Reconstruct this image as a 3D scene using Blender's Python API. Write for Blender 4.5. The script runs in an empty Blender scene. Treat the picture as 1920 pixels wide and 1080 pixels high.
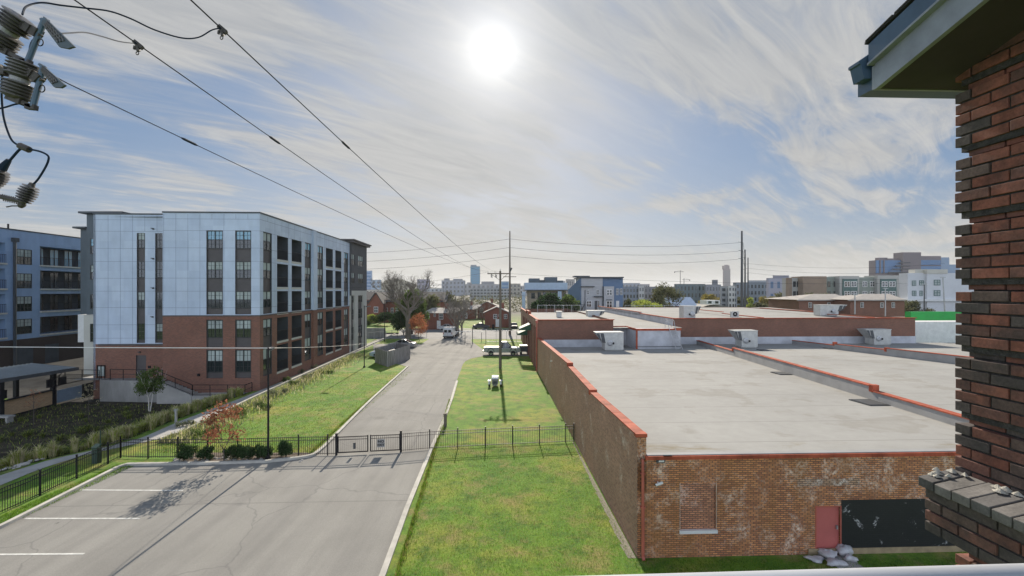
import bpy, math, random
import numpy as np
from mathutils import Vector, Matrix
random.seed(7)
sc = bpy.context.scene
COL = sc.collection
V = Vector
# ------------------------------------------------------------------ camera geometry
F, CX, HZ, H = 860.0, 960.0, 545.0, 10.0
def g(px, py, z=0.0):
    Y = (H - z) * F / (py - HZ)
    return V(((px - CX) / F * Y, Y, z))
def at(px, py, Y):
    return V(((px - CX) / F * Y, Y, H - (py - HZ) / F * Y))
S = V((-0.0384, 0.9993, 0)).normalized()      # along the street, away from the viewer
R = V((S.y, -S.x, 0))                          # across the street, to the right
UP = V((0, 0, 1))
SA = math.atan2(R.y, R.x)
# ------------------------------------------------------------------ object helpers
def tag(o, label=None, cat=None, group=None, kind=None):
    if label: o['label'] = label
    if cat: o['category'] = cat
    if group: o['group'] = group
    if kind: o['kind'] = kind
    return o
class MB:
    def __init__(s):
        s.v = []; s.f = []; s.m = []
    def face(s, pts, mi=0):
        n = len(s.v); s.v += [tuple(p) for p in pts]
        s.f.append(tuple(range(n, n + len(pts)))); s.m.append(mi)
    def ob(s, o, u, v, w, mi=0):
        o, u, v, w = V(o), V(u), V(v), V(w)
        n = len(s.v)
        for k in range(8):
            p = o + (u if k & 1 else V()) + (v if k & 2 else V()) + (w if k & 4 else V())
            s.v.append(tuple(p))
        fl = u.cross(v).dot(w) < 0
        for q in ((0, 2, 3, 1), (4, 5, 7, 6), (0, 1, 5, 4), (2, 6, 7, 3), (0, 4, 6, 2), (1, 3, 7, 5)):
            if fl: q = q[::-1]
            s.f.append(tuple(n + i for i in q)); s.m.append(mi)
    def box(s, c, size, mi=0, rz=0.0):
        cs, sn = math.cos(rz), math.sin(rz)
        u = V((cs, sn, 0)) * size[0]; v = V((-sn, cs, 0)) * size[1]; w = V((0, 0, size[2]))
        s.ob(V(c) - u / 2 - v / 2 - w / 2, u, v, w, mi)
    def bar(s, a, b, w, h=None, mi=0):
        a, b = V(a), V(b); d = b - a
        if d.length < 1e-6: return
        h = h or w
        up = UP if abs(d.normalized().z) < 0.95 else V((0, 1, 0))
        x = d.cross(up).normalized() * w; y = x.cross(d).normalized() * h
        s.ob(a - x / 2 - y / 2, d, x, y, mi)
    def tube(s, pts, r, n=6, mi=0, cap=True):
        pts = [V(p) for p in pts]; N = len(pts)
        rs = r if isinstance(r, (list, tuple)) else [r] * N
        base = len(s.v); ref = None
        for i, p in enumerate(pts):
            d = (pts[min(i + 1, N - 1)] - pts[max(i - 1, 0)])
            d = d.normalized() if d.length > 1e-9 else UP.copy()
            if ref is None: ref = V((1, 0, 0)) if abs(d.x) < 0.8 else V((0, 1, 0))
            x = (ref - d * ref.dot(d))
            if x.length < 1e-4: x = d.orthogonal()
            x.normalize(); y = d.cross(x); ref = x
            for k in range(n):
                a = 2 * math.pi * k / n
                s.v.append(tuple(p + (x * math.cos(a) + y * math.sin(a)) * rs[i]))
        for i in range(N - 1):
            for k in range(n):
                k2 = (k + 1) % n
                s.f.append((base + i * n + k, base + i * n + k2, base + (i + 1) * n + k2, base + (i + 1) * n + k)); s.m.append(mi)
        if cap and n > 2:
            s.f.append(tuple(base + k for k in reversed(range(n)))); s.m.append(mi)
            s.f.append(tuple(base + (N - 1) * n + k for k in range(n))); s.m.append(mi)
    def lathe(s, prof, o, axis=(0, 0, 1), n=16, mi=0):
        # prof: list of (r, h) along the axis
        ax = V(axis).normalized()
        s.tube([V(o) + ax * h for r, h in prof], [max(r, 1e-4) for r, h in prof], n, mi)
    def prism(s, pts, ext, mi=0, mcap=None):
        pts = [V(p) for p in pts]; e = V(ext); n = len(pts)
        nb = len(s.v); s.v += [tuple(p) for p in pts] + [tuple(p + e) for p in pts]
        nrm = V()
        for i in range(n): nrm += (pts[i] - pts[0]).cross(pts[(i + 1) % n] - pts[0])
        fl = nrm.dot(e) < 0
        for i in range(n):
            j = (i + 1) % n
            q = (nb + i, nb + j, nb + n + j, nb + n + i)
            s.f.append(q[::-1] if fl else q); s.m.append(mi)
        mc = mi if mcap is None else mcap
        a = tuple(nb + i for i in range(n)); b = tuple(nb + n + i for i in range(n))
        s.f.append(a if fl else a[::-1]); s.m.append(mc)
        s.f.append(b[::-1] if fl else b); s.m.append(mc)
    def mesh(s, name, mats, inv=None, smooth=False):
        me = bpy.data.meshes.new(name)
        vs = s.v
        if inv is not None:
            a = np.array(vs, dtype=np.float64).reshape(-1, 3)
            M = np.array(inv)
            a = a @ M[:3, :3].T + M[:3, 3]
            vs = a.tolist()
        me.from_pydata(vs, [], s.f)
        for m in (mats if isinstance(mats, (list, tuple)) else [mats]): me.materials.append(m)
        me.polygons.foreach_set('material_index', s.m)
        if smooth: me.polygons.foreach_set('use_smooth', [True] * len(s.f))
        me.update()
        return me
def link(o): COL.objects.link(o); return o
def bevel(o, w, seg=2):
    b = o.modifiers.new('Bevel', 'BEVEL'); b.width = w; b.segments = seg; b.limit_method = 'ANGLE'; b.angle_limit = 0.6
class Thing:
    def __init__(s, name, label, cat, loc=(0, 0, 0), rz=0.0, group=None, local=False):
        s.o = bpy.data.objects.new(name, None); link(s.o)
        s.o.empty_display_size = 0.2
        s.o.location = loc; s.o.rotation_euler = (0, 0, rz)
        s.M = Matrix.Translation(V(loc)) @ Matrix.Rotation(rz, 4, 'Z')
        s.inv = None if local else s.M.inverted()
        tag(s.o, label, cat, group)
    def part(s, mb, name, mats, parent=None, label=None, smooth=False, bev=0):
        o = bpy.data.objects.new(name, mb.mesh(name, mats, s.inv, smooth)); link(o)
        o.parent = parent or s.o
        if label: o['label'] = label
        if bev: bevel(o, bev)
        return o
def single(mb, name, label, cat, mats, group=None, loc=None, smooth=False, bev=0, kind=None):
    if loc is None:
        a = np.array(mb.v); loc = V(((a[:, 0].min() + a[:, 0].max()) / 2, (a[:, 1].min() + a[:, 1].max()) / 2, a[:, 2].min()))
    o = bpy.data.objects.new(name, mb.mesh(name, mats, Matrix.Translation(-V(loc)), smooth)); link(o)
    o.location = loc
    if bev: bevel(o, bev)
    return tag(o, label, cat, group, kind)
def struct(mb, name, mats, smooth=False):
    o = bpy.data.objects.new(name, mb.mesh(name, mats, None, smooth)); link(o); o['kind'] = 'structure'; return o
def kids(o): return [c for c in bpy.data.objects if c.parent == o]
def dup(root, loc, rz=None, label=None, group=None, scale=None):
    r = root.copy(); link(r); r.location = loc
    if rz is not None: r.rotation_euler = (0, 0, rz)
    if scale: r.scale = scale if hasattr(scale, '__len__') else (scale,) * 3
    if label: r['label'] = label
    if group: r['group'] = group
    for ch in kids(root):
        c = ch.copy(); link(c); c.parent = r
        for gc in kids(ch):
            d = gc.copy(); link(d); d.parent = c
    return r
# ------------------------------------------------------------------ materials
class NT:
    def __init__(s, name):
        s.mat = bpy.data.materials.new(name); s.mat.use_nodes = True
        s.t = s.mat.node_tree; s.n = s.t.nodes; s.l = s.t.links
        s.b = s.n['Principled BSDF']; s.out = s.n['Material Output']
        s.co = None
    def add(s, typ, **kw):
        n = s.n.new(typ)
        for k, v in kw.items():
            if k in n.inputs.keys(): n.inputs[k].default_value = v
            else: setattr(n, k, v)
        return n
    def pos(s):
        if s.co is None: s.co = s.add('ShaderNodeNewGeometry').outputs['Position']
        return s.co
    def mapping(s, scale=(1, 1, 1), rot=(0, 0, 0), loc=(0, 0, 0), src=None):
        m = s.add('ShaderNodeMapping'); m.inputs['Scale'].default_value = scale; m.inputs['Rotation'].default_value = rot
        m.inputs['Location'].default_value = loc
        s.l.new(src or s.pos(), m.inputs['Vector']); return m.outputs[0]
    def noise(s, scale=5, detail=4, rough=0.55, vec=None, dist=0.0):
        n = s.add('ShaderNodeTexNoise'); n.inputs['Scale'].default_value = scale; n.inputs['Detail'].default_value = detail
        n.inputs['Roughness'].default_value = rough; n.inputs['Distortion'].default_value = dist
        s.l.new(vec or s.pos(), n.inputs['Vector']); return n.outputs['Fac']
    def ramp(s, fac, stops):
        r = s.add('ShaderNodeValToRGB'); e = r.color_ramp.elements
        while len(e) < len(stops): e.new(0.5)
        for i, (p, c) in enumerate(stops):
            e[i].position = p; e[i].color = (*c, 1) if hasattr(c, '__len__') else (c, c, c, 1)
        s.l.new(fac, r.inputs[0]); return r.outputs[0]
    def mix(s, fac, a, b, mode='MIX'):
        m = s.add('ShaderNodeMix', data_type='RGBA', blend_type=mode)
        for k, x in ((0, fac), (6, a), (7, b)):
            if hasattr(x, 'is_output'): s.l.new(x, m.inputs[k])
            elif k == 0: m.inputs[0].default_value = x
            else: m.inputs[k].default_value = (*x, 1) if len(x) == 3 else x
        return m.outputs[2]
    def math(s, op, a, b=0.0, c=None):
        m = s.add('ShaderNodeMath', operation=op)
        for k, x in enumerate((a, b, c)):
            if x is None: continue
            if hasattr(x, 'is_output'): s.l.new(x, m.inputs[k])
            else: m.inputs[k].default_value = x
        return m.outputs[0]
    def bump(s, h, strength=0.3, dist=0.02):
        b = s.add('ShaderNodeBump'); b.inputs['Strength'].default_value = strength; b.inputs['Distance'].default_value = dist
        s.l.new(h, b.inputs['Height']); s.l.new(b.outputs[0], s.b.inputs['Normal']); return b
    def col(s, c):
        if hasattr(c, 'is_output'): s.l.new(c, s.b.inputs['Base Color'])
        else: s.b.inputs['Base Color'].default_value = (*c, 1)
    def rough(s, r, metal=0.0):
        s.b.inputs['Roughness'].default_value = r; s.b.inputs['Metallic'].default_value = metal
def shade(c, k): return tuple(min(1, x * k) for x in c)
def mat(name, c, rough=0.7, var=0.18, scale=3.0, bump=0.0, metal=0.0, bscale=None, stretch=(1, 1, 1), detail=5, spec=0.5):
    n = NT(name); n.rough(rough, metal); n.b.inputs['Specular IOR Level'].default_value = spec
    vec = n.mapping(scale=stretch)
    f = n.noise(scale, detail, 0.6, vec)
    n.col(n.ramp(f, [(0.3, shade(c, 1 - var)), (0.7, shade(c, 1 + var))]))
    if bump: n.bump(n.noise(bscale or scale * 8, 4, 0.6, vec), bump, 0.02)
    return n.mat
def wallcoords(n):
    # (distance along the wall, height) for walls that follow the street grid
    ge = n.add('ShaderNodeNewGeometry')
    p = n.mapping(rot=(0, 0, -SA), src=ge.outputs['Position'])
    nr = n.mapping(rot=(0, 0, -SA), src=ge.outputs['Normal'])
    sp = n.add('ShaderNodeSeparateXYZ'); n.l.new(p, sp.inputs[0])
    sn = n.add('ShaderNodeSeparateXYZ'); n.l.new(nr, sn.inputs[0])
    side = n.math('GREATER_THAN', n.math('ABSOLUTE', sn.outputs[0]), n.math('ABSOLUTE', sn.outputs[1]))
    u = n.math('ADD', n.math('MULTIPLY', side, sp.outputs[1]), n.math('MULTIPLY', n.math('SUBTRACT', 1.0, side), sp.outputs[0]))
    c = n.add('ShaderNodeCombineXYZ'); n.l.new(u, c.inputs[0]); n.l.new(sp.outputs[2], c.inputs[1])
    return c.outputs[0], sp.outputs[2]
def brick(name, c1, c2, mort, bw=0.2, bh=0.067, stain=None, sscale=0.5, samt=(0.5, 0.75), bump=0.5, msize=0.01, rough=0.85):
    n = NT(name); n.rough(rough)
    vec, zz = wallcoords(n)
    b = n.add('ShaderNodeTexBrick'); n.l.new(vec, b.inputs['Vector'])
    b.inputs['Color1'].default_value = (*c1, 1); b.inputs['Color2'].default_value = (*c2, 1); b.inputs['Mortar'].default_value = (*mort, 1)
    b.inputs['Scale'].default_value = 1; b.inputs['Brick Width'].default_value = bw + 0.01; b.inputs['Row Height'].default_value = bh + 0.008
    b.inputs['Mortar Size'].default_value = msize; b.inputs['Bias'].default_value = 0.0
    col = b.outputs['Color']
    big = n.noise(0.35, 5, 0.6)
    col = n.mix(0.5, col, n.ramp(big, [(0.3, (0.55, 0.55, 0.55)), (0.7, (1.0, 1.0, 1.0))]), 'MULTIPLY')
    if stain:
        f = n.ramp(n.noise(sscale, 8, 0.68, dist=0.6), [(samt[0], 0.0), (samt[1], 1.0)])
        fine = n.ramp(n.noise(9, 4, 0.7), [(0.42, 0.0), (0.6, 1.0)])
        f = n.mix(1.0, f, fine, 'MULTIPLY')
        col = n.mix(f, col, stain)
    n.col(col); n.bump(b.outputs['Fac'], -bump, 0.008)
    return n.mat, n
def leafmat(name, c, var=0.45, trans=0.35, scale=1.5):
    n = NT(name)
    f = n.noise(scale, 3, 0.6)
    f2 = n.noise(scale * 9, 2, 0.6)
    a = n.ramp(f, [(0.3, shade(c, 1 - var)), (0.7, shade(c, 1 + var))])
    a = n.mix(0.6, a, n.ramp(f2, [(0.3, (0.6, 0.6, 0.6)), (0.7, (1.25, 1.2, 1.1))]), 'MULTIPLY')
    d = n.add('ShaderNodeBsdfDiffuse'); t = n.add('ShaderNodeBsdfTranslucent'); m = n.add('ShaderNodeMixShader'); m.inputs[0].default_value = trans
    n.l.new(a, d.inputs[0]); n.l.new(a, t.inputs[0]); n.l.new(d.outputs[0], m.inputs[1]); n.l.new(t.outputs[0], m.inputs[2])
    n.l.new(m.outputs[0], n.out.inputs[0])
    n.n.remove(n.b)
    return n.mat
M = {}
M['black'] = mat('black_metal', (0.014, 0.014, 0.016), 0.6, 0.2, 6, spec=0.25)
M['darkgrey'] = mat('dark_grey_metal', (0.06, 0.065, 0.07), 0.5, 0.2)
M['rubber'] = mat('rubber', (0.02, 0.02, 0.02), 0.8, 0.2)
M['steel'] = mat('galvanised_steel', (0.38, 0.39, 0.4), 0.42, 0.15, 4, metal=0.6)
M['white'] = mat('white_paint', (0.7, 0.7, 0.68), 0.55, 0.1, 2, 0.05)
M['offwhite'] = mat('offwhite_metal', (0.5, 0.5, 0.47), 0.5, 0.15, 2.5)
M['cable'] = mat('cable_sheath', (0.018, 0.03, 0.048), 0.8, 0.2, spec=0.1)
M['wire'] = mat('aluminium_wire', (0.03, 0.033, 0.04), 0.9, 0.2, spec=0.05)
M['concrete'] = mat('concrete', (0.36, 0.35, 0.33), 0.9, 0.16, 0.8, 0.15, bscale=14)
M['concrete_dk'] = mat('stained_concrete', (0.27, 0.265, 0.25), 0.9, 0.3, 0.9, 0.15, bscale=10, stretch=(1, 1, 0.25))
M['kerb'] = mat('kerb_concrete', (0.47, 0.45, 0.4), 0.9, 0.2, 1.5, 0.2, bscale=20)
M['wood'] = mat('weathered_wood', (0.3, 0.285, 0.27), 0.9, 0.55, 2.2, 0.3, stretch=(5, 5, 0.35), spec=.1)
M['polewood'] = mat('pole_wood', (0.15, 0.125, 0.1), 0.85, 0.3, 4, 0.3, stretch=(5, 5, 0.4))
M['cedar'] = mat('cedar_board', (0.42, 0.29, 0.17), 0.75, 0.25, 3, 0.2, stretch=(1, 1, 8))
M['bark'] = mat('tree_bark', (0.085, 0.07, 0.06), 0.9, 0.35, 5, 0.4, stretch=(3, 3, 0.6))
M['birch'] = mat('birch_bark', (0.55, 0.52, 0.47), 0.8, 0.3, 6, 0.2, stretch=(1, 1, 4))
def glassmat(name, c, rough=0.08, spec=0.8):
    n = NT(name); n.col(c); n.rough(rough)
    n.b.inputs['IOR'].default_value = 1.5
    n.b.inputs['Specular IOR Level'].default_value = spec
    w = n.noise(0.7, 2, 0.5); n.bump(w, 0.08, 0.05)
    return n.mat
M['glass'] = glassmat('window_glass', (0.02, 0.028, 0.03))
M['glass_blue'] = glassmat('blue_glass', (0.05, 0.16, 0.26), 0.12)
M['glass_car'] = glassmat('car_glass', (0.015, 0.02, 0.022), 0.05)
M['blind'] = mat('window_blind', (0.36, 0.41, 0.39), 0.6, 0.25, 0.8)
M['blindsky'] = glassmat('upper_sash_glass', (0.1, 0.3, 0.42), 0.06, 1.0)  # blue of the reflected sky put into the base colour
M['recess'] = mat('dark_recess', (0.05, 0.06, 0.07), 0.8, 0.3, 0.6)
M['redmetal'] = mat('red_metal_coping', (0.36, 0.085, 0.045), 0.8, 0.4, 1.6, 0.03, spec=.2)
M['downpipe'] = mat('faded_red_metal', (0.42, 0.11, 0.075), 0.5, 0.2, 1.0)
# ------------------------------------------------------------------ camera, sun, sky
cam = bpy.data.cameras.new('camera'); camo = link(bpy.data.objects.new('camera', cam))
cam.sensor_width = 36; cam.lens = 36 * F / 1920; cam.shift_y = (HZ - 540) / 1920
cam.clip_start = 0.05; cam.clip_end = 20000
camo.location = (0, 0, H); camo.rotation_euler = (math.pi / 2, 0, 0)
sc.camera = camo
SUN = at(925, 95, 1) - V((0, 0, H)); SUN.normalize()
sl = bpy.data.lights.new('sun', 'SUN'); sl.energy = 4.8; sl.angle = math.radians(0.5); sl.color = (1, 0.9, 0.76)
so = link(bpy.data.objects.new('sun', sl)); so.rotation_euler = SUN.to_track_quat('Z', 'Y').to_euler()
w = bpy.data.worlds.new('World'); sc.world = w; w.use_nodes = True
t = w.node_tree; nn = t.nodes; ll = t.links
bg = nn['Background']; bg.inputs['Strength'].default_value = 0.1
class WN(NT):
    def __init__(s):
        s.t = t; s.n = nn; s.l = ll; s.co = None
W_ = WN()
sky = nn.new('ShaderNodeTexSky'); sky.sky_type = 'NISHITA'; sky.sun_disc = False
sky.sun_elevation = math.asin(SUN.z); sky.sun_rotation = math.atan2(SUN.x, SUN.y)
sky.altitude = 150; sky.air_density = 1.0; sky.dust_density = 1.2; sky.ozone_density = 1.5
tc = nn.new('ShaderNodeTexCoord'); D = tc.outputs['Generated']
sep = nn.new('ShaderNodeSeparateXYZ'); ll.new(D, sep.inputs[0])
dx, dy, dz = sep.outputs
zc = W_.math('ADD', W_.math('MAXIMUM', dz, 0.0), 0.14)
ux = W_.math('DIVIDE', dx, zc); uy = W_.math('DIVIDE', dy, zc)
cp = nn.new('ShaderNodeCombineXYZ'); ll.new(ux, cp.inputs[0]); ll.new(uy, cp.inputs[1])
P = cp.outputs[0]
# cirrus sheets: streaks drawn out along one direction plus soft large patches
def streak(deg, sx, sy, loc):
    return W_.mapping(scale=(sx, sy, 1), src=W_.mapping(rot=(0, 0, math.radians(-deg)), src=P), loc=loc)
n1 = W_.noise(1.5, 10, 0.6, streak(52, 0.5, 1.5, (3.1, 1.7, 0)), 1.0)
n2 = W_.noise(0.8, 5, 0.5, W_.mapping(src=P, loc=(7.3, -2.2, 0)), 0.6)
n3 = W_.noise(3.2, 9, 0.66, streak(40, 0.45, 2.2, (1.2, 9.0, 0)), 1.5)
c1_ = W_.ramp(n1, [(0.34, 0.0), (0.66, 1.0)]); c2_ = W_.ramp(n2, [(0.36, 0.0), (0.64, 1.0)]); c3_ = W_.ramp(n3, [(0.36, 0.0), (0.66, 1.0)])
mask = W_.math('ADD', W_.math('MULTIPLY', c1_, 0.32), W_.math('ADD', W_.math('MULTIPLY', c2_, 0.46), W_.math('MULTIPLY', c3_, 0.22)))
warp = W_.math('MULTIPLY', W_.math('SUBTRACT', n1, 0.5), 0.9)
def band(a, b, width, amp, onesided=False):
    # a soft-edged contrail on the cloud plane from a to b (pixel pairs of the sky they cross)
    pa = V(((a[0] - CX) / F, 1, (HZ - a[1]) / F)).normalized(); pb = V(((b[0] - CX) / F, 1, (HZ - b[1]) / F)).normalized()
    A = V((pa.x, pa.y)) / (pa.z + 0.14); B = V((pb.x, pb.y)) / (pb.z + 0.14)
    d = (B - A).normalized(); nrm = V((-d.y, d.x)); c = nrm.dot(A)
    dist = W_.math('SUBTRACT', W_.math('ADD', W_.math('MULTIPLY', ux, nrm.x), W_.math('MULTIPLY', uy, nrm.y)), c)
    dist = W_.math('ADD', dist, W_.math('MULTIPLY', warp, width * 1.6))
    q = W_.math('DIVIDE', dist, width)
    e = W_.math('POWER', 2.718, W_.math('MULTIPLY', W_.math('MULTIPLY', q, q), -1.0))
    al = W_.math('ADD', W_.math('MULTIPLY', ux, d.x), W_.math('MULTIPLY', uy, d.y))
    l0, l1 = d.dot(A), d.dot(B); L = l1 - l0
    fa = W_.ramp(W_.math('DIVIDE', W_.math('SUBTRACT', al, l0), L), [(0.0, 0.0), (0.15, 1.0), (0.8, 1.0), (1.0, 0.0)])
    return W_.math('MULTIPLY', W_.math('MULTIPLY', e, fa), amp)
for args in (((60, 205), (520, -40), 0.22, 0.30), ((1150, -30), (1560, 340), 0.13, 0.22), ((1330, 190), (1545, 325), 0.03, 0.1),
             ((700, 300), (960, 395), 0.06, 0.08), ((380, 60), (900, 330), 0.3, 0.10)):
    mask = W_.math('ADD', mask, band(*args))
cov = W_.ramp(mask, [(0.38, 0.0), (0.5, 0.2), (0.63, 0.72), (0.82, 1.0)])
# thicker veil round the sun and towards the horizon
sv = nn.new('ShaderNodeVectorMath'); sv.operation = 'DOT_PRODUCT'; ll.new(D, sv.inputs[0]); sv.inputs[1].default_value = SUN
cosa = sv.outputs['Value']
veil = W_.ramp(cosa, [(0.70, 0.0), (0.9, 0.12), (0.97, 0.4), (1.0, 0.85)])
hor = W_.ramp(dz, [(0.0, 0.92), (0.05, 0.7), (0.13, 0.22), (0.26, 0.0)])
inv = lambda x: W_.math('SUBTRACT', 1.0, x)
cov = inv(W_.math('MULTIPLY', W_.math('MULTIPLY', inv(cov), inv(veil)), inv(hor)))
blue = W_.mix(0.8, sky.outputs[0], (0.52, 1.18, 2.3))
ccol = W_.ramp(dz, [(0.0, (3.6, 3.42, 3.0)), (0.12, (3.3, 3.25, 3.15)), (0.45, (2.65, 2.78, 2.95)), (1.0, (2.4, 2.6, 2.9))])
ccol = W_.mix(W_.math('MULTIPLY', c3_, 0.5), ccol, (4.3, 4.25, 4.15))
col = W_.mix(cov, blue, ccol)
# bright unseen sky added behind the viewer to fill the shaded walls
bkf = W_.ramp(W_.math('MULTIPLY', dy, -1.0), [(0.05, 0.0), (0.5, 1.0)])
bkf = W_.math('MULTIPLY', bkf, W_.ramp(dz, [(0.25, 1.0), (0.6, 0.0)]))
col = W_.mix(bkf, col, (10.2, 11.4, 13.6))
# aureole of the sun seen through the veil
ang = W_.math('ARCCOSINE', W_.math('MINIMUM', cosa, 0.99999))
def gl(width, amp, p=2.0):
    return W_.math('MULTIPLY', W_.math('POWER', 2.718, W_.math('MULTIPLY', W_.math('POWER', W_.math('DIVIDE', ang, width), p), -1.0)), amp)
glow = W_.math('ADD', gl(0.055, 6.5, 1.05), gl(0.26, 0.6, 1.2))
gc = nn.new('ShaderNodeCombineXYZ')
for k, c in enumerate((1.0, 0.985, 0.95)): ll.new(W_.math('MULTIPLY', glow, c), gc.inputs[k])
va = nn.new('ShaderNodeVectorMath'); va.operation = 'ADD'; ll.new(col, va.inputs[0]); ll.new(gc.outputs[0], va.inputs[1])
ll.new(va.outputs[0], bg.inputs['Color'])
sc.view_settings.view_transform = 'Standard'; sc.view_settings.look = 'None'
sc.view_settings.exposure = 0.6; sc.view_settings.gamma = 1.0
sc.view_settings.use_curve_mapping = False
try:
    sc.cycles.use_denoising = True; sc.cycles.denoiser = 'OPENIMAGEDENOISE'
except Exception: pass
sc.cycles.max_bounces = 6; sc.cycles.caustics_reflective = False; sc.cycles.caustics_refractive = False
sc.cycles.volume_bounces = 0; sc.cycles.sample_clamp_indirect = 6
# ------------------------------------------------------------------ ground, lawns, roads
def lerp(pts, y):
    if y <= pts[0][0]: return pts[0][1]
    for (a, x0), (b, x1) in zip(pts, pts[1:]):
        if y <= b: return x0 + (x1 - x0) * (y - a) / (b - a)
    return pts[-1][1]
def sm(a, b, x):
    q = min(1, max(0, (x - a) / (b - a))); return q * q * (3 - 2 * q)
PL = [(p.y, p.x) for p in (g(0, 892), g(95, 862), g(178, 844), g(267, 821), g(335, 791), g(459, 744))]
PL = [(10, PL[0][1] - 1.2)] + PL
PR = [(p.y, p.x) for p in (g(0, 911), g(74, 880), g(160, 853), g(296, 824), g(341, 812), g(394, 785), g(480, 744))]
PR = [(10, PR[0][1] - 1.0)] + PR
def tz(x, y):
    d = lerp(PL, y) - x
    return -0.95 * sm(0.2, 4.0, d) * sm(56, 50, y) * sm(-75, -66, x)
# lawn: yellow-green turf with worn tan areas and lush dark patches
def lawnmat(name, dull=False):
    n = NT(name); n.rough(0.95)
    a = n.noise(0.22, 6, 0.62, dist=0.4); b = n.noise(1.1, 6, 0.7); c = n.noise(9, 5, 0.75); d = n.noise(38, 3, 0.7)
    col = n.ramp(a, [(0.3, (0.1, 0.24, 0.014)), (0.5, (0.17, 0.305, 0.022)), (0.68, (0.36, 0.34, 0.055))])
    col = n.mix(n.ramp(b, [(0.47, 0.0), (0.64, 0.85)]), col, (0.07, 0.16, 0.014))
    col = n.mix(n.ramp(n.noise(0.6, 5, 0.7, n.mapping(loc=(31, 7, 0))), [(0.5, 0.0), (0.66, 0.8)]), col, (0.34, 0.27, 0.1))
    col = n.mix(1.0, col, n.ramp(c, [(0.3, (0.6, 0.62, 0.6)), (0.7, (1.3, 1.28, 1.2))]), 'MULTIPLY')
    col = n.mix(1.0, col, n.ramp(d, [(0.3, (0.65, 0.68, 0.6)), (0.7, (1.25, 1.25, 1.2))]), 'MULTIPLY')
    # far off the sheet is streets, roofs and scrub rather than mown turf
    ge = n.add('ShaderNodeVectorMath', operation='LENGTH'); n.l.new(n.pos(), ge.inputs[0])
    far = n.ramp(n.math('DIVIDE', ge.outputs['Value'], 1000), [(0.13, 0.0), (0.2, 1.0)])
    scrub = n.ramp(n.noise(0.03, 6, 0.7), [(0.35, (0.05, 0.055, 0.035)), (0.55, (0.09, 0.085, 0.06)), (0.7, (0.17, 0.165, 0.15))])
    n.col(n.mix(far, col, scrub))
    n.bump(n.math('ADD', n.math('MULTIPLY', c, 0.7), d), 0.8, 0.06)
    return n.mat
M['lawn'] = lawnmat('lawn_turf')
xs = sorted(set([-6000, -3000, -1500, -700, -300, -150, -100] + [i * 1.0 for i in range(-80, 12)] + [20, 40, 80, 150, 400, 1000, 3000, 6000]))
ys = sorted(set([-400, -100, -20, 0] + [i * 1.0 for i in range(5, 62)] + [70, 90, 130, 200, 400, 800, 1500, 3000, 6000]))
mb = MB()
for y in ys:
    for x in xs: mb.v.append((x, y, tz(x, y)))
nx = len(xs)
for j in range(len(ys) - 1):
    for i in range(nx - 1):
        mb.f.append((j * nx + i, j * nx + i + 1, (j + 1) * nx + i + 1, (j + 1) * nx + i)); mb.m.append(0)
struct(mb, 'ground', M['lawn'], True)
# pavement concrete with tyre-worn streaks along the drive
n = NT('pavement'); n.rough(0.92); n.b.inputs['Specular IOR Level'].default_value = .2
st = n.mapping(scale=(1, 0.07, 1), rot=(0, 0, -SA))
a = n.noise(0.9, 6, 0.6, st); b = n.noise(0.25, 5, 0.6); c = n.noise(22, 4, 0.7); d = n.noise(2.2, 6, 0.7, st)
col = n.ramp(b, [(0.3, (0.25, 0.242, 0.222)), (0.7, (0.305, 0.295, 0.272))])
col = n.mix(0.8, col, n.ramp(a, [(0.3, (0.78, 0.78, 0.79)), (0.62, (1.05, 1.05, 1.04))]), 'MULTIPLY')
col = n.mix(n.ramp(d, [(0.6, 0.0), (0.78, 0.5)]), col, (0.19, 0.185, 0.18))
col = n.mix(1.0, col, n.ramp(c, [(0.3, (0.86, 0.86, 0.86)), (0.7, (1.1, 1.1, 1.1))]), 'MULTIPLY')
spots = n.add('ShaderNodeTexVoronoi'); spots.inputs['Scale'].default_value = 0.55; n.l.new(n.mapping(src=n.pos()), spots.inputs['Vector'])
col = n.mix(n.ramp(n.math('ADD', spots.outputs['Distance'], n.math('MULTIPLY', c, 0.12)), [(0.08, 0.75), (0.13, 0.0)]), col, (0.13, 0.125, 0.12))
# hairline cracks
vc = n.add('ShaderNodeTexVoronoi', feature='DISTANCE_TO_EDGE'); vc.inputs['Scale'].default_value = 0.16
wv = n.add('ShaderNodeVectorMath', operation='ADD'); nz = n.add('ShaderNodeTexNoise'); nz.inputs['Scale'].default_value = 0.8; nz.inputs['Detail'].default_value = 6
n.l.new(n.pos(), nz.inputs['Vector']); n.l.new(n.pos(), wv.inputs[0]); n.l.new(nz.outputs['Color'], wv.inputs[1]); n.l.new(wv.outputs[0], vc.inputs['Vector'])
col = n.mix(n.ramp(vc.outputs['Distance'], [(0.002, 0.6), (0.006, 0.0)]), col, (0.16, 0.155, 0.15))
dk = n.ramp(n.noise(0.5, 7, 0.72, n.mapping(scale=(1, 0.35, 1), loc=(9, 3, 0))), [(0.55, 0.0), (0.75, 0.5)])
col = n.mix(dk, col, (0.185, 0.18, 0.17))
pj = n.mapping(rot=(0, 0, -SA)); sp = n.add('ShaderNodeSeparateXYZ'); n.l.new(pj, sp.inputs[0])
fj = n.math('FRACT', n.math('MULTIPLY', sp.outputs[1], 1 / 11.0)); col = n.mix(n.ramp(fj, [(0.0, 0.55), (0.004, 0.55), (0.007, 0.0)]), col, (0.14, 0.135, 0.13))
oil = n.add('ShaderNodeTexVoronoi'); oil.inputs['Scale'].default_value = 0.21; n.l.new(n.mapping(loc=(3, 8, 0)), oil.inputs['Vector'])
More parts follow.
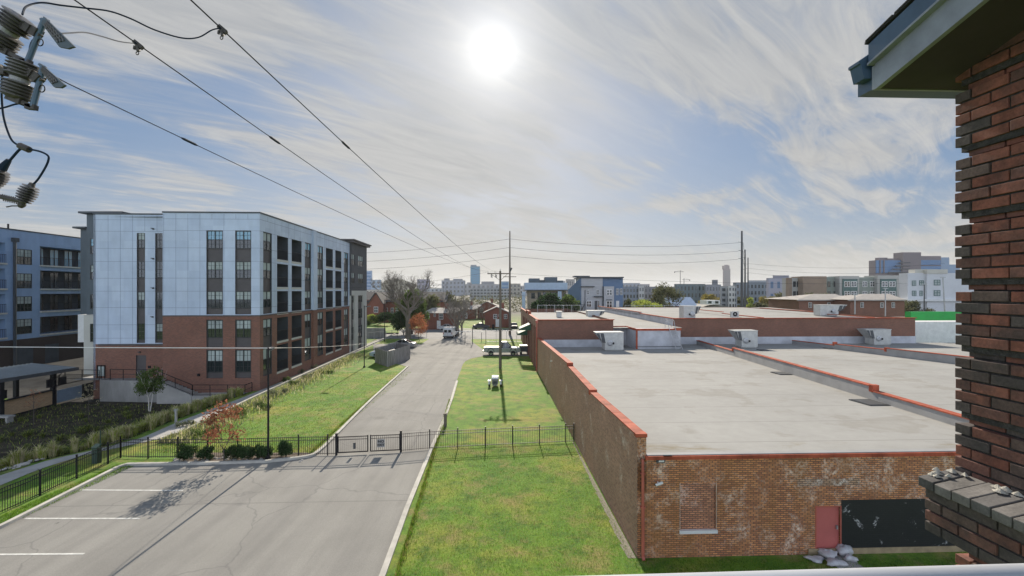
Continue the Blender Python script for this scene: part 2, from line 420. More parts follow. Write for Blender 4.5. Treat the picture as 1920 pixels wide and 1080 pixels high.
col = n.mix(n.ramp(n.math('ADD', oil.outputs['Distance'], n.math('MULTIPLY', d, 0.22)), [(0.14, 0.45), (0.24, 0.0)]), col, (0.13, 0.125, 0.115))
n.col(col); n.bump(c, 0.12, 0.01)
M['pave'] = n.mat
def sheet(name, pts, z, m, nsub=1):
    mb = MB(); mb.face([V((p.x, p.y, z)) for p in pts]); return struct(mb, name, m)
DL = [g(520, 866), g(575, 858), g(600, 846), g(632, 815), g(700, 747), g(765, 688)]    # left edge of the drive
LOTL = V((-22.0, 0, 0))
lot = [V((-21.2, 3, 0)), V((-4.2, 3, 0)), g(718, 1080), g(805, 852), g(868, 683)] + DL[::-1] + [g(240, 873)]
sheet('driveway', lot, 0.008, M['pave'])
apron = [g(765, 688), g(868, 683), g(873, 677), g(884, 672), g(905, 668), g(1000, 668), g(1000, 655), g(905, 655), g(884, 640), g(884, 632), g(810, 632), g(790, 645), g(700, 645), g(700, 662), g(735, 680)]
sheet('parking_apron', apron, 0.012, M['pave'])
M['road'] = mat('road_asphalt', (0.2, 0.2, 0.2), 0.9, 0.2, 0.4, 0.1, bscale=20)
M['paint'] = mat('road_paint', (0.62, 0.62, 0.58), 0.7, 0.25, 6)
y0, y1 = g(900, 636).y, g(900, 618).y
sheet('road', [V((-150, y0 + 5.7, 0)), V((90, y0 - 3.5, 0)), V((90, y1 - 3.5, 0)), V((-150, y1 + 5.7, 0))], 0.016, M['road'])
sheet('sidewalk', [V((-150, y1 + 7.0, 0)), V((40, y1 - 0.3, 0)), V((40, y1 + 1.6, 0)), V((-150, y1 + 8.9, 0))], 0.012, M['concrete'])
mb = MB(); a = g(893, 618); b = g(905, 600)
mb.face([V((-8, y1, 0.02)), V((-6.4, y1, 0.02)), V((-6.0, 160, 0.02)), V((-7.4, 160, 0.02))]); struct(mb, 'front_walk', M['concrete'])
# parking bay lines
for k, (xa, xb, yy) in enumerate(((150, 345, 919), (47, 262, 972.5), (-60, 155, 1040.5))):
    p, q = g(xa, yy), g(xb, yy); q.y = p.y
    mb = MB(); mb.ob(V((p.x, p.y - 0.05, 0.012)), V((q.x - p.x, -0.06 + 0.06 * k, 0)), V((0, 0.1, 0)), V((0, 0, 0.001)))
    struct(mb, 'parking_line', M['paint'])
# kerbs
def kerbline(pts, w=0.16, h=0.13, name='kerb', m=None, z=0.0):
    mb = MB()
    P_ = [V((p.x, p.y, 0)) for p in pts]
    L_, R_ = [], []
    for i, p in enumerate(P_):
        d = (P_[min(i + 1, len(P_) - 1)] - P_[max(i - 1, 0)]).normalized(); nr = V((-d.y, d.x, 0)) * w / 2
        L_.append(p + nr); R_.append(p - nr)
    up = V((0, 0, h)); zz = V((0, 0, z - 0.05))
    for i in range(len(P_) - 1):
        a, b, c, d = L_[i] + zz, L_[i + 1] + zz, R_[i + 1] + zz, R_[i] + zz
        u2 = up + V((0, 0, 0.05))
        mb.face([a + u2, d + u2, c + u2, b + u2]); mb.face([a, a + u2, b + u2, b]); mb.face([d, c, c + u2, d + u2])
        if i == 0: mb.face([a, d, d + u2, a + u2])
        if i == len(P_) - 2: mb.face([b, b + u2, c + u2, c])
    return struct(mb, name, m or M['kerb'])
def smooth(pts, k=6):
    out = []
    for i in range(len(pts) - 1):
        p0, p1, p2, p3 = pts[max(i - 1, 0)], pts[i], pts[i + 1], pts[min(i + 2, len(pts) - 1)]
        for j in range(k):
            t_ = j / k
            out.append(0.5 * ((2 * p1) + (p2 - p0) * t_ + (2 * p0 - 5 * p1 + 4 * p2 - p3) * t_ ** 2 + (3 * p1 - p0 - 3 * p2 + p3) * t_ ** 3))
    return out + [pts[-1]]
kerbline([V((-21.3, 3, 0)), V((-21.4, 14, 0)), g(12, 985), g(120, 930), g(222, 878), g(238, 873), g(300, 872), g(430, 869.5)] + smooth([g(500, 867)] + DL[1:], 4), 0.2, 0.14)
kerbline([V((-4.3, 3, 0)), g(718, 1080), g(762, 958), g(805, 852), g(832, 790), g(848, 746), g(857, 715)], 0.22, 0.1)
# path by the garden and the long kerb wall by the apartments
pl = [V((x, y, 0)) for y, x in PL]; pr = [V((x, y, 0)) for y, x in PR]
mb = MB()
for i in range(40):
    ya, yb = 10 + i * 0.84, 10 + (i + 1) * 0.84
    mb.face([V((lerp(PL, ya), ya, 0.02)), V((lerp(PR, ya), ya, 0.02)), V((lerp(PR, yb), yb, 0.02)), V((lerp(PL, yb), yb, 0.02))])
a_, b_ = g(462, 744), g(487, 741)
mb.face([V((lerp(PL, 43.6), 43.6, 0.02)), V((lerp(PR, 43.6), 43.6, 0.02)), V((lerp(PR, 43.6) - 0.3, 52, 0.02)), V((lerp(PL, 43.6) - 0.1, 52, 0.02))])
struct(mb, 'garden_path', M['concrete'])
LW0, LW1 = g(396, 786), g(742, 627)
kerbline([g(300, 826), g(341, 813), g(396, 786), g(480, 745), g(560, 708), g(650, 667), g(742, 626)], 0.22, 0.2, 'path_kerb', M['kerb'])
mb = MB(); c0 = V((-25.28, 46, 0))
for i in range(12):
    a = LW0.lerp(LW1, 0.22 + i * 0.065); b = LW0.lerp(LW1, 0.22 + (i + 1) * 0.065)
    mb.face([a + V((0, 0, 0.012)), b + V((0, 0, 0.012)), b + V((-1.6, 0, 0.012)), a + V((-1.6, 0, 0.012))])
struct(mb, 'gravel_bed', mat('pale_gravel', (0.26, 0.25, 0.21), 0.95, 0.45, 3, 0.6, bscale=30))
# mulch in the sunk garden
M['mulch'] = mat('dark_mulch', (0.06, 0.05, 0.036), 0.95, 0.6, 1.2, 0.5, bscale=9, spec=0.1)
mb = MB(); gx = [-75 + 0.75 * i for i in range(70)]; gy = [8 + 0.75 * i for i in range(60)]
for a in gx:
    for b in gy:
        if lerp(PL, b + 0.4) - a > 1.2 and b < 52:
            q = [(a, b), (a + 0.75, b), (a + 0.75, b + 0.75), (a, b + 0.75)]
            q = [(min(x, lerp(PL, y) - 0.35), y) for x, y in q]
            mb.face([V((x, y, tz(x, y) + 0.03)) for x, y in q])
struct(mb, 'mulch_bed', M['mulch'], True)
M['yard'] = mat('courtyard_paving', (0.05, 0.05, 0.048), 0.9, 0.4, 0.8, 0.1, spec=.1)
mb = MB()
for a in range(-75, -40, 2):
    for b in range(45, 76, 2): mb.face([V((x, y, tz(x, y) + .035)) for x, y in ((a, b), (a + 2, b), (a + 2, b + 2), (a, b + 2))])
struct(mb, 'courtyard_paving', M['yard'], True)
# planted strip behind the back kerb, gravel margin along the brick wall
sheet('planting_bed', [g(318, 868), g(520, 864), g(585, 852), V((-12.2, 28.3, 0)), V((-20, 28.3, 0))], 0.014, mat('bed_soil', (0.12, 0.09, 0.065), 0.95, 0.4, 3, 0.6, bscale=25))
n = NT('wall_margin_gravel'); n.rough(0.95); f = n.noise(14, 5, 0.75)
n.col(n.ramp(f, [(0.3, (0.12, 0.11, 0.08)), (0.6, (0.3, 0.28, 0.22)), (0.75, (0.42, 0.4, 0.34))])); n.bump(f, 0.7, 0.05); M['margin'] = n.mat
mb = MB(); a, b = g(1193, 1047), g(1075, 829)
for i in range(14):
    p, q = a.lerp(b, i / 14), a.lerp(b, (i + 1) / 14)
    wa, wb = 0.32 * (1 - i / 14) * random.uniform(0.6, 1.1) + 0.06, 0.32 * (1 - (i + 1) / 14) + 0.06
    mb.face([p + V((0, 0, 0.01)), q + V((0, 0, 0.01)), q + V((-wb, 0, 0.01)), p + V((-wa, 0, 0.01))])
struct(mb, 'wall_margin', M['margin'])
# ------------------------------------------------------------------ brick warehouse on the right
W0 = g(1195, 1047); W0.z = 0
def W(s, r, z): return W0 + S * s + R * r + V((0, 0, z))
def s_at(px):   # distance along the left wall seen at a pixel column
    k = (px - CX) / F; return (k * W0.y - W0.x) / (S.x - k * S.y)
def zroof(s): return 3.84 - 0.0208 * s
def onroof(px, py):
    k, c = (px - CX) / F, (py - HZ) / F
    A = k * S.x + S.y; B = -(W0.x * S.x + W0.y * S.y)
    Y = (H - 3.84 + 0.0208 * B) / (c - 0.0208 * A)
    return V((k * Y, Y, H - c * Y))
def sr(p): d = V((p.x, p.y, 0)) - W0; return d.dot(S), d.dot(R)
def front_r(px, s=0):
    k = (px - CX) / F; o = W0 + S * s
    return (k * o.y - o.x) / (R.x - k * R.y)
def front_z(px, py, s=0):
    p = W(s, front_r(px, s), 0); return H - (py - HZ) / F * p.y
def left_z(px, py): return H - (py - HZ) / F * W(s_at(px), 0, 0).y
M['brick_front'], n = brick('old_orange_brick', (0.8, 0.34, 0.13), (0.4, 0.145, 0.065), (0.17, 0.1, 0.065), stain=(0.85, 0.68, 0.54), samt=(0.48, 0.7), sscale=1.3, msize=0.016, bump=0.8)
# water marks and rust bloom down the front
c_in = n.b.inputs['Base Color'].links[0].from_socket
sv_ = n.mapping(scale=(1.2, 1.2, 0.3)); ff = n.ramp(n.noise(0.7, 5, 0.65, sv_), [(0.45, 0.0), (0.7, 0.6)])
n.col(n.mix(ff, c_in, (0.26, 0.12, 0.03), 'MIX'))
M['mortar_pale'] = mat('pale_mortar_edge', (.5, .4, .32), .9, .4, 6)
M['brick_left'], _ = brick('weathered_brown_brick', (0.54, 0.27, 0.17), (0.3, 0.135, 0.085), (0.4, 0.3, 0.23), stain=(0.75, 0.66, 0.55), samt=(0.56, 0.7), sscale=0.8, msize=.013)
M['brick_rear'], _ = brick('red_brown_brick', (0.3, 0.125, 0.08), (0.21, 0.095, 0.065), (0.16, 0.11, 0.08))
M['brick_black'], n = brick('black_painted_brick', (0.012, 0.013, 0.014), (0.016, 0.017, 0.018), (0.009, 0.009, 0.01), stain=(0.5, 0.5, 0.5), samt=(0.61, 0.64), sscale=1.3, rough=0.5)
n = NT('roof_membrane'); n.rough(0.9); n.b.inputs['Specular IOR Level'].default_value = .15
p_ = n.mapping(rot=(0, 0, -SA)); sp_ = n.add('ShaderNodeSeparateXYZ'); n.l.new(p_, sp_.inputs[0])
a = n.noise(0.15, 6, 0.6); b = n.noise(1.6, 6, 0.7); c = n.noise(0.8, 6, 0.65, n.mapping(scale=(0.25, 1.4, 1), rot=(0, 0, -SA)))
col = n.ramp(a, [(0.3, (0.31, 0.305, 0.29)), (0.7, (0.375, 0.37, 0.35))])
col = n.mix(1.0, col, n.ramp(b, [(0.3, (0.92, 0.92, 0.91)), (0.7, (1.04, 1.04, 1.04))]), 'MULTIPLY')
col = n.mix(n.ramp(c, [(0.58, 0.0), (0.75, 0.4)]), col, (0.26, 0.25, 0.225))
fr_ = n.math('FRACT', n.math('MULTIPLY', sp_.outputs[1], 1 / 3.05))
col = n.mix(n.ramp(fr_, [(0.0, 0.75), (0.014, 0.75), (0.024, 0.0)]), col, (0.21, 0.205, 0.195)); pnd = n.ramp(n.noise(0.28, 7, 0.6, n.mapping(loc=(2, 5, 0))), [(0.54, 0.0), (0.6, 0.5), (0.68, 0.25)]); col = n.mix(pnd, col, (0.25, 0.235, 0.205))
d = n.noise(1.1, 7, 0.7, n.mapping(scale=(0.35, 1, 1), loc=(4, 2, 0), rot=(0, 0, -SA)))
edge = n.ramp(n.math('SUBTRACT', sp_.outputs[1], (W0.y * S.y + W0.x * S.x) + 0.4), [(0.0, 0.0), (0.25, 1.0), (0.5, 0.8), (1.0, 0.0)])
col = n.mix(n.math('MULTIPLY', edge, n.ramp(d, [(0.5, 0.0), (0.62, 0.8)])), col, (0.22, 0.18, 0.1))
n.col(col); n.bump(n.math('ADD', b, n.ramp(fr_, [(0.0, 1.0), (0.015, 1.0), (0.02, 0.0)])), 0.25, 0.02); M['roof'] = n.mat
M['flash'] = mat('white_membrane_upstand', (0.5, 0.51, 0.54), 0.7, 0.2, 0.8); M['flash2'] = mat('grey_membrane_upstand', (0.3, 0.3, 0.3), 0.8, 0.15, 0.8)
T = Thing('brick_warehouse', 'long old brick warehouse with flat pale roofs and red coping right of the lawn', 'warehouse', W0)
sL, sM, sR_ = 39.5, 42.0, 42.5
rgapL, rgapR = front_r(1150, sL), front_r(1262, sR_)
RW = 62.0
# front wall with a bricked-up window and the pink door
mb = MB()
def facade(mb, O, u, nrm, Wd, z0, z1, opens, depth, matf, usplit=(), zsplit=(), revm=None):
    us = sorted({0.0, Wd, *usplit, *[x for o in opens for x in o[:2]]}); zs = sorted({z0, z1, *zsplit, *[x for o in opens for x in o[2:4]]})
    us = [x for x in us if 0 <= x <= Wd]; zs = [x for x in zs if z0 <= x <= z1]
    P_ = lambda a, z, dd=0: V((O.x, O.y, 0)) + u * a - nrm * dd + V((0, 0, z))
    fl = u.cross(UP).dot(nrm) < 0
    def q(pts, mi): mb.face(pts[::-1] if fl else pts, mi)
    for a, b in zip(us, us[1:]):
        if b - a < 1e-5: continue
        for c, d in zip(zs, zs[1:]):
            if d - c < 1e-5: continue
            m_, n_ = (a + b) / 2, (c + d) / 2
            if any(o[0] < m_ < o[1] and o[2] < n_ < o[3] for o in opens): continue
            q([P_(a, c), P_(b, c), P_(b, d), P_(a, d)], matf(m_, n_))
    for o in opens:
        a, b, c, d = o[:4]; dp = o[4] if len(o) > 4 else depth
        mi = matf((a + b) / 2, (c + d) / 2 if revm is None else c) if revm is None else revm
        q([P_(a, c), P_(a, c, dp), P_(b, c, dp), P_(b, c)][::-1], mi); q([P_(a, d), P_(b, d), P_(b, d, dp), P_(a, d, dp)][::-1], mi)
        q([P_(a, c), P_(a, d), P_(a, d, dp), P_(a, c, dp)][::-1], mi); q([P_(b, c), P_(b, c, dp), P_(b, d, dp), P_(b, d)][::-1], mi)
dr = (front_r(1531), front_r(1575), 0.05, front_z(1553, 951))
wr = (front_r(1275), front_r(1343), front_z(1310, 995), front_z(1310, 905), 0.06)
zf = 3.78
facade(mb, W0, R, -S, RW, -0.4, zf, [dr, wr], 0.12, lambda a, b: 0)
a, b, c, d = wr[:4]; q_ = lambda u_, z_: W(0.06, u_, z_)
mb.face([q_(a, c), q_(b, c), q_(b, d), q_(a, d)], 2)
for x in (a - .012, b - .01): mb.ob(W(-.006, x, c), R * .022, S * .01, V((0, 0, d - c)), 3)
zA = (4.62, 4.62); stp = [0, s_at(1107), s_at(1065), sL + 0.3]
ztop = [4.68, 4.68 + 0.0, 4.72]
zs_ = [(left_z(1190, 812), left_z(1109, 739)), (left_z(1105, 731), left_z(1067, 689)), (left_z(1064, 681), left_z(1014, 641))]
for i in range(3):
    a, b = stp[i], stp[i + 1]; za, zb = zs_[i]
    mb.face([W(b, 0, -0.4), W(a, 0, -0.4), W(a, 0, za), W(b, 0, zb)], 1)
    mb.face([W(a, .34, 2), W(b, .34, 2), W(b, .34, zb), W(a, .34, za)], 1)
    mb.face([W(a, 0, 2.5), W(a, .34, 2.5), W(a, .34, za), W(a, 0, za)], 0)
M['brick_infill'], _ = brick('infill_brick', (0.74, 0.33, 0.17), (0.4, 0.16, 0.09), (0.17, 0.1, 0.07), stain=(0.85, 0.62, 0.52), samt=(0.46, 0.62), msize=.017)
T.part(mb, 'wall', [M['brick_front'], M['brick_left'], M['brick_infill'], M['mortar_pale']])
mb = MB()
for i in range(3):
    a, b = stp[i], stp[i + 1] + (0.25 if i < 2 else 0); za, zb = zs_[i]
    if i: a += 0.0
    nseg = 5
    for k in range(nseg):
        p, q = a + (b - a) * k / nseg, a + (b - a) * (k + 1) / nseg - 0.02
        f0, f1 = (p - a) / (b - a), (q - a) / (b - a)
        o = W(p, -0.05, za + (zb - za) * f0)
        mb.ob(o, W(q, -0.05, za + (zb - za) * f1) - o, R * 0.42, V((0, 0, 0.065)))
    mb.ob(W(a - 0.03, -0.055, za - (0.22 if i else 0.06)), S * 0.3, R * 0.43, V((0, 0, 0.135 + (0.16 if i else 0))))
T.part(mb, 'coping', M['redmetal'], bev=0.012)
# roof sheets
mb = MB()
mb.face([W(0.02, .34, zroof(0) + .02), W(0.02, RW, zroof(0) + .02), W(sM + 1, RW, zroof(sM + 1)), W(sM + 1, .34, zroof(sM + 1))])
T.part(mb, 'roof', M['roof'])
mb = MB(); zr = zf
for i in range(60):
    a, b = i * 1.0 - 0.05, i * 1.0 + 0.94
    mb.ob(W(-0.13, a + 0.34 if i == 0 else a, zr - 0.07), S * 0.125, R * (b - a), V((0, 0, 0.13)))
mb.ob(W(-0.03, 0.36, zr + 0.055), S * 0.25, R * RW, V((0, 0, 0.03)), 1)
T.part(mb, 'gutter', [M['redmetal'], M['flash2']])
mb = MB(); rdp = front_r(1204)
mb.tube([W(-0.06, rdp, zr - 0.05), W(-0.08, rdp, zr - 0.2), W(-0.08, rdp, 1.9)], 0.055, 8)
mb.tube([W(-0.09, rdp, 1.95), W(-0.09, rdp, 0.15), W(-0.2, rdp, 0.03)], 0.062, 8)
mb.box(W(-0.06, rdp, 1.95), (0.17, 0.14, 0.06), 0, SA); mb.box(W(-0.06, rdp, 3.2), (0.17, 0.13, 0.04), 0, SA)
T.part(mb, 'downpipe', M['downpipe'])
mb = MB(); a, b, c, d = dr
mb.ob(W(0.06, a, c), R * (b - a), S * 0.05, V((0, 0, d - c)))
o = T.part(mb, 'door', mat('pink_red_door', (0.47, 0.12, 0.105), 0.55, 0.12, 1.0))
mb = MB(); mb.box(W(0.03, b - 0.1, 1.0), (0.05, 0.06, 0.14), 0, SA); T.part(mb, 'handle', M['steel'], o)
mb = MB()
for (x0, x1, za, zb) in ((a - .05, a, c, d + .05), (b, b + .05, c, d + .05), (a, b, d, d + .05)):
    mb.ob(W(-0.015, x0, za), R * (x1 - x0), S * 0.08, V((0, 0, zb - za)))
T.part(mb, 'door_frame', M['downpipe'])
mb = MB(); a, b, c, d = wr[:4]
mb.ob(W(-0.06, a - .03, c - 0.09), R * (b - a + .06), S * 0.14, V((0, 0, 0.12))); T.part(mb, 'window_sill', M['white'])
mb = MB(); a, b = front_r(1577), front_r(1577) + 6.2; c, d = front_z(1650, 1028), front_z(1650, 936)
mb.ob(W(-0.012, a, c), R * (b - a), S * 0.01, V((0, 0, d - c))); T.part(mb, 'black_panel', M['brick_black'])
M['lintel'], _ = brick('limewashed_lintel_brick', (.62, .38, .23), (.36, .2, .12), (.16, .11, .08), stain=(.8, .72, .64), samt=(.46, .66), sscale=1.6, msize=.016)
mb = MB(); a = front_r(1495); z_ = front_z(1550, 911); mb.ob(W(-.008, a, z_), R * (front_r(1612) - a), S * .006, V((0, 0, .27))); T.part(mb, 'lintel', M['lintel'])
mb = MB(); mb.ob(W(-0.04, front_r(1515), -0.1), R * 9, S * 0.035, V((0, 0, 0.32))); T.part(mb, 'foundation', mat('foundation_stone', (0.33, 0.25, 0.15), 0.9, 0.25, 3, 0.3))
mb = MB(); a = front_r(1230); z_ = front_z(1238, 863)
mb.ob(W(-0.05, a, z_ - .08), R * 0.32, S * 0.05, V((0, 0, 0.15))); mb.ob(W(-0.08, a + .08, z_ - .04), R * 0.2, S * 0.04, V((0, 0, 0.06)), 1)
T.part(mb, 'vent', [M['darkgrey'], M['white']])
# inner parapets: a run in stepped pieces, white upstand with red coping
def parapet(pa, pb, hs, breaks, thick=0.3):
    s0, r0 = sr(pa); s1, r1 = sr(pb)
    rr = lambda s: r0 + (r1 - r0) * (s - s0) / (s1 - s0)
    mw, mc = MB(), MB(); br = [0.05] + breaks + [sM]
    for (a, b), h in zip(zip(br, br[1:]), hs):
        for k in range(2):
            p, q = a + (b - a) * k / 2, a + (b - a) * (k + 1) / 2
            o = W(p, rr(p), zroof(p) - .05); e = W(q, rr(q), zroof(q) - .05) - o
            mw.ob(o, e, R * thick, V((0, 0, h + .05)))
            pass
            oc = W(p + .01, rr(p) - .05, zroof(p) + h); ec = W(q - .01, rr(q) - .05, zroof(q) + h) - oc
            mc.ob(oc, ec, R * (thick + .1), V((0, 0, 0.07)))
    for x in breaks:
        mc.ob(W(x - .02, rr(x) - .06, zroof(x) + min(hs) - .02), S * 0.26, R * (thick + .12), V((0, 0, max(hs) - min(hs) + .13)))
    o = T.part(mw, 'parapet', M['flash2']); T.part(mc, 'coping', M['redmetal'], o, bev=0.01)
p1, p2 = onroof(1388, 672), onroof(1725, 779)
b1, b2 = sr(onroof(1640, 751))[0], sr(onroof(1366, 668))[0]
parapet(p1, p2, (0.5, 0.78, 0.5), [b1, b2])
p1, p2 = onroof(1540, 652), onroof(1797, 684)
parapet(p1, p2, (0.75, 0.6, 0.45), [sr(onroof(1697, 667))[0], sr(onroof(1572, 655))[0]])
# rear sections, taller
def block(s0, s1, r0, r1, ztp, zb, sides='flrb', roofz=None):
    mb = MB()
    mb.face([W(s0, r0, zb), W(s0, r1, zb), W(s0, r1, ztp), W(s0, r0, ztp)], 0)
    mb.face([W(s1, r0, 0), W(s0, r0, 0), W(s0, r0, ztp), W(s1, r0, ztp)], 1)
    mb.face([W(s0, r1, 0), W(s1, r1, 0), W(s1, r1, ztp), W(s0, r1, ztp)], 0)
    mb.face([W(s1, r1, 0), W(s1, r0, 0), W(s1, r0, ztp), W(s1, r1, ztp)], 0)
    return mb
mb = block(sL, 75, 0, rgapL, 6.35, 0); T.part(mb, 'rear_wall', [M['brick_rear'], M['brick_left']])
mb = block(sR_, 86, rgapR, front_r(1716, sR_), 6.3, 0); T.part(mb, 'rear_wall', [M['brick_rear'], M['flash']])
mb = MB()
mb.ob(W(sL - .06, .34, 2.4), R * (rgapL - .34), S * .05, V((0, 0, 3.94 - 2.4)))
mb.ob(W(sR_ - .06, rgapR, 2.4), R * (front_r(1716, sR_) - rgapR + .05), S * .05, V((0, 0, 3.9 - 2.4)))
T.part(mb, 'upstand', M['flash'])
mb = MB()
mb.face([W(sL + .2, .2, 6.0), W(sL + .2, rgapL, 6.0), W(64, rgapL, 6.15), W(64, .2, 6.15)])
mb.face([W(sL, rgapL, 5.38), W(sL, rgapR, 5.38), W(84, rgapR, 5.5), W(84, rgapL, 5.5)])
mb.face([W(sR_ + .2, rgapR, 6.05), W(sR_ + .2, front_r(1716, sR_) - .1, 6.05), W(85, front_r(1716, sR_) + 6, 6.2), W(85, rgapR, 6.2)])
T.part(mb, 'rear_roof', M['roof'])
mb = MB()
def cop(a, b, z0, z1, w=.36, h=.1):
    o = W(a[0], a[1], z0); e = W(b[0], b[1], z1) - o; d = V((e.x, e.y, 0)).normalized(); pr = V((d.y, -d.x, 0))
    mb.ob(o - pr * w / 2, e, pr * w, V((0, 0, h)))
cop((sL, -.05), (sL, rgapL + .1), 6.352, 6.352); cop((sR_, rgapR - .1), (sR_, front_r(1716, sR_) + .1), 6.302, 6.302)
cop((sL + .2, 0.02), (53, 0.02), 6.36, 6.36); cop((53, 0.02), (58, 0.02), 6.75, 6.75); cop((58, 0.02), (75, 0.02), 6.5, 6.5)
cop((sR_ + .2, rgapR), (56, rgapR), 6.31, 6.31); cop((56, rgapR), (70, rgapR), 6.5, 6.5); cop((70, rgapR), (86, rgapR), 6.45, 6.45)
rmid = front_r(1440, sR_); 
for rq in (front_r(1432, sR_), front_r(1640, sR_)):
    cop((sR_ + .2, rq), (54, rq + .3), 6.36, 6.36); cop((54, rq + .3), (70, rq + .7), 6.6, 6.6)
mb.ob(W(58, -.17, 6.3), S * .3, R * .4, V((0, 0, .58))); mb.ob(W(53, -.17, 6.3), S * .3, R * .4, V((0, 0, .58)))
T.part(mb, 'coping', M['redmetal'])
mb = MB()
mb.ob(W(53, 0, 6.3), S * 5, R * .3, V((0, 0, .45))); mb.ob(W(58.3, 0, 6.3), S * 16.7, R * .3, V((0, 0, .2)))
mb.ob(W(56, rgapR, 6.0), S * 14, R * .3, V((0, 0, .5)), 1); mb.ob(W(70.01, rgapR, 6.0), S * 16, R * .3, V((0, 0, .45)), 1)
T.part(mb, 'parapet', [M['brick_left'], M['flash']])
# pilasters and pipes on the left side of the rear section
mb = MB()
M['pil'] = mat('dark_red_brick', (0.2, 0.085, 0.065), 0.85, 0.25, 3)
for i, s in enumerate((40.5, 43.5, 47, 50.5, 54, 58, 62, 66)):
    mb = MB(); mb.ob(W(s, -.16, 0), S * .5, R * .155, V((0, 0, 5.4))); T.part(mb, 'pilaster', M['pil'])
mb = MB(); mb.tube([W(sL - .12, -.12, 6.2), W(sL - .12, -.12, 0.1)], 0.075, 8); mb.box(W(sL - .12, -.12, 6.2), (.3, .3, .35), 0, SA)
T.part(mb, 'downpipe', M['downpipe'])
# white stair box between the rear sections with red edging
rb0, rb1 = front_r(1193, 36.9), front_r(1276, 36.9); zb_ = 5.36
mb = MB(); mb.ob(W(36.9, rb0, zroof(37) - .1), R * (rb1 - rb0), S * 5.5, V((0, 0, zb_ - zroof(37) + .1)))
mb.ob(W(sL + 1.6, rgapL, 2.5), R * (rb0 - rgapL), S * 1, V((0, 0, zb_ - 2.5)))
o = T.part(mb, 'roof_box', M['flash'])
mb = MB()
mb.ob(W(36.78, rb0 - .06, zb_ - .1), R * (rb1 - rb0 + .12), S * .14, V((0, 0, .24)))
mb.ob(W(36.93, rb0 - .07, zb_ - .1), R * .14, S * 4.2, V((0, 0, .24))); mb.ob(W(sL + 1.46, rgapL, zb_ - .1), R * (rb0 - rgapL), S * .14, V((0, 0, .24)))
mb.ob(W(36.8, rb0 - .06, zroof(37)), R * .2, S * .08, V((0, 0, zb_ - zroof(37))))
T.part(mb, 'edging', M['redmetal'], o)
mb = MB(); mb.ob(W(36.86, rb0 + .14, zroof(37) + .24), R * (rb1 - rb0 - .14), S * .035, V((0, 0, .07))); T.part(mb, 'base_line', M['darkgrey'], o)
# ---- things on and by the warehouse
def hvac(px, py, wpx, hpx, label, rz=SA, name='rooftop_unit', base=None, flip=False):
    p = base or onroof(px, py); k = p.y / F
    w_, h_ = wpx * k * 0.56, hpx * k * .95
    T2 = Thing(name, label, 'air conditioner', p, rz, 'rooftop units on the warehouse', local=True)
    q = -1 if flip else 1
    mb = MB(); d_ = 1.5
    mb.box((q * w_ * 0.25, 0, h_ / 2 + .05), (w_, d_, h_ - .1)); mb.box((q * w_ * 0.25, 0, h_ - .03), (w_ + .08, d_ + .08, .07)); mb.box((q * w_ * .25, 0, .05), (w_ - .2, d_ - .2, .1))
    for xx in (-.25, .2): mb.box((q * w_ * (0.25 + xx), -d_ / 2 - .005, h_ * .5), (.02, .012, h_ * .8))
    T2.part(mb, 'casing', M['offwhite'], bev=.02)
    x0 = q * (w_ * 0.25 - q * 0 - w_ / 2) if q > 0 else w_ * .25
    xl = q * (-w_ * 0.25); xo = q * (-w_ * 0.25 - w_ * .5)
    mb = MB()
    mb.prism([(xl, -d_ / 2 + .02, h_), (xo, -d_ / 2 + .02, h_ - .02), (xl + q * .1, -d_ / 2 + .02, h_ * .35)], (0, d_ - .04, 0))
    T2.part(mb, 'intake_hood', M['offwhite'])
    mb = MB()
    for f0, f1 in ((.1, .42), (.5, .86)):
        a = V((xo + (xl - xo) * f0, 0, 0)); b = V((xo + (xl - xo) * f1, 0, 0))
        y_ = -d_ / 2 - .005
        zt = lambda f: (h_ - .12); zb2 = lambda f: h_ - .02 - (h_ * .63) * f * .8
        mb.face([(a.x, y_, zt(f0)), (b.x, y_, zt(f1)), (b.x + (xl - xo) * .22, y_, h_ * .42), (a.x + (xl - xo) * .22, y_, h_ * .42 + (zt(0) - h_ * .42) * (.62 if f0 < .3 else .05))])
    T2.part(mb, 'filter_panel', M['darkgrey'])
    mb = MB(); c = V((q * (w_ * .02), -d_ / 2, h_ * .42)); mb.lathe([(0.0, 0), (.33, 0), (.35, .08), (.2, .12), (0, .12)], c, (0, -1, 0), 16); mb.box((c.x + q * .38, -d_ / 2 - .08, h_ * .4), (.16, .16, .22), 1)
    T2.part(mb, 'flue', [M['steel'], M['black']])
    return T2.o
h1 = hvac(1140, 656, 62, 36, 'white rooftop unit with tilted hood beside the red-edged stair box')
h2 = hvac(1392, 651, 54, 34, 'white rooftop unit with two dark filters left of the black vent pipe')
h3 = hvac(1638, 646, 58, 31, 'white rooftop unit nearest the right end of the rear brick wall')
def onz(px, py, z): return g(px, py, z)
hvac(1117, 600, 40, 17, 'pale rooftop unit on the left rear roof before the blue house', base=at(1117, 598, 70), flip=True)
hvac(1294, 598, 40, 27, 'boxy pale rooftop unit on the rear roof behind the roof ladder', base=onz(1294, 599, 6.1), flip=True)
hvac(1557, 592, 62, 22, 'wide pale rooftop unit on the rear roof before the low brick hall', base=onz(1557, 592, 6.12), flip=True)
p = onz(1377, 596, 6.1); T2 = Thing('condenser_unit', 'small white condenser box with round black fan on rear roof', 'air conditioner', p, SA, local=True)
mb = MB(); mb.box((0, 0, .5), (1.1, .4, .9)); T2.part(mb, 'casing', M['offwhite'], bev=.03)
mb = MB(); mb.lathe([(0, 0), (.33, 0), (.33, .02), (0, .02)], (0, -.2, .55), (0, -1, 0), 16); mb.lathe([(0, .02), (.12, .02), (.1, .05), (0, .05)], (0, -.2, .55), (0, -1, 0), 10, 1); T2.part(mb, 'fan', [M['black'], M['offwhite']])
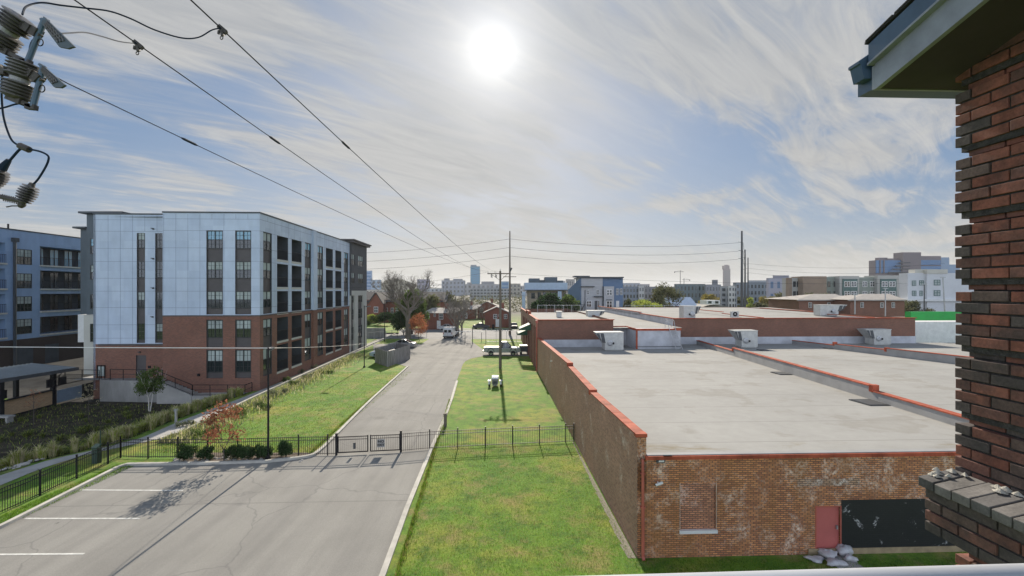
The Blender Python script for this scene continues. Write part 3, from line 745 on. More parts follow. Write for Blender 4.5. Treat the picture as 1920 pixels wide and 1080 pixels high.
p = onroof(1475, 641); mb = MB(); mb.tube([p, p + V((0, 0, 1.55))], .09, 8); mb.tube([p + V((0, 0, 1.5)), p + V((0, 0, 1.8))], [.16, .13], 8); mb.tube([p, p + V((0, 0, .06))], .3, 10)
single(mb, 'vent_pipe', 'black vent pipe standing before the white upstand on the roof', 'pipe', M['black'])
p = at(1048, 590, 68); p.z = 6.1
mb = MB(); mb.box(p + V((0, 0, .35)), (.7, .7, .7), 0, SA); mb.box(p + V((0, 0, .8)), (.9, .9, .14), 0, SA); single(mb, 'roof_vent', 'small pale box vent on the left rear roof edge', 'vent', M['offwhite'])
# roof ladder
T2 = Thing('roof_ladder', 'grey steel step ladder with curved handrails on the white roof box', 'ladder', W(36.4, front_r(1268, 36.4), zroof(36)))
a = front_r(1262, 36.4); mb = MB()
for k in (0, .75):
    mb.tube([W(36.0, a + k + .25, zroof(36)), W(36.3, a + k, 4.1), W(36.35, a + k - .1, 4.4), W(36.7, a + k - .35, 5.5), W(37.0, a + k - .4, 6.4), W(37.4, a + k - .42, 6.55), W(37.8, a + k - .42, 6.3), W(37.8, a + k - .42, 5.5)], .035, 5)
T2.part(mb, 'handrail', M['steel'])
mb = MB()
for i in range(9):
    f = i / 8; z = zroof(36) + .25 + f * (5.3 - zroof(36) - .25)
    x = a + .25 - .6 * f; mb.box(W(36.1 + .55 * f, x + .375, z), (.72, .16, .035), 0, SA)
T2.part(mb, 'tread', M['steel'])
for px, py, w_ in ((1465, 701, 24), (1630, 756, 40), (1430, 657, 14), (1555, 654, 14), (1675, 663, 20)):
    p = onroof(px, py); k = p.y / F * w_; mb = MB(); mb.box(p + V((0, 0, .03)), (k, k * 1.25, .06), 0, SA); mb.box(p + V((0, 0, .07)), (k * .9, k * 1.1, .03), 0, SA)
    single(mb, 'roof_hatch', {1465: 'small dark drain plate on the near roof before the stepped parapet', 1630: 'larger dark square plate on the near roof beside the red coping', 1430: 'tiny dark plate before the rooftop unit with two filters', 1555: 'thin dark plate behind the second red parapet', 1675: 'flat dark plate farthest right on the middle roof'}[px], 'roof plate', M['darkgrey'])
# camera on front wall and on left wall
def seccam(p, d, label):
    T2 = Thing('security_camera', label, 'camera', p); mb = MB(); mb.bar(p, p + d * .16, .05); T2.part(mb, 'bracket', M['white'])
    mb = MB(); q = p + d * .16; e = V((d.y, -d.x, -.35)).normalized(); mb.tube([q - e * .14, q + e * .14], .05, 8); mb.tube([q + e * .14, q + e * .15], .045, 8, 1); T2.part(mb, 'housing', [M['white'], M['black']])
seccam(W(0, front_r(1233), front_z(1235, 904)), -S, 'white bullet camera on the front brick wall by the downpipe')
seccam(W(s_at(1036), 0, left_z(1036, 677)), -R, 'white camera high on the long side brick wall')
# bags on the step, concrete pad
sheet('door_pad', [W(-1.5, front_r(1545), 0), W(-1.5, front_r(1590), 0), W(-0.05, front_r(1577), 0), W(-0.05, front_r(1530), 0)], 0.02, M['concrete'])
M['bag'] = mat('white_plastic_bag', (0.5, 0.49, 0.5), 0.45, 0.25, 4, 0.4)
rnd = random.Random(3)
names = ['flattened grey-white bag lying leftmost before the pink door', 'puffy white bag leaning on the pink door foot', 'white sack on top of the bag pile right of the door', 'loose pale bag at the pile front edge', 'white bag rightmost in the heap by the black wall']
for i, (px, py, sx, sy, sz) in enumerate(((1528, 1050, .5, .3, .14), (1553, 1044, .5, .35, .3), (1582, 1040, .45, .32, .42), (1566, 1058, .55, .35, .2), (1594, 1050, .3, .3, .22))):
    p = g(px, py, .02); p.y = min(p.y, W0.y + 0.2); nb = MB(); L_, Q_ = 14, 9
    for a in range(Q_ + 1):
        for b in range(L_):
            th, ph = math.pi * a / Q_, 2 * math.pi * b / L_
            r = 1 + .25 * math.sin(3 * ph + i) * math.sin(th) + rnd.uniform(-.2, .2)
            nb.v.append((p.x + sx * .62 * r * math.sin(th) * math.cos(ph), p.y + sy * .65 * r * math.sin(th) * math.sin(ph), max(0.02, p.z + sz * .36 + sz * .48 * r * math.cos(th))))
    for a in range(Q_):
        for b in range(L_):
            c = (b + 1) % L_; nb.f.append((a * L_ + b, a * L_ + c, (a + 1) * L_ + c, (a + 1) * L_ + b)); nb.m.append(0)
    single(nb, 'plastic_bag', names[i], 'bag', M['bag'], 'white bags heaped by the pink door', smooth=True)
# green awnings on the side
M['awn'] = mat('green_awning', (0.025, 0.1, 0.06), 0.6, 0.2, 2)
for s, z, lab in ((49.5, 5.2, 'green slanted awning higher on the warehouse side'), (54.5, 4.0, 'green slanted awning lower over the side door of the warehouse')):
    mb = MB(); mb.prism([W(s, 0, z), W(s, -1.75, z - .75), W(s, -1.75, z - .95), W(s, 0, z - .95)], S * 3.2); single(mb, 'awning', lab, 'awning', M['awn'])
# white neighbour building and the green fascia
T2 = Thing('white_store', 'low white building behind the warehouse with long bright green fascia', 'store', at(1755, 640, 70))
a = at(1716, 638, 66); b = at(1850, 640, 66); mb = MB(); mb.ob(V((a.x, 66, 0)), V((b.x - a.x + 8, 1, 0)), V((0, 3, 0)), V((0, 0, 5.5)))
T2.part(mb, 'wall', M['white'])
a = at(1708, 601, 79); mb = MB(); mb.ob(V((a.x, 79, a.z)), V((30, 1, 0)), V((0, 1.2, 0)), V((0, 0, 1.5))); T2.part(mb, 'fascia', mat('bright_green_panel', (0.005, 0.3, 0.05), 0.5, 0.1, 1))
mb = MB(); mb.ob(V((a.x + .3, 79.2, 0)), V((29, 1, 0)), V((0, 10, 0)), V((0, 0, a.z + .1))); mb.ob(V((a.x + 4, 72.5, 4.9)), V((12, .4, 0)), V((0, .3, 0)), V((0, 0, .25)), 1); T2.part(mb, 'rear_wall', [M['brick_rear'], M['redmetal']])
# ------------------------------------------------------------------ foreground brick wall, eave, ledge and balcony rail
E0 = V(((1790 - CX) / F * 2.83, 2.83, 0))
def E(s, r, z): return E0 - S * s + R * r + V((0, 0, z))    # s towards the viewer, r into the wall
def brickmats(seed, cols):
    out = []
    for i, c in enumerate(cols):
        n = NT('wall_brick'); n.rough(0.82)
        a = n.noise(5, 6, 0.65, n.mapping(loc=(i * 3.1 + seed, i * 1.7, 0))); b = n.noise(60, 4, 0.7)
        col = n.ramp(a, [(0.28, shade(c, 0.45)), (0.52, c), (0.75, shade(c, 1.35))])
        col = n.mix(n.ramp(n.noise(2.3, 5, 0.6, n.mapping(loc=(i * 9, 0, 4))), [(0.48, 0.0), (0.66, 0.75)]), col, (0.04, 0.037, 0.036))
        col = n.mix(1.0, col, n.ramp(b, [(0.3, (0.72, 0.72, 0.72)), (0.7, (1.2, 1.2, 1.2))]), 'MULTIPLY')
        n.col(col); n.bump(n.math('ADD', n.math('MULTIPLY', a, 0.5), b), 0.5, 0.004); out.append(n.mat)
    return out
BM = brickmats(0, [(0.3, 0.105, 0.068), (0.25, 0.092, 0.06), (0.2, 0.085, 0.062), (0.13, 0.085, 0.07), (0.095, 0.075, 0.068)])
M['mortar'] = mat('dark_mortar', (0.05, 0.045, 0.042), 0.95, 0.5, 30, 0.6, bscale=80)
M['mortar_lump'] = mat('dried_mortar', (0.4, 0.38, 0.33), 0.95, 0.2, 20, 0.6, bscale=60)
T = Thing('brick_house', 'near brick house wall at the right edge with rough dark and red bricks', 'house', E(0, 0, 0))
mb = MB(); mb.ob(E(0.075, 0.075, 0), -S * 3.2, R * 4, V((0, 0, 12.4))); 
T.part(mb, 'core_wall', M['mortar'])
rnd = random.Random(11)
PITCH = 0.0672; zrec = 9.172
mb = MB(); z = 7.72
row = 0
ledge_top, ledge_bot = 8.86, 8.53
while z < 12.2:
    k = round((z - zrec) / PITCH)
    rec = (k % 6 == 0)
    ins = 0.055 if rec else 0.0
    x = ins; L = 0.205
    first = True
    if row % 2: x0w = 0.098
    else: x0w = 0.205
    dark = 0.45 if z < 9.7 else 0.12
    while x < 3.2:
        wl = x0w if first else 0.205
        j = rnd.uniform(-.003, .003)
        # darker brick towards the lower part
        q = rnd.random()
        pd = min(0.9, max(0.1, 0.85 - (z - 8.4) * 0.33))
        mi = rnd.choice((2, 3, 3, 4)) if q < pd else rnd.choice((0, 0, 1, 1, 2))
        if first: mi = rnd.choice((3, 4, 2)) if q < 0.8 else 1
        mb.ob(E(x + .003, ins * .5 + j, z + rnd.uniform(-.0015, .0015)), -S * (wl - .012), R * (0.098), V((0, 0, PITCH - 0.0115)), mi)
        x += wl; first = False
    z += PITCH; row += 1
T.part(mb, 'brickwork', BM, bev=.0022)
mb = MB(); zz = zrec - 22 * PITCH
while zz < 12.3:
    if round((zz - zrec) / PITCH) % 6 == 0: mb.ob(E(.075, .042, zz - .006), -S * 3.1, R * .05, V((0, 0, PITCH)))
    else: mb.ob(E(.03, .012, zz - .011), -S * 3.1, R * .08, V((0, 0, PITCH + (.012 if round((zz - zrec) / PITCH) % 6 != 5 else 0))))
    zz += PITCH
T.part(mb, 'mortar_joint', M['mortar'])
# projecting ledge (rowlock bricks sloping out) and the courses under it
mb = MB(); LW_ = 0.19
zc_ = ledge_bot
for i in range(4):
    x = -0.0 if i % 2 else -0.1
    while x < 3.2:
        wl = .205
        xx = max(x, 0.0)
        mb.ob(E(xx + .003, -LW_ + rnd.uniform(-.004, .004), zc_ + .003), -S * (x + wl - xx - .012), R * (LW_ - .002), V((0, 0, PITCH - .0115)), rnd.choice((3, 3, 4, 4, 2)))
        x += wl
    zc_ += PITCH
T.part(mb, 'ledge_course', BM, bev=.0022)
mb = MB(); mb.ob(E(.012, -LW_ + .012, ledge_bot + .004), -S * 3.1, R * (LW_ - .014), V((0, 0, 4 * PITCH - .01))); T.part(mb, 'ledge_mortar', M['mortar'])
mb = MB(); x = -.01
while x < 3.1:
    wl = rnd.uniform(.098, .106); o = E(x, -LW_ - .035, zc_ + rnd.uniform(-.004, .004))
    mb.ob(o, -S * (wl - .009), R * (LW_ + .03) + V((0, 0, .045)), V((0, 0, .055)), rnd.choice((3, 3, 4)))
    x += wl
T.part(mb, 'ledge_sill', brickmats(5, [(0.13, 0.12, 0.115)] * 3 + [(0.16, 0.15, 0.14), (0.105, 0.1, 0.098)]), bev=.004)
mb = MB()
for (s_, r_, k) in [(a_, b_, c_ * .72) for a_, b_, c_ in ((.03, -.12, .03), (.0, -.17, .024), (.02, -.05, .03), (.08, -.1, .02), (.1, -.03, .025), (.30, -.035, .05), (.325, -.05, .04), (.28, -.03, .035), (.36, -.03, .03), (.06, -.15, .025), (.0, -.09, .03))]:
    N_ = 7; mb = MB()
    for rep in range(1):
        c = E(s_ + rnd.uniform(-.015, .015), r_ + rnd.uniform(-.015, .015), ledge_top + .015 + (r_ + LW_) * .22)
        b0 = len(mb.v)
        for a in range(N_):
            th = 2 * math.pi * a / N_; q = k * rnd.uniform(.6, 1.3)
            p = c - S * q * math.cos(th) * 1.3 + R * q * math.sin(th); mb.v.append((p.x, p.y, p.z - .01))
        mb.v.append((c.x, c.y, c.z + k * rnd.uniform(.3, .7)))
        for a in range(N_): mb.f.append((b0 + a, b0 + (a + 1) % N_, b0 + N_)); mb.m.append(0)
    T.part(mb, 'mortar_lump', M['mortar_lump'])
# eave: rake boards falling away from the viewer, soffit and end gutter
M['fascia_blue'] = mat('slate_blue_metal', (0.06, 0.105, 0.17), 0.45, 0.2, 3)
M['fascia_grey'] = mat('grey_painted_board', (0.27, 0.29, 0.34), 0.55, 0.22, 4, 0.05)
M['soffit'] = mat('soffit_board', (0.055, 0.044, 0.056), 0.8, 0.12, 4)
M['shingle'] = mat('dark_shingle', (0.03, 0.03, 0.032), 0.9, 0.4, 8, 0.3)
ye = 2.92
A1 = at(1640, 168, ye); A2 = at(1634, 118, ye); A3 = at(1629, 82, ye)
sl_ = 0.242; dv = (-S + V((0, 0, sl_))) * 3.4
mb = MB(); mb.ob(V((A1.x, ye, A1.z)), dv, R * .03, V((0, 0, A2.z - A1.z + .01)))
o = T.part(mb, 'rake_board', M['fascia_grey'])
mb = MB(); mb.ob(V((A2.x - .012, ye + .01, A2.z)), dv, R * .045, V((0, 0, A3.z - A2.z))); mb.ob(V((A2.x - .02, ye + .012, A2.z - .012)), dv, R * .055, V((0, 0, .014)), 1); T.part(mb, 'rake_trim', [M['fascia_blue'], M['fascia_grey']], o)
mb = MB(); q = at(1621, 84, ye + .03); mb.ob(V((q.x, ye + .03, q.z)), dv * 1.01, R * 2.5, V((0, 0, .014)))
for i in range(16): mb.ob(V((q.x - .004, ye + .02, q.z + .014)) + dv * (i / 16), dv * .058, R * .3, V((0, 0, .008)))
T.part(mb, 'roof_shingles', M['shingle'])
sw = E(0, 0, 0).x - A1.x + .3
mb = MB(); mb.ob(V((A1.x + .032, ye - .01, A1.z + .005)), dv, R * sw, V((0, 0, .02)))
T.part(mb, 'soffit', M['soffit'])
mb = MB(); mb.ob(V((A1.x, ye + .001, A1.z + .004)), S * .02, R * 4, V((0, 0, .15))); T.part(mb, 'end_board', M['fascia_grey'])
G1, G2 = at(1611, 157, ye + .04), at(1636, 157, ye + .04); GT = at(1597, 104, ye + .04)
mb = MB(); yy = ye + .13
prof = [at(*q_, yy) for q_ in ((1600, 159), (1594, 133), (1590.5, 132), (1590.5, 127), (1636, 96), (1638, 158))]
mb.prism(prof, S * -.09); T.part(mb, 'gutter', M['fascia_blue'])
mb = MB(); mb.ob(V((A1.x + .02, ye + .032, A1.z + .02)), S * .13, R * 4, V((0, 0, .14))); T.part(mb, 'eave_gutter', M['fascia_blue'])
# balcony handrail just in front of the viewer
T2 = Thing('balcony_rail', 'pale grey metal balcony handrail along the bottom right corner', 'railing', V((0, .72, 8.6)))
a, b = at(1330, 1078 + 31, .78), at(1920, 1060 + 31, .81); d = (b - a)
mb = MB(); mb.tube([a - d * 4, b + d * 1.2], .028, 20); T2.part(mb, 'handrail', mat('rail_metal', (0.5, 0.53, 0.58), 0.35, 0.08, 3), smooth=True)
mb = MB()
for i in range(8):
    p = a - d * 4 + d * (0.9 * i + .1); mb.bar(p, V((p.x, p.y, 8.7)), .016)
mb.bar(V((a - d * 4)) - V((0, 0, .85)), b + d * 1.2 - V((0, 0, .85)), .03)
T2.part(mb, 'baluster', M['darkgrey'])
# ------------------------------------------------------------------ apartment building
C0 = at(487, 738, 46); C0.z = 0
def u_at(O, u, px):
    k = (px - CX) / F; return (k * O.y - O.x) / (u.x - k * u.y)
def z_on(O, u, px, py):
    p = O + u * u_at(O, u, px); return H - (py - HZ) / F * p.y
def panelmat(name, c):
    n = NT(name); n.rough(0.42)
    f = n.noise(0.35, 4, 0.6); h = n.noise(2.0, 3, 0.5, n.mapping(scale=(1, 1, 0.3)))
    col = n.ramp(f, [(0.3, shade(c, 0.92)), (0.7, shade(c, 1.06))]); col = n.mix(0.5, col, n.ramp(h, [(0.35, (0.9, 0.9, 0.9)), (0.65, (1.05, 1.05, 1.05))]), 'MULTIPLY')
    vec, _z = wallcoords(n); b = n.add('ShaderNodeTexBrick'); b.offset = 0.0; n.l.new(vec, b.inputs['Vector']); b.inputs['Scale'].default_value = 1; b.inputs['Brick Width'].default_value = 1.17; b.inputs['Row Height'].default_value = 1.5; b.inputs['Mortar Size'].default_value = 0
    b.inputs['Color1'].default_value = (.9, .91, .93, 1); b.inputs['Color2'].default_value = (1.04, 1.03, 1.02, 1); col = n.mix(1.0, col, b.outputs['Color'], 'MULTIPLY')
    n.col(col); n.bump(n.noise(0.5, 2), 0.05, 0.03); return n.mat
M['panel'] = panelmat('pale_blue_panel', (0.49, 0.575, 0.69))
M['joint'] = mat('panel_joint', (0.17, 0.21, 0.3), 0.7, 0.1)
M['brick_apt'], _ = brick('apartment_brick', (0.31, 0.11, 0.065), (0.19, 0.07, 0.045), (0.2, 0.14, 0.11), msize=.013)
M['spandrel'] = mat('brown_spandrel', (0.075, 0.066, 0.066), 0.55, 0.12, 1.2)
M['slate'] = mat('slate_panel', (0.06, 0.085, 0.105), 0.5, 0.12, 0.6)
M['cream'] = mat('cream_panel', (0.5, 0.49, 0.44), 0.6, 0.08, 0.5)
M['cap'] = mat('dark_metal_coping', (0.035, 0.045, 0.055), 0.45, 0.15)
M['frame'] = mat('black_window_frame', (0.016, 0.02, 0.022), 0.4, 0.1)
M['greybrick'], _ = brick('grey_brick', (0.12, 0.12, 0.125), (0.095, 0.095, 0.1), (0.08, 0.08, 0.08))
rnd = random.Random(21)
def window(T, O, u, n, a, b, c, d, dep, cols=2, parent=None, up=None, simple=False, name='window', nb=True):
    # double-hung pair: outer frame, mullions, meeting rail, muntins; panes as a sub-part
    P_ = lambda x, z, q: V((O.x, O.y, 0)) + u * x - n * q + V((0, 0, z))
    mb = MB(); fw = .07
    def rect(x0, x1, z0, z1, q0, q1, mi=0): mb.ob(P_(x0, z0, q1), u * (x1 - x0), n * (q1 - q0), V((0, 0, z1 - z0)), mi)
    q0, q1 = dep - .07, dep + .02
    rect(a, b, c, c + fw, q0, q1); rect(a, b, d - fw, d, q0, q1)
    rect(a, a + fw, c + fw, d - fw, q0, q1); rect(b - fw, b, c + fw, d - fw, q0, q1)
    cw = (b - a) / cols; mid = (c + d) / 2
    for i in range(1, cols): rect(a + cw * i - fw * .6, a + cw * i + fw * .6, c + fw, d - fw, q0 + .003, q1)
    rect(a + fw, b - fw, mid - .035, mid + .035, q0 + .006, q1)
    if not simple:
        for i in range(cols):
            xm = a + cw * (i + .5); rect(xm - .012, xm + .012, c + fw, d - fw, q0 + .03, q1)
        for zz in ((c + mid) / 2, (d + mid) / 2): rect(a + fw, b - fw, zz - .012, zz + .012, q0 + .033, q1)
    o = T.part(mb, name, M['frame'], parent)
    mb = MB()
    up = up if up is not None else rnd.choice((1, 1, 1, 0))
    for i in range(cols):
        x0, x1 = a + cw * i, a + cw * (i + 1)
        cut = mid if nb else mid + (d - mid) * rnd.choice((0, 0, .5, -.4))
        mb.face([P_(x0, c, dep - .01), P_(x1, c, dep - .01), P_(x1, cut, dep - .01), P_(x0, cut, dep - .01)], 0)
        mb.face([P_(x0, cut, dep - .014), P_(x1, cut, dep - .014), P_(x1, d, dep - .014), P_(x0, d, dep - .014)], up)
    T.part(mb, 'pane', [M['glass'], M['blind'], M['blindsky']], o)
    return o
T = Thing('apartment_building', 'five-storey pale blue panelled apartment block on a red brick base left of the lawn', 'apartment block', C0)
ZT, ZB, ZR = 17.76, -0.9, 7.49
rows = [(14.2, 16.0), (11.23, 12.94), (8.23, 9.95), (5.29, 7.06), (1.82, 4.06)]
uF = -R; nF = -S
xr = u_at(C0, uF, 305)      # length of the brick-footed front block
colA = (u_at(C0, uF, 418), u_at(C0, uF, 387)); colB = (u_at(C0, uF, 471), u_at(C0, uF, 441))
opens = []
for a, b in (colA, colB):
    opens.append((a, b, 7.62, 16.03, .16)); opens.append((a, b, 4.35, 7.1, .16)); opens.append((a, b, 1.25, 4.1, .16))
PZ = [17.16, 16.0, 14.27, 12.95, 11.25, 9.95, 8.3]
def joints(mb, O, u, n, x0, x1, zs, step, skip, z0, z1, mi):
    def free(a, b, c, d): return not any(a < o[1] and b > o[0] and c < o[3] and d > o[2] for o in skip)
    x = x0 + step
    while x < x1 - .1:
        bounds = sorted([z0] + zs + [z1])
        for c, d in zip(bounds, bounds[1:]):
            if free(x - .03, x + .03, c + .02, d - .02):
                mb.ob(V((O.x, O.y, 0)) + u * (x - .014) + n * .003 + V((0, 0, c)), u * .028, -n * .01, V((0, 0, d - c)), mi)
        x += step
    xs_ = sorted({x0, x1, *[o[0] for o in skip], *[o[1] for o in skip]}); xs_ = [q for q in xs_ if x0 <= q <= x1]
    for z in zs:
        for a, b in zip(xs_, xs_[1:]):
            if b - a > .05 and free(a + .02, b - .02, z - .02, z + .02):
                mb.ob(V((O.x, O.y, 0)) + u * a + n * .0045 + V((0, 0, z - .014)), u * (b - a), -n * .012, V((0, 0, .028)), mi)
mb = MB()
facade(mb, C0, uF, nF, xr, ZB, ZT, opens, .16, lambda x, z: 1 if z < ZR else 0, zsplit=(ZR,), revm=2)
for a, b in (colA, colB):
    for o in opens:
        if o[0] == a: mb.face([C0 + uF * o[0] - nF * .16 + V((0, 0, o[2])), C0 + uF * o[1] - nF * .16 + V((0, 0, o[2])), C0 + uF * o[1] - nF * .16 + V((0, 0, o[3])), C0 + uF * o[0] - nF * .16 + V((0, 0, o[3]))], 2)
joints(mb, C0, uF, nF, .0, xr, PZ, 1.17, opens, ZR + .05, ZT - .1, 3)
# right-hand facade
uR = S; nR = R
LR = u_at(C0, uR, 655.6)
wc = [tuple(u_at(C0, uR, q) for q in pr) for pr in ((493.5, 509.5), (571.5, 583), (595.5, 605.5), (645, 652.5))]
bc = [tuple(u_at(C0, uR, q) for q in pr) for pr in ((519.5, 540), (547, 565.4), (611, 624), (628.8, 640))]
ro = []
for a, b in wc: ro += [(a, b, 7.62, 16.03, .16), (a, b, 1.25, 7.1, .16)]
for a, b in bc:
    for z0, z1 in ((13.42, 16.0), (10.4, 12.94), (7.62, 9.95), (4.5, 7.06), (1.2, 4.06)): ro.append((a, b, z0, z1, 1.5))
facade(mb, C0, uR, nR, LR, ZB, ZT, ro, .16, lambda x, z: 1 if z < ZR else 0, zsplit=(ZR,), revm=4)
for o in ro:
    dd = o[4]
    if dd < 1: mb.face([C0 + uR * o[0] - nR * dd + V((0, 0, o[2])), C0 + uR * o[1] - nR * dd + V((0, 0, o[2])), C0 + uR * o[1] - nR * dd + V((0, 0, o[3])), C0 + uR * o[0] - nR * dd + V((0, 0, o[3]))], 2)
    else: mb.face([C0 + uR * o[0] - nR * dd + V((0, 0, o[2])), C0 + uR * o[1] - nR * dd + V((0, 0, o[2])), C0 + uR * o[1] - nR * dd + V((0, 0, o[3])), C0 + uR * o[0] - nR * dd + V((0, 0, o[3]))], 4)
joints(mb, C0, uR, nR, 0, LR, PZ, 1.6, ro, ZR + .05, ZT - .1, 3)
pj0, pj1 = u_at(C0, uR, 585), u_at(C0, uR, 591)
mb.ob(C0 + uR * pj0 + V((0, 0, ZR)), uR * (pj1 - pj0), nR * .22, V((0, 0, ZT - ZR)), 0); mb.ob(C0 + uR * pj0 + V((0, 0, ZB)), uR * (pj1 - pj0), nR * .22, V((0, 0, ZR - ZB - .01)), 1)
# recessed left wing
O2 = C0 + S * .9; xw0, xw1 = xr - .01, u_at(O2, uF, 175)
ZW = z_on(O2, uF, 240, 645)
na = [tuple(max(xr + .04, q_) for q_ in sorted((u_at(O2, uF, p), u_at(O2, uF, q)))) for p, q in ((256.5, 272), (291, 306))]
wo = [(a, b, ZW + .1, z_on(O2, uF, 260, 437), .14) for a, b in na]
dra = tuple(sorted((u_at(O2, uF, 255), u_at(O2, uF, 274)))); drz = (1.35, z_on(O2, uF, 264, 666))
O2b = O2 + uF * xw0
rel = lambda o: (o[0] - xw0, o[1] - xw0, *o[2:])
facade(mb, O2b, uF, nF, xw1 - xw0, ZB, ZT - .05, [rel(o) for o in wo] + [(dra[0] - xw0, dra[1] - xw0, *drz, .2)], .14, lambda x, z: 1 if z < ZW else 0, zsplit=(ZW,), revm=2)
for o in wo: mb.face([O2 + uF * o[0] - nF * .14 + V((0, 0, o[2])), O2 + uF * o[1] - nF * .14 + V((0, 0, o[2])), O2 + uF * o[1] - nF * .14 + V((0, 0, o[3])), O2 + uF * o[0] - nF * .14 + V((0, 0, o[3]))], 2)
joints(mb, O2b, uF, nF, 0, xw1 - xw0, PZ + [6.55, 5.2], 1.2, [rel(o) for o in wo], ZW + .05, ZT - .15, 3)
mb.ob(O2 + uF * xw1, S * 14, -uF * .2, V((0, 0, ZT - .05)), 0)
# roof slab and far sides
mb.face([C0 + V((0, 0, ZT - .3)) + uF * .01 + S * .01, C0 + S * LR + V((0, 0, ZT - .3)), C0 + S * LR + uF * 17 + V((0, 0, ZT - .3)), C0 + S * 1 + uF * 17 + V((0, 0, ZT - .3))], 4)
mb.face([C0 + S * LR, C0 + S * LR + uF * 17, C0 + S * LR + uF * 17 + V((0, 0, ZT)), C0 + S * LR + V((0, 0, ZT))], 0)
T.part(mb, 'wall', [M['panel'], M['brick_apt'], M['spandrel'], M['joint'], M['recess']])
# coping
mb = MB()
mb.ob(C0 + nF * .08 + nR * .08 + V((0, 0, ZT)), uF * (xr + .1), S * .45, V((0, 0, .13))); mb.ob(C0 + nR * .08 + S * .37 + V((0, 0, ZT + .001)), S * (LR - .37), -R * .45, V((0, 0, .13)))
mb.ob(O2b + nF * .08 + uF * .02 + V((0, 0, ZT - .06)), uF * (xw1 - xw0), S * .4, V((0, 0, .12)))
T.part(mb, 'coping', M['cap'])
mb = MB()
mb.ob(C0 + nF * .05 + nR * .05 + V((0, 0, ZR - .06)), uF * xr, S * .04, V((0, 0, .12))); mb.ob(C0 + nR * .05 + V((0, 0, ZR - .06)), S * LR, -R * .04, V((0, 0, .12)))
mb.ob(O2b + nF * .1 + V((0, 0, ZW - .14)), uF * (xw1 - xw0 - .5), S * .09, V((0, 0, .16)))
T.part(mb, 'band', M['spandrel'])
# windows
for ci, (a, b) in enumerate((colA, colB)):
    for k, (c, d) in enumerate(rows): window(T, C0, uF, nF, a + .03, b - .03, c, d, .12, up=2 if k == 0 else 1)
for ci, (a, b) in enumerate(wc):
    for k, (c, d) in enumerate(rows): window(T, C0, uR, nR, a + .05, b - .05, c, d, .12, up=1 if k else rnd.choice((1, 2)), simple=True)
for ci, o in enumerate(wo):
    for k, (c, d) in enumerate(((14.3, 16.0), (11.3, 13.0), (8.2, 9.9), (5.0, 6.7))):
        window(T, O2, uF, nF, o[0] + .03, o[1] - .03, c, d, .1, cols=1, up=rnd.choice((0, 1)))
# balconies: slab edge, rail, glazed back door
for (a, b) in bc:
    for z0, z1 in ((13.42, 16.0), (10.4, 12.94), (7.62, 9.95), (4.5, 7.06), (1.2, 4.06)):
        mb = MB(); P_ = lambda x, q, z: C0 + uR * x - nR * q + V((0, 0, z))
        mb.ob(P_(a - .06, -.03, z0 - .24), uR * (b - a + .12), nR * -.1, V((0, 0, .23)), 1)
        mb.bar(P_(a, .05, z0 + 1.07), P_(b, .05, z0 + 1.07), .05); mb.bar(P_(a, .05, z0 + .1), P_(b, .05, z0 + .1), .04)
        n_ = int((b - a) / .13)
        for i in range(1, n_): x = a + (b - a) * i / n_; mb.bar(P_(x, .05, z0 + .1), P_(x, .05, z0 + 1.05), .018)
        dd = 1.46; m_ = a + (b - a) * .35
        mb.ob(P_(m_, dd, z0), uR * ((b - a) * .55), nR * .02, V((0, 0, 2.1)), 2); mb.bar(P_(m_ + (b - a) * .27, dd - .02, z0), P_(m_ + (b - a) * .27, dd - .02, z0 + 2.1), .06)
        T.part(mb, 'balcony', [M['black'], M['cream'], M['glass']])
# service door, wall lamps
mb = MB(); mb.ob(O2 + uF * dra[0] - nF * .15 + V((0, 0, drz[0])), uF * (dra[1] - dra[0]), nF * .05, V((0, 0, drz[1] - drz[0]))); T.part(mb, 'door', M['spandrel'])
mb = MB()
for px, py in ((289, 429), (289, 485), (289, 540), (288, 594), (264, 660)):
    x = u_at(O2, uF, px); p = O2 + uF * x + V((0, 0, z_on(O2, uF, px, py))); mb.ob(p, nF * .28, uF * .16, V((0, 0, .06))); mb.ob(p + V((0, 0, -.08)), nF * .08, uF * .16, V((0, 0, .08))); T.part(mb, 'vent_hood', M['darkgrey']); mb = MB()
mb = MB()
for px, py in ((283, 690), (375, 705)):
    p = C0 + uF * u_at(C0, uF, px) + V((0, 0, z_on(C0, uF, px, py))); mb.ob(p + nF * .01, nF * .16, uF * .18, V((0, 0, .25))); T.part(mb, 'wall_lamp', M['black']); mb = MB()
# grey tower at the far end of the right facade
tl = u_at(C0, uR, 684.5) - LR; zt = 18.15
OT = C0 + S * (LR + .02) + R * .3
tw = [tuple(u_at(OT, uR, q) for q in pr) for pr in ((658.5, 665), (671.5, 681))]
wz = z_on(OT, uR, 670, 545)
mb = MB(); to = [(a, b, -.5, wz - .8, .3) for a, b in tw] + [(a, b, c, d, .14) for a, b in tw for c, d in rows[:2]]
facade(mb, OT, uR, nR, tl, ZB, zt, to, .2, lambda x, z: 1 if z < wz else 0, zsplit=(wz,))
facade(mb, OT, uF, nF, 6, 7, zt, [], .2, lambda x, z: 0)
for o in to: mb.face([OT + uR * o[0] - nR * o[4] + V((0, 0, o[2])), OT + uR * o[1] - nR * o[4] + V((0, 0, o[2])), OT + uR * o[1] - nR * o[4] + V((0, 0, o[3])), OT + uR * o[0] - nR * o[4] + V((0, 0, o[3]))], 2)
mb.face([OT + S * tl, OT + S * tl + uF * 9, OT + S * tl + uF * 9 + V((0, 0, zt)), OT + S * tl + V((0, 0, zt))], 0)
T.part(mb, 'tower_wall', [M['greybrick'], M['cream'], M['spandrel']])
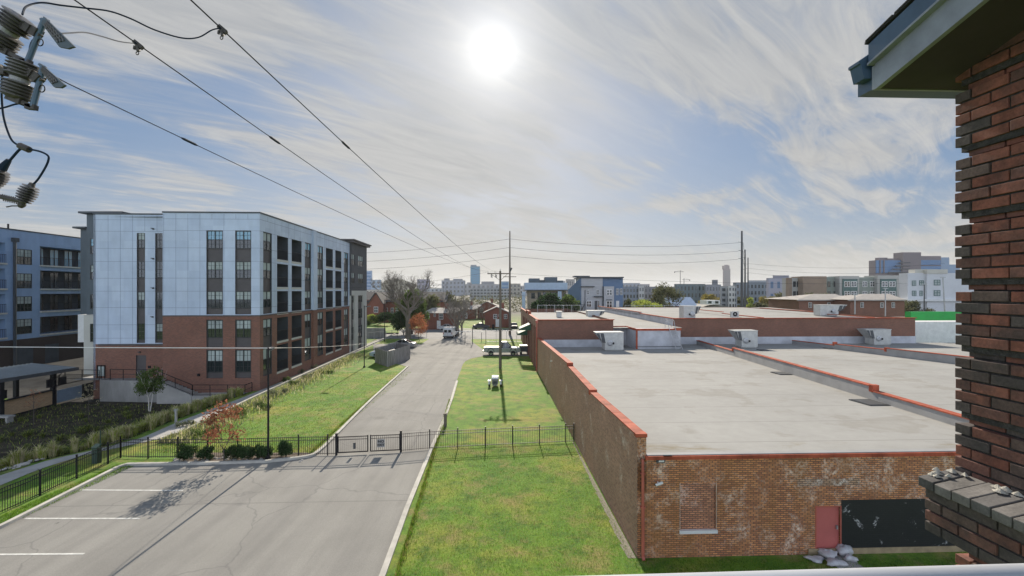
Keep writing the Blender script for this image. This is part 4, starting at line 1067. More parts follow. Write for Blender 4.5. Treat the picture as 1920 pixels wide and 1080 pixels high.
for a, b in tw:
    for c, d in rows[:2]: window(T, OT, uR, nR, a + .05, b - .05, c, d, .1, cols=3 if b - a > 2.5 else 2, simple=True, up=1)
    for c, d in ((8.0, 9.6), (5.2, 6.9), (1.8, 4.0)): window(T, OT, uR, nR, a + .05, b - .05, c, min(d, wz - .9), .25, cols=2, simple=True, up=0)
mb = MB(); mb.ob(OT + nR * .7 + nF * .9 + V((0, 0, zt)), S * (tl + 1.6), uF * 8, V((0, 0, .18))); mb.ob(OT + nR * .5 + nF * .6 + V((0, 0, zt - .3)), S * (tl + 1.1), uF * 8, V((0, 0, .3)))
T.part(mb, 'cornice', M['spandrel'])
# dark slate stair towers behind the left wing
mb = MB()
a, b = at(162.5, 0, 50), at(232, 0, 50); zt2 = H + (HZ - 401) / F * 50
a.z = b.z = 0
mb.ob(a + V((0, 0, 7.2)), b - a, S * 8, V((0, 0, zt2 - 7.2)), 0)
a3, b3 = at(151, 0, 53), at(164, 0, 53); a3.z = b3.z = 0; zt3 = H + (HZ - 429) / F * 53
mb.ob(a3 + V((0, 0, 6.8)), b3 - a3, S * 8, V((0, 0, zt3 - 6.8)), 0)
a4, b4 = at(146, 0, 51.6), at(160, 0, 51.6); a4.z = b4.z = 0
mb.ob(a4 + V((0, 0, 4.2)), b4 - a4, S * 6, V((0, 0, 3.1)), 1)
a5, b5 = at(157, 0, 48.6), at(176, 0, 48.6); a5.z = b5.z = 0
mb.ob(a5 + V((0, 0, 1.1)), b5 - a5, S * 6, V((0, 0, 6.35)), 2)
T.part(mb, 'stair_tower', [M['slate'], M['white'], M['cream']])
mb = MB()
for a_, b_, z_ in ((a, b, zt2), (a3, b3, zt3)): mb.ob(a_ + V((0, 0, z_)) - (b_ - a_).normalized() * .5 - S * .5, (b_ - a_) + (b_ - a_).normalized() * .7, S * 8, V((0, 0, .2)))
T.part(mb, 'stair_tower_cap', M['cap'])
Ow = V((a.x, a.y, 0)); uu = (b - a).normalized(); nn_ = V((uu.y, -uu.x, 0))
for c, d in ((14.0, 15.7), (11.2, 12.8), (8.0, 9.6)): window(T, Ow, uu, nn_, .45, 1.1, c, d, -.02, cols=1, up=rnd.choice((0, 1, 2)))
Ow = V((a5.x, a5.y, 0)); window(T, Ow, uu, nn_, .75, 1.15, 4.6, 6.5, -.02, cols=1, up=0)
# ------------------------------------------------------------------ courtyard building at the far left
K0 = at(0, 600, 57); K0.z = 0
T = Thing('courtyard_building', 'blue apartment block with dark recessed balconies at the left edge', 'apartment block', K0)
KA, KB = -14.0, 22.0; kz = 17.75; kb = H - (640 - HZ) / F * 57
ku = lambda px: u_at(K0, S, px)
mb = MB(); ko = []
OK = K0 + S * KA; rl = lambda px: ku(px) - KA
fl_ = [(13.4, 15.4), (10.3, 12.25), (7.3, 9.25), (4.35, 6.3)]
kwin = (rl(31), rl(60))
for c, d in fl_: ko.append((*kwin, c, d, .1))
bx = (rl(75), rl(75) + 11)
bz = [(z_on(K0, S, 80, y1_), z_on(K0, S, 80, y0_)) for y0_, y1_ in ((462, 497), (507, 541), (551, 583), (594, 626))]
for c, d in bz: ko.append((*bx, c, d, 2.0))
bl = (rl(-70), rl(10))
for c, d in bz: ko.append((*bl, c, d, 2.0))
lv = (1.0, KB - KA - 2)
facade(mb, OK, S, R, KB - KA, -1.2, kz, ko, .1, lambda x, z: 1 if z < kb else 0, zsplit=(kb,))
for o in ko:
    q = o[4]; P_ = lambda x, z: OK + S * x - R * q + V((0, 0, z))
    mb.face([P_(o[0], o[2]), P_(o[1], o[2]), P_(o[1], o[3]), P_(o[0], o[3])], 3)
mb.face([OK + V((0, 0, kz)), OK + S * (KB - KA) + V((0, 0, kz)), OK + S * (KB - KA) - R * 16 + V((0, 0, kz)), OK - R * 16 + V((0, 0, kz))], 2)
mb.face([OK + V((0, 0, -1.2)), OK - R * 16 + V((0, 0, -1.2)), OK - R * 16 + V((0, 0, kz)), OK + V((0, 0, kz))], 0)
M['panel2'] = panelmat('blue_panel', (0.25, 0.37, 0.56)); M['brick_dk'], _ = brick('dark_brick', (0.06, 0.042, 0.036), (0.05, 0.036, 0.03), (0.04, 0.03, 0.025))
T.part(mb, 'wall', [M['panel2'], M['brick_dk'], M['cap'], M['recess']])
for c, d in fl_: window(T, OK, S, R, kwin[0] + .02, kwin[1] - .02, c, d, .06, up=1)
mb = MB(); mb.ob(OK + R * .1 + V((0, 0, kz)), S * (KB - KA), -R * .4, V((0, 0, .13))); T.part(mb, 'coping', M['cap'])
mb = MB(); dpx = rl(26); mb.tube([OK + S * dpx + R * .12 + V((0, 0, 16.3)), OK + S * dpx + R * .12 + V((0, 0, -1))], .16, 8); mb.box(OK + S * dpx + R * .15 + V((0, 0, 16.5)), (.4, .7, .5), 0, SA); T.part(mb, 'downpipe', M['cap'])
mb = MB(); mb.tube([OK + S * rl(38) - R * 1.5 + V((0, 0, kz)), OK + S * rl(38) - R * 1.5 + V((0, 0, kz + .9))], .1, 8); T.part(mb, 'roof_pipe', M['black'])
for (x0, x1) in (bx, bl):
    for k, (c, d) in enumerate(bz):
        mb = MB(); P_ = lambda x, q, z: OK + S * x - R * q + V((0, 0, z))
        mb.ob(P_(x0 - .05, -.25, c - .2), S * (x1 - x0 + .1), -R * .5, V((0, 0, .19)), 1)
        mb.bar(P_(x0, -.1, c + 1.05), P_(x1, -.1, c + 1.05), .05)
        i = x0
        while i < x1: mb.bar(P_(i, -.1, c), P_(i, -.1, c + 1.05), .022); i += .2
        for f in (.12, .32, .52, .72):
            a_ = x0 + (x1 - x0) * f; mb.ob(P_(a_, 1.97, c + .05), S * 1.15, R * .03, V((0, 0, d - c - .25)), 3 if k == 0 else 2)
            mb.bar(P_(a_ + .57, 1.93, c), P_(a_ + .57, 1.93, d - .2), .07)
        mb.ob(P_(x0 + .02, .4, c), S * .6, -R * .2, V((0, 0, d - c)), 4)
        T.part(mb, 'balcony', [M['black'], M['offwhite'], M['glass'], M['blindsky'], M['slate']])
mb = MB()
for px in (2, 62, 110): mb.ob(OK + S * rl(px) + R * .02 + V((0, 0, -1.2)), S * 1.6, -R * .1, V((0, 0, 1.2 + kb)), 0)
for px in (25, 80): mb.ob(OK + S * rl(px) + R * .015 + V((0, 0, -.5)), S * 2.6, -R * .1, V((0, 0, 3.1)), 1)
T.part(mb, 'ground_storey', [M['brick_dk'], M['recess']])
# ------------------------------------------------------------------ terrace, stairs and rails beside the apartments
def ter(px, py, Y): return at(px, py, Y)
TL, TR = at(187, 713, 45.2), at(302, 713, 44.8); tzp = TL.z
T = Thing('terrace_wall', 'pale stained concrete retaining wall below the apartment terrace', 'retaining wall', V((TL.x, TL.y, -1)))
mb = MB(); mb.ob(V((TL.x, TL.y, -1.2)), V((TR.x - TL.x, TR.y - TL.y, 0)), S * .35, V((0, 0, tzp + 1.2)))
mb.face([V((TL.x - 3, TL.y + .3, tzp - .01)), V((TR.x, TR.y + .3, tzp - .01)), V((TR.x, 49, tzp - .01)), V((TL.x - 3, 49, tzp - .01))])
mb.ob(V((TL.x, TL.y, -1.2)), S * 4, V((.3, 0, 0)), V((0, 0, tzp + 1.19)))
T.part(mb, 'wall', M['concrete_dk'])
lo = at(358, 744, 44.2); nst = 9
mb = MB()
for i in range(nst):
    f0, f1 = i / nst, (i + 1) / nst; p = V((TR.x + (lo.x - TR.x) * f0, 44.4, -1.1)); q = TR.x + (lo.x - TR.x) * f1
    mb.ob(p, V((q - p.x, 0, 0)), V((0, 1.4, 0)), V((0, 0, tzp + (lo.z - tzp) * f1 + 1.1 + .02)))
mb.prism([V((TR.x, 44.25, tzp + .1)), V((lo.x, 44.25, lo.z + .1)), V((lo.x, 44.25, -1.1)), V((TR.x, 44.25, -1.1))], (0, .14, 0))
hi = at(457, 742, 44.2)
mb.ob(V((lo.x, 44.3, -1.1)), V((hi.x - lo.x, 0, 0)), V((0, 1.6, 0)), V((0, 0, lo.z + 1.15)))
T.part(mb, 'stair', M['concrete'])
def rail(name, label, pts, h=1.05, posts=1.5, balus=None, m='black', kind='railing', r=.03):
    T2 = Thing(name, label, kind, pts[0]); mr, mp = MB(), MB()
    for a, b in zip(pts, pts[1:]):
        up = V((0, 0, h)); mr.bar(a + up, b + up, r * 1.7); mr.bar(a + V((0, 0, h * .55)), b + V((0, 0, h * .55)), r); mr.bar(a + V((0, 0, .12)), b + V((0, 0, .12)), r)
        L_ = (b - a).length; k = max(1, round(L_ / posts))
        for i in range(k + 1): p = a.lerp(b, i / k); mp = MB(); mp.bar(p, p + up, r * 1.6); T2.part(mp, 'post', M[m])
        if balus:
            k = int(L_ / balus)
            for i in range(k): p = a.lerp(b, (i + .5) / k); mr.bar(p + V((0, 0, .12)), p + up, r * .6)
    T2.part(mr, 'rails', M[m]); return T2
rail('stair_rail', 'black metal handrail running down the concrete stairs to the path', [V((TR.x, 44.4, tzp)), V((lo.x, 44.4, lo.z + .05)), V((lo.x + .01, 44.4, lo.z + .05)), V((hi.x, 44.4, lo.z + .05)), V((hi.x, 45.6, lo.z + .05))])
rail('terrace_rail', 'black metal guard rail along the terrace edge before the service door', [V((at(205, 0, 45.3).x, 45.4, tzp)), V((TR.x, 45.0, tzp))])
rail('garden_rail', 'black metal guard rail above the pavilion screen by the terrace corner', [at(100, 735, 43), at(122, 712, 45), at(186, 713, 45.1)], 1.0)
# green grille gate and sign by the cream corner
T2 = Thing('notice_panel', 'pale notice panel in black frame by the cream corner of the apartments', 'notice', at(192, 703, 46.2))
mb = MB(); a = at(184, 705, 46.2); mb.ob(a, V((.6, 0, 0)), V((0, .04, 0)), V((0, 0, .95))); T2.part(mb, 'panel', M['blind'])
mb = MB()
for x in (-.08, .3, .66): mb.bar(a + V((x, 0, -.3)), a + V((x, 0, 1.1)), .07)
mb.bar(a + V((-.08, 0, 1.05)), a + V((.66, 0, 1.05)), .07); T2.part(mb, 'frame', M['black'])
# ------------------------------------------------------------------ garden pavilion
fx0, fx1 = at(0, 711, 38.6), at(145, 688, 44.6)
FP = lambda f: V((fx0.x + (fx1.x - fx0.x) * f, fx0.y + (fx1.y - fx0.y) * f, 0))
T = Thing('garden_pavilion', 'open garden pavilion with low grey metal roof, black posts and timber screen', 'pavilion', FP(.3) + V((0, 0, -1)))
zf_ = (fx0.z + fx1.z) / 2
mb = MB(); a, b = FP(-.6), FP(1.0); bk_ = -R * 4.2 + V((0, 0, .42))
mb.ob(a + V((0, 0, zf_ - .22)), b - a, bk_, V((0, 0, .2)))
for i in range(28):
    p = a.lerp(b, (i + .5) / 28); mb.ob(p + V((0, 0, zf_ - .02)), S * .04, bk_, V((0, 0, .05)))
mb.ob(a + R * .05 + V((0, 0, zf_ - .3)), b - a, R * .1, V((0, 0, .3)), 1)
T.part(mb, 'roof', [mat('grey_standing_seam', (0.16, 0.185, 0.2), 0.45, 0.12, 1), M['darkgrey']])
mb = MB()
pts_ = [u_at(FP(0), S, px) for px in (8, 106)]; oth = [u_at(FP(0), S, 58) - .0, u_at(FP(0), S, 74)]
for s_ in pts_: mb = MB(); mb.bar(FP(0) + S * s_ - R * .3 + V((0, 0, -1.1)), FP(0) + S * s_ - R * .3 + V((0, 0, zf_)), .32); T.part(mb, 'post', M['black'])
for s_ in (pts_[0], pts_[1], (pts_[0] + pts_[1]) / 2): mb = MB(); mb.bar(FP(0) + S * s_ - R * 3.7 + V((0, 0, -1.1)), FP(0) + S * s_ - R * 3.7 + V((0, 0, zf_ + .3)), .3); T.part(mb, 'post', M['black'])
mb = MB(); mb.bar(FP(0) + S * pts_[1] - R * .3 + V((0, 0, .9)), FP(0) + S * (pts_[1] + 4.5) - R * .3 + V((0, 0, .9)), .06)
T.part(mb, 'tie_rail', M['black'])
mb = MB(); s0_, s1_ = pts_[0] + .2, pts_[1] - .2; zb1 = -.75
for i in range(9):
    z = zb1 + i * .15; mb.ob(FP(0) + S * s0_ - R * .25 + V((0, 0, z)), S * (s1_ - s0_), R * .04, V((0, 0, .142)))
T.part(mb, 'timber_screen', M['cedar'])
mb = MB(); mb.ob(FP(0) + S * (s0_ - .1) - R * .35 + V((0, 0, zb1 + 9 * .15)), S * (s1_ - s0_ + .2), R * .45, V((0, 0, .06)), 0)
mb.ob(FP(0) + S * (s0_) - R * .28 + V((0, 0, -1.1)), S * (s1_ - s0_), R * .03, V((0, 0, .36)), 0)
mb.ob(FP(0) + S * (pts_[1] + .3) - R * .25 + V((0, 0, -.75)), S * 2.6, R * .04, V((0, 0, 1.2)), 1)
mb.ob(FP(0) + S * (pts_[1] + 3.0) - R * .28 + V((0, 0, -1)), S * 1.3, R * .2, V((0, 0, 1.5)), 0)
for s_ in (pts_[1] - .9, pts_[1] + .25): mb.ob(FP(0) + S * s_ - R * 0.1 + V((0, 0, .95)), S * .75, R * .12, V((0, 0, .75)), 0)
mb.ob(FP(0) + S * (pts_[0] - .9) - R * 0.6 + V((0, 0, .7)), S * 1.6, R * .12, V((0, 0, .75)), 0)
T.part(mb, 'counter', [M['black'], mat('blue_grey_panel', (0.2, 0.26, 0.33), 0.5, 0.1)])
mb = MB(); a = FP(.15) - R * 6; 
mb.face([a + V((0, 0, -.75)), a + S * 6 + V((0, 0, -.75)), a + S * 6 - R * 5 + V((0, 0, .1)), a - R * 5 + V((0, 0, .1))])
struct(mb, 'courtyard_lawn', M['lawn'])
# small bench-like block at the left edge, white stones, path light, drain box
p = at(4, 812, 38); T2 = Thing('garden_bench', 'grey stone bench block at the left edge of the mulch garden', 'bench', V((p.x, p.y, -1)))
mb = MB(); mb.box(V((p.x, p.y, -.42)), (1.6, .6, .14)); T2.part(mb, 'seat', M['concrete'], bev=.02)
for dx_ in (-.6, .6):
    mb = MB(); mb.box(V((p.x + dx_, p.y, -.72)), (.16, .5, .45)); T2.part(mb, 'leg', M['concrete'])
# ------------------------------------------------------------------ iron fences and gate
def ironfence(label, pts, post_at, h=1.16, close=True):
    T = Thing('iron_fence', label, 'fence', pts[0], 0, 'black iron fences round the lot')
    mr = MB(); mp = []
    L_ = [0]
    for a, b in zip(pts, pts[1:]): L_.append(L_[-1] + (b - a).length)
    def P_(d):
        for i in range(len(pts) - 1):
            if d <= L_[i + 1] + 1e-6: return pts[i].lerp(pts[i + 1], (d - L_[i]) / (L_[i + 1] - L_[i]))
        return pts[-1]
    for a, b in zip(pts, pts[1:]):
        for z in (.12, h - .22, h - .04): mr.bar(a + V((0, 0, z)), b + V((0, 0, z)), .035, .028)
    d = .06
    while d < L_[-1]:
        p = P_(d); mr.bar(p + V((0, 0, .05)), p + V((0, 0, h)), .017); d += .112
    T.part(mr, 'picket_panel', M['black'])
    for d in post_at(L_[-1]):
        p = P_(d); mb = MB(); mb.bar(p - V((0, 0, .05)), p + V((0, 0, h + .1)), .06); mb.prism([p + V((-.04, -.04, h + .1)), p + V((.04, -.04, h + .1)), p + V((.04, .04, h + .1)), p + V((-.04, .04, h + .1))], (0, 0, .03))
        T.part(mb, 'post', M['black'])
    return T
f1 = [V((-22.7, 8, 0)), g(48, 943), g(121, 908), g(183, 880), g(226, 858.5)]
ev = lambda st: (lambda L_: [i * st for i in range(int(L_ / st) + 1)] + [L_])
ironfence('black iron fence along the left side of the parking lot by the path', f1, ev(2.05))
yb = g(328, 861).y
f2 = [g(226, 858.5), g(271, 860), g(418, 859), g(581, 854), g(630.7, 853.7)]
ironfence('black iron fence behind the boxwood shrubs at the back of the parking lot', f2, ev(1.75))
f3 = [g(751.7, 847.7), g(803.8, 843), g(906.5, 837.5), g(1042, 831.5), g(1076, 829.8)]
ironfence('black iron fence crossing the lawn from the gate to the brick wall', f3, ev(1.76))
ga, gb = g(630.7, 853.7), g(751.7, 847.7)
T = Thing('double_gate', 'black iron double gate across the driveway with a small sign', 'gate', ga.lerp(gb, .5))
gm = ga.lerp(gb, .5); gd = (gb - ga).normalized()
for a, b in ((ga, gm), (gm, gb)):
    mb = MB(); p, q = a + gd * .1, b - gd * .07
    for z in (.16, 1.1): mb.bar(p + V((0, 0, z)), q + V((0, 0, z)), .05, .07 if z < 1 else .05)
    mb.bar(p + V((0, 0, .93)), q + V((0, 0, .93)), .035)
    for e in (p, q): mb.bar(e + V((0, 0, .14)), e + V((0, 0, 1.16)), .06)
    n_ = int((q - p).length / .115)
    for i in range(1, n_): e = p.lerp(q, i / n_); mb.bar(e + V((0, 0, .15)), e + V((0, 0, 1.13)), .018)
    T.part(mb, 'leaf', M['black'])
for p in (ga, gb):
    mb = MB(); mb.bar(p, p + V((0, 0, 1.3)), .11); mb.box(p + V((0, 0, 1.32)), (.14, .14, .03)); T.part(mb, 'post', M['black'])
mb = MB(); p = gm + gd * .5 - V((0, .06, 0)); gn = V((gd.y, -gd.x, 0))
mb.ob(p + V((0, 0, .38)), gd * .46, -gn * .012, V((0, 0, .5))); sg = T.part(mb, 'sign', mat('sign_plate', (0.34, 0.33, 0.31), 0.6, 0.1, 3))
def text(s, loc, size, rotm, name, m, T, parent, ext=.004, sx=1):
    cu = bpy.data.curves.new('txt', 'FONT'); cu.body = s; cu.size = size; cu.align_x = 'CENTER'; cu.extrude = ext; cu.offset = size * .03
    o = bpy.data.objects.new('txt', cu); link(o); dg = bpy.context.evaluated_depsgraph_get(); me = bpy.data.meshes.new_from_object(o.evaluated_get(dg))
    bpy.data.objects.remove(o); me.transform(Matrix.Diagonal((sx, 1, 1, 1)))
    me.transform(Matrix.Translation(V(loc)) @ rotm); me.transform(T.inv); me.materials.clear(); me.materials.append(m)
    o = bpy.data.objects.new(name, me); link(o); o.parent = parent; return o
rm = Matrix.Rotation(math.atan2(gd.y, gd.x), 4, 'Z') @ Matrix.Rotation(math.pi / 2, 4, 'X')
text('NO', p + gd * .23 + gn * .008 + V((0, 0, .67)), .2, rm, 'lettering', M['black'], T, sg, sx=1.2); text('EXIT', p + gd * .23 + gn * .008 + V((0, 0, .46)), .19, rm, 'lettering', M['black'], T, sg, sx=1.1)
mb = MB(); q = ga.lerp(gm, .52); mb.ob(q - V((0, .05, 0)) + V((0, 0, .35)), gd * .13, -gn * .08, V((0, 0, .38))); T.part(mb, 'lock_box', M['darkgrey'])
# ------------------------------------------------------------------ lamp posts, wooden post
def lamp(p, h, label, arm, headsize=(.62, .3, .12)):
    T = Thing('lamp_post', label, 'lamp post', p, 0, 'lamp posts along the drive')
    mb = MB(); mb.tube([p, p + V((0, 0, h))], [.065, .05], 8); mb.lathe([(.16, 0), (.16, .12), (.09, .2)], p, n=10); T.part(mb, 'pole', M['black'])
    mb = MB(); e = p + V((0, 0, h - .08)); mb.bar(e, e + arm, .06); mb.bar(e + arm * .5 - V((0, 0, .05)), e + arm * 1.9, headsize[1], headsize[2]); T.part(mb, 'lamp_head', M['darkgrey'])
    mb = MB(); mb.bar(e + arm * .7 - V((0, 0, .12)), e + arm * 1.7 - V((0, 0, .07)), headsize[1] * .8, .012); T.part(mb, 'lens', M['white'])
p1_ = g(503, 861); L1 = lamp(p1_, H - (652 - HZ) / F * p1_.y, 'black lamp post rising from the shrubs at the back of the lot', V((-.05, .32, 0)))
p2_ = g(683, 689); L2 = lamp(p2_, H - (573 - HZ) / F * p2_.y, 'lamp post on the lawn before the apartment tower', V((.4, .05, 0)))
p3_ = g(721, 640); L3 = lamp(p3_, H - (562 - HZ) / F * p3_.y, 'tall far lamp post before the gabled brick house', V((.6, 0, 0)), (.9, .5, .2))
mb = MB(); p = g(835, 800); mb.bar(p, p + V((0, 0, .95)), .2); mb.bar(p + V((-.15, 0, .93)), p + V((.13, 0, .97)), .24, .05); single(mb, 'wooden_post', 'short weathered wooden post at the right edge of the drive', 'post', M['polewood'])
p = g(330, 800); mb = MB(); mb.bar(V((p.x, p.y, 0)), V((p.x, p.y, 1.15)), .12); mb.bar(V((p.x, p.y, 1.15)), V((p.x, p.y, 1.3)), .2); single(mb, 'path_light', 'grey bollard light beside the garden path before the red tree', 'bollard', M['steel'])
p = g(181, 868); mb = MB(); mb.box(V((p.x, p.y, .45)), (.3, .28, .9)); mb.prism([V((p.x - .18, p.y - .17, .9)), V((p.x + .18, p.y - .17, .9)), V((p.x + .18, p.y + .17, 1.02)), V((p.x - .18, p.y + .17, 1.02))], (0, 0, .05)); mb.bar(V((p.x + .22, p.y, 0)), V((p.x + .22, p.y, 1.9)), .04)
single(mb, 'waste_station', 'dark green waste bin with post beside the path fence', 'bin', mat('dark_green_metal', (.03, .06, .045), .5))
p = at(55, 847, 29); mb = MB(); q = V((p.x, p.y, tz(p.x, p.y))); mb.box(q + V((0, 0, .1)), (.7, .4, .2)); single(mb, 'drain_box', 'pale drain box in the mulch near the path', 'drain box', M['white'], bev=.03)
# ------------------------------------------------------------------ utility poles and wires
def wirepts(a, b, sag, n=24):
    return [a.lerp(b, i / n) - V((0, 0, sag * 4 * (i / n) * (1 - i / n))) for i in range(n + 1)]
PB = g(938, 691); pz = H + (HZ - 508) / F * PB.y
T = Thing('utility_pole', 'wooden utility pole with a crossarm standing on the lawn behind the trailer', 'utility pole', PB)
mb = MB(); mb.tube([PB - V((0, 0, .2)), PB + V((0, 0, pz))], [.2, .13], 9); T.part(mb, 'pole', M['polewood'])
ka = PB.y / F
xa0, xa1 = (914 - 938) * ka, (957 - 938) * ka; zc0 = pz - .35
mb = MB(); mb.bar(PB + V((xa0, -.2, zc0)), PB + V((xa1, -.2, zc0)), .11, .13); mb.bar(PB + V((xa0 * .75, -.2, zc0)), PB + V((0, -.2, zc0 - .9)), .05); mb.bar(PB + V((xa1 * .75, -.2, zc0)), PB + V((0, -.2, zc0 - .9)), .05); T.part(mb, 'crossarm', M['polewood'])
ins = []
for dxp in (xa0 * .93, xa0 * .4, 0.0):
    q = PB + V((dxp, -.2, zc0 + .06)) if dxp else PB + V((0, 0, pz))
    mb = MB(); mb.lathe([(.02, 0), (.03, .08), (.08, .1), (.05, .16), (.07, .18), (.04, .26), (0, .27)], q, n=8); T.part(mb, 'insulator', M['offwhite']); ins.append(q + V((0, 0, .25)))
for dxp in (xa0 * .7, xa0 * .35):
    mb = MB(); q = PB + V((dxp, -.24, zc0 - .1)); mb.tube([q, q - V((0, 0, .4))], .05, 6); mb.tube([q + V((.12, 0, -.05)), q + V((.12, 0, -.45))], .035, 6); T.part(mb, 'cutout', M['darkgrey'])
PG = g(956, 628); gz = H + (HZ - 433) / F * PG.y
T = Thing('utility_pole', 'tall slim utility pole behind the pickup truck near the street', 'utility pole', PG)
mb = MB(); mb.tube([PG, PG + V((0, 0, gz))], [.3, .12], 8); T.part(mb, 'pole', M['polewood'])
k2 = PG.y / F; zz = H + (HZ - 519) / F * PG.y
mb = MB(); mb.bar(PG + V((-12 * k2, -.25, zz)), PG + V((12 * k2, -.25, zz)), .14); T.part(mb, 'crossarm', M['polewood'])
mb = MB(); mb.bar(PG + V((0, -.2, zz + 1.2)), PG + V((.45, -.3, zz + 2.0)), .3); T.part(mb, 'bracket', M['darkgrey'])
TP = []
for px, top, Y, lab in ((1391, 433, 120, 'tallest dark transmission pole behind the warehouse roofs'), (1397, 468, 168, 'middle transmission pole just right of the tallest one'), (1402.5, 483, 212, 'farthest transmission pole of the row behind the warehouse')):
    q = at(px, top, Y); b = V((q.x, q.y, 0)); T = Thing('transmission_pole', lab, 'utility pole', b, 0, 'transmission poles behind the warehouse')
    mb = MB(); mb.tube([b, q], [.42, .22], 8); T.part(mb, 'pole', M['darkgrey']); TP.append(q)
    for dz_ in (3, 5.2, 7.3):
        mb = MB(); mb.bar(q - V((0, 0, dz_)), q - V((.9, 0, dz_ - .1)), .1); T.part(mb, 'arm_insulator', M['darkgrey'])
def wire(pts, r, label, group, m=None):
    mb = MB(); mb.tube(pts, r, 5); return single(mb, 'power_line', label, 'power line', m or M['wire'], group, loc=pts[0])
N1, N2, N3 = at(140, 0, 3.35), at(358, 0, 3.2), at(126, 156, 4.4)
def back(a, b, ext): d = (a - b); d.z = 0; return a + d.normalized() * ext + V((0, 0, .12))
W1 = wirepts(N1, ins[0], .62, 40); W2 = wirepts(N2, ins[2] + V((0, 0, -.3)), .62, 40); W3 = wirepts(N3, ins[1], .55, 40)
wire([back(N1, W1[3], 4)] + W1, .0055, 'middle of the three near power lines, crossing the upper left corner', 'near power lines to the wooden pole')
wire([back(N2, W2[3], 4)] + W2, .0055, 'near power line nearest the sun, starting at the top edge', 'near power lines to the wooden pole')
wire([back(N3, W3[3], 1.3)] + W3, .0055, 'lowest near power line, running from the insulators over the apartments', 'near power lines to the wooden pole')
# splice sleeves on the wires
for Wp, px, lab in ((W1, 515, 'dark splice sleeve on the middle near power line'), (W2, 648, 'dark splice sleeve on the near power line nearest the sun'), (W3, 355, 'dark splice sleeve on the lowest near power line')):
    best = None
    for a, b in zip(Wp, Wp[1:]):
        for i in range(30):
            q = a.lerp(b, i / 30); x = CX + q.x / q.y * F
            if best is None or abs(x - px) < best[0]: best = (abs(x - px), q, (b - a).normalized())
    _, q, d = best; mb = MB(); mb.tube([q - d * .14, q - d * .1, q + d * .1, q + d * .14], [.009, .016, .016, .009], 6); single(mb, 'splice_sleeve', lab, 'wire splice', M['cable'])
# far lines
far = []
for i, (ya, yb_, yl) in enumerate(((455, 448, 476), (471, 464, 492), (486, 480, 506))):
    a = TP[0] - V((.9, 0, (3, 5.2, 7.3)[i])); a.z = H + (HZ - ya) / F * a.y; b = PG + V((0, 0, H + (HZ - yb_) / F * PG.y)); c = at(585, yl, 118)
    nm = ('upper', 'middle', 'lower')[i]
    wire(wirepts(a, b, 1.35), .03, nm + ' long line between the tall slim pole and the tallest transmission pole', 'far transmission lines')
    wire(wirepts(b, c, .9), .03, nm + ' long line from the tall slim pole towards the apartment block', 'far transmission lines')
    d = at(1660, (494, 505, 517)[i], 200); e = TP[2] - V((-.3, 0, (2.8, 5, 7)[i])); wire(wirepts(e, d + (d - e) * .4, 2.0), .035, nm + ' far line right of the transmission poles', 'far transmission lines')
    wire(wirepts(TP[0] - V((-.3, 0, (3, 5.2, 7.3)[i])), TP[1] - V((-.3, 0, (3, 5.2, 7.3)[i])), .8), .04, nm + ' line between the tallest and middle transmission poles', 'far transmission lines')
wire(wirepts(ins[0] + V((0, 0, -.1)), at(560, 540, 62), .7), .012, 'thin line from the wooden pole crossarm to the apartment block', 'service wires at the wooden pole')
wire(wirepts(PB + V((xa1, -.2, zc0)), at(1700, 531, 58), .5), .012, 'thin line from the wooden pole crossarm over the warehouse roofs', 'service wires at the wooden pole')
wire(wirepts(PG + V((0, 0, 9.5)), at(1100, 572, 105), .3), .03, 'low cable running right from the tall slim pole', 'service wires at the wooden pole')
# guy wires at the slim pole
wire([PG + V((0, -.1, 8.6)), PG + V((3.8, -12, 3.2)), PG + V((4.2, -14, .0))], .03, 'slack guy cable from the slim pole to the warehouse corner', None, M['steel'])
# white cable stretched low across the left
wa = p1_ + V((0, 0, H - (652 - HZ) / F * p1_.y - .02)); wb = V((-40, wa.y + .3, H - (649 - HZ) / F * wa.y)); wc_ = p2_ + V((0, 0, H - (644 - HZ) / F * p2_.y))
M['whitecable'] = mat('white_cable', (.75, .75, .72), .4, .05)
mb = MB(); mb.tube(wirepts(wb, wa, .03) + wirepts(wa, wc_, .12)[1:], [.022] * 26 + [.011] * 23, 6); single(mb, 'service_cable', 'white cable strung level across the left side to the lamp posts', 'cable', M['whitecable'], loc=wa)
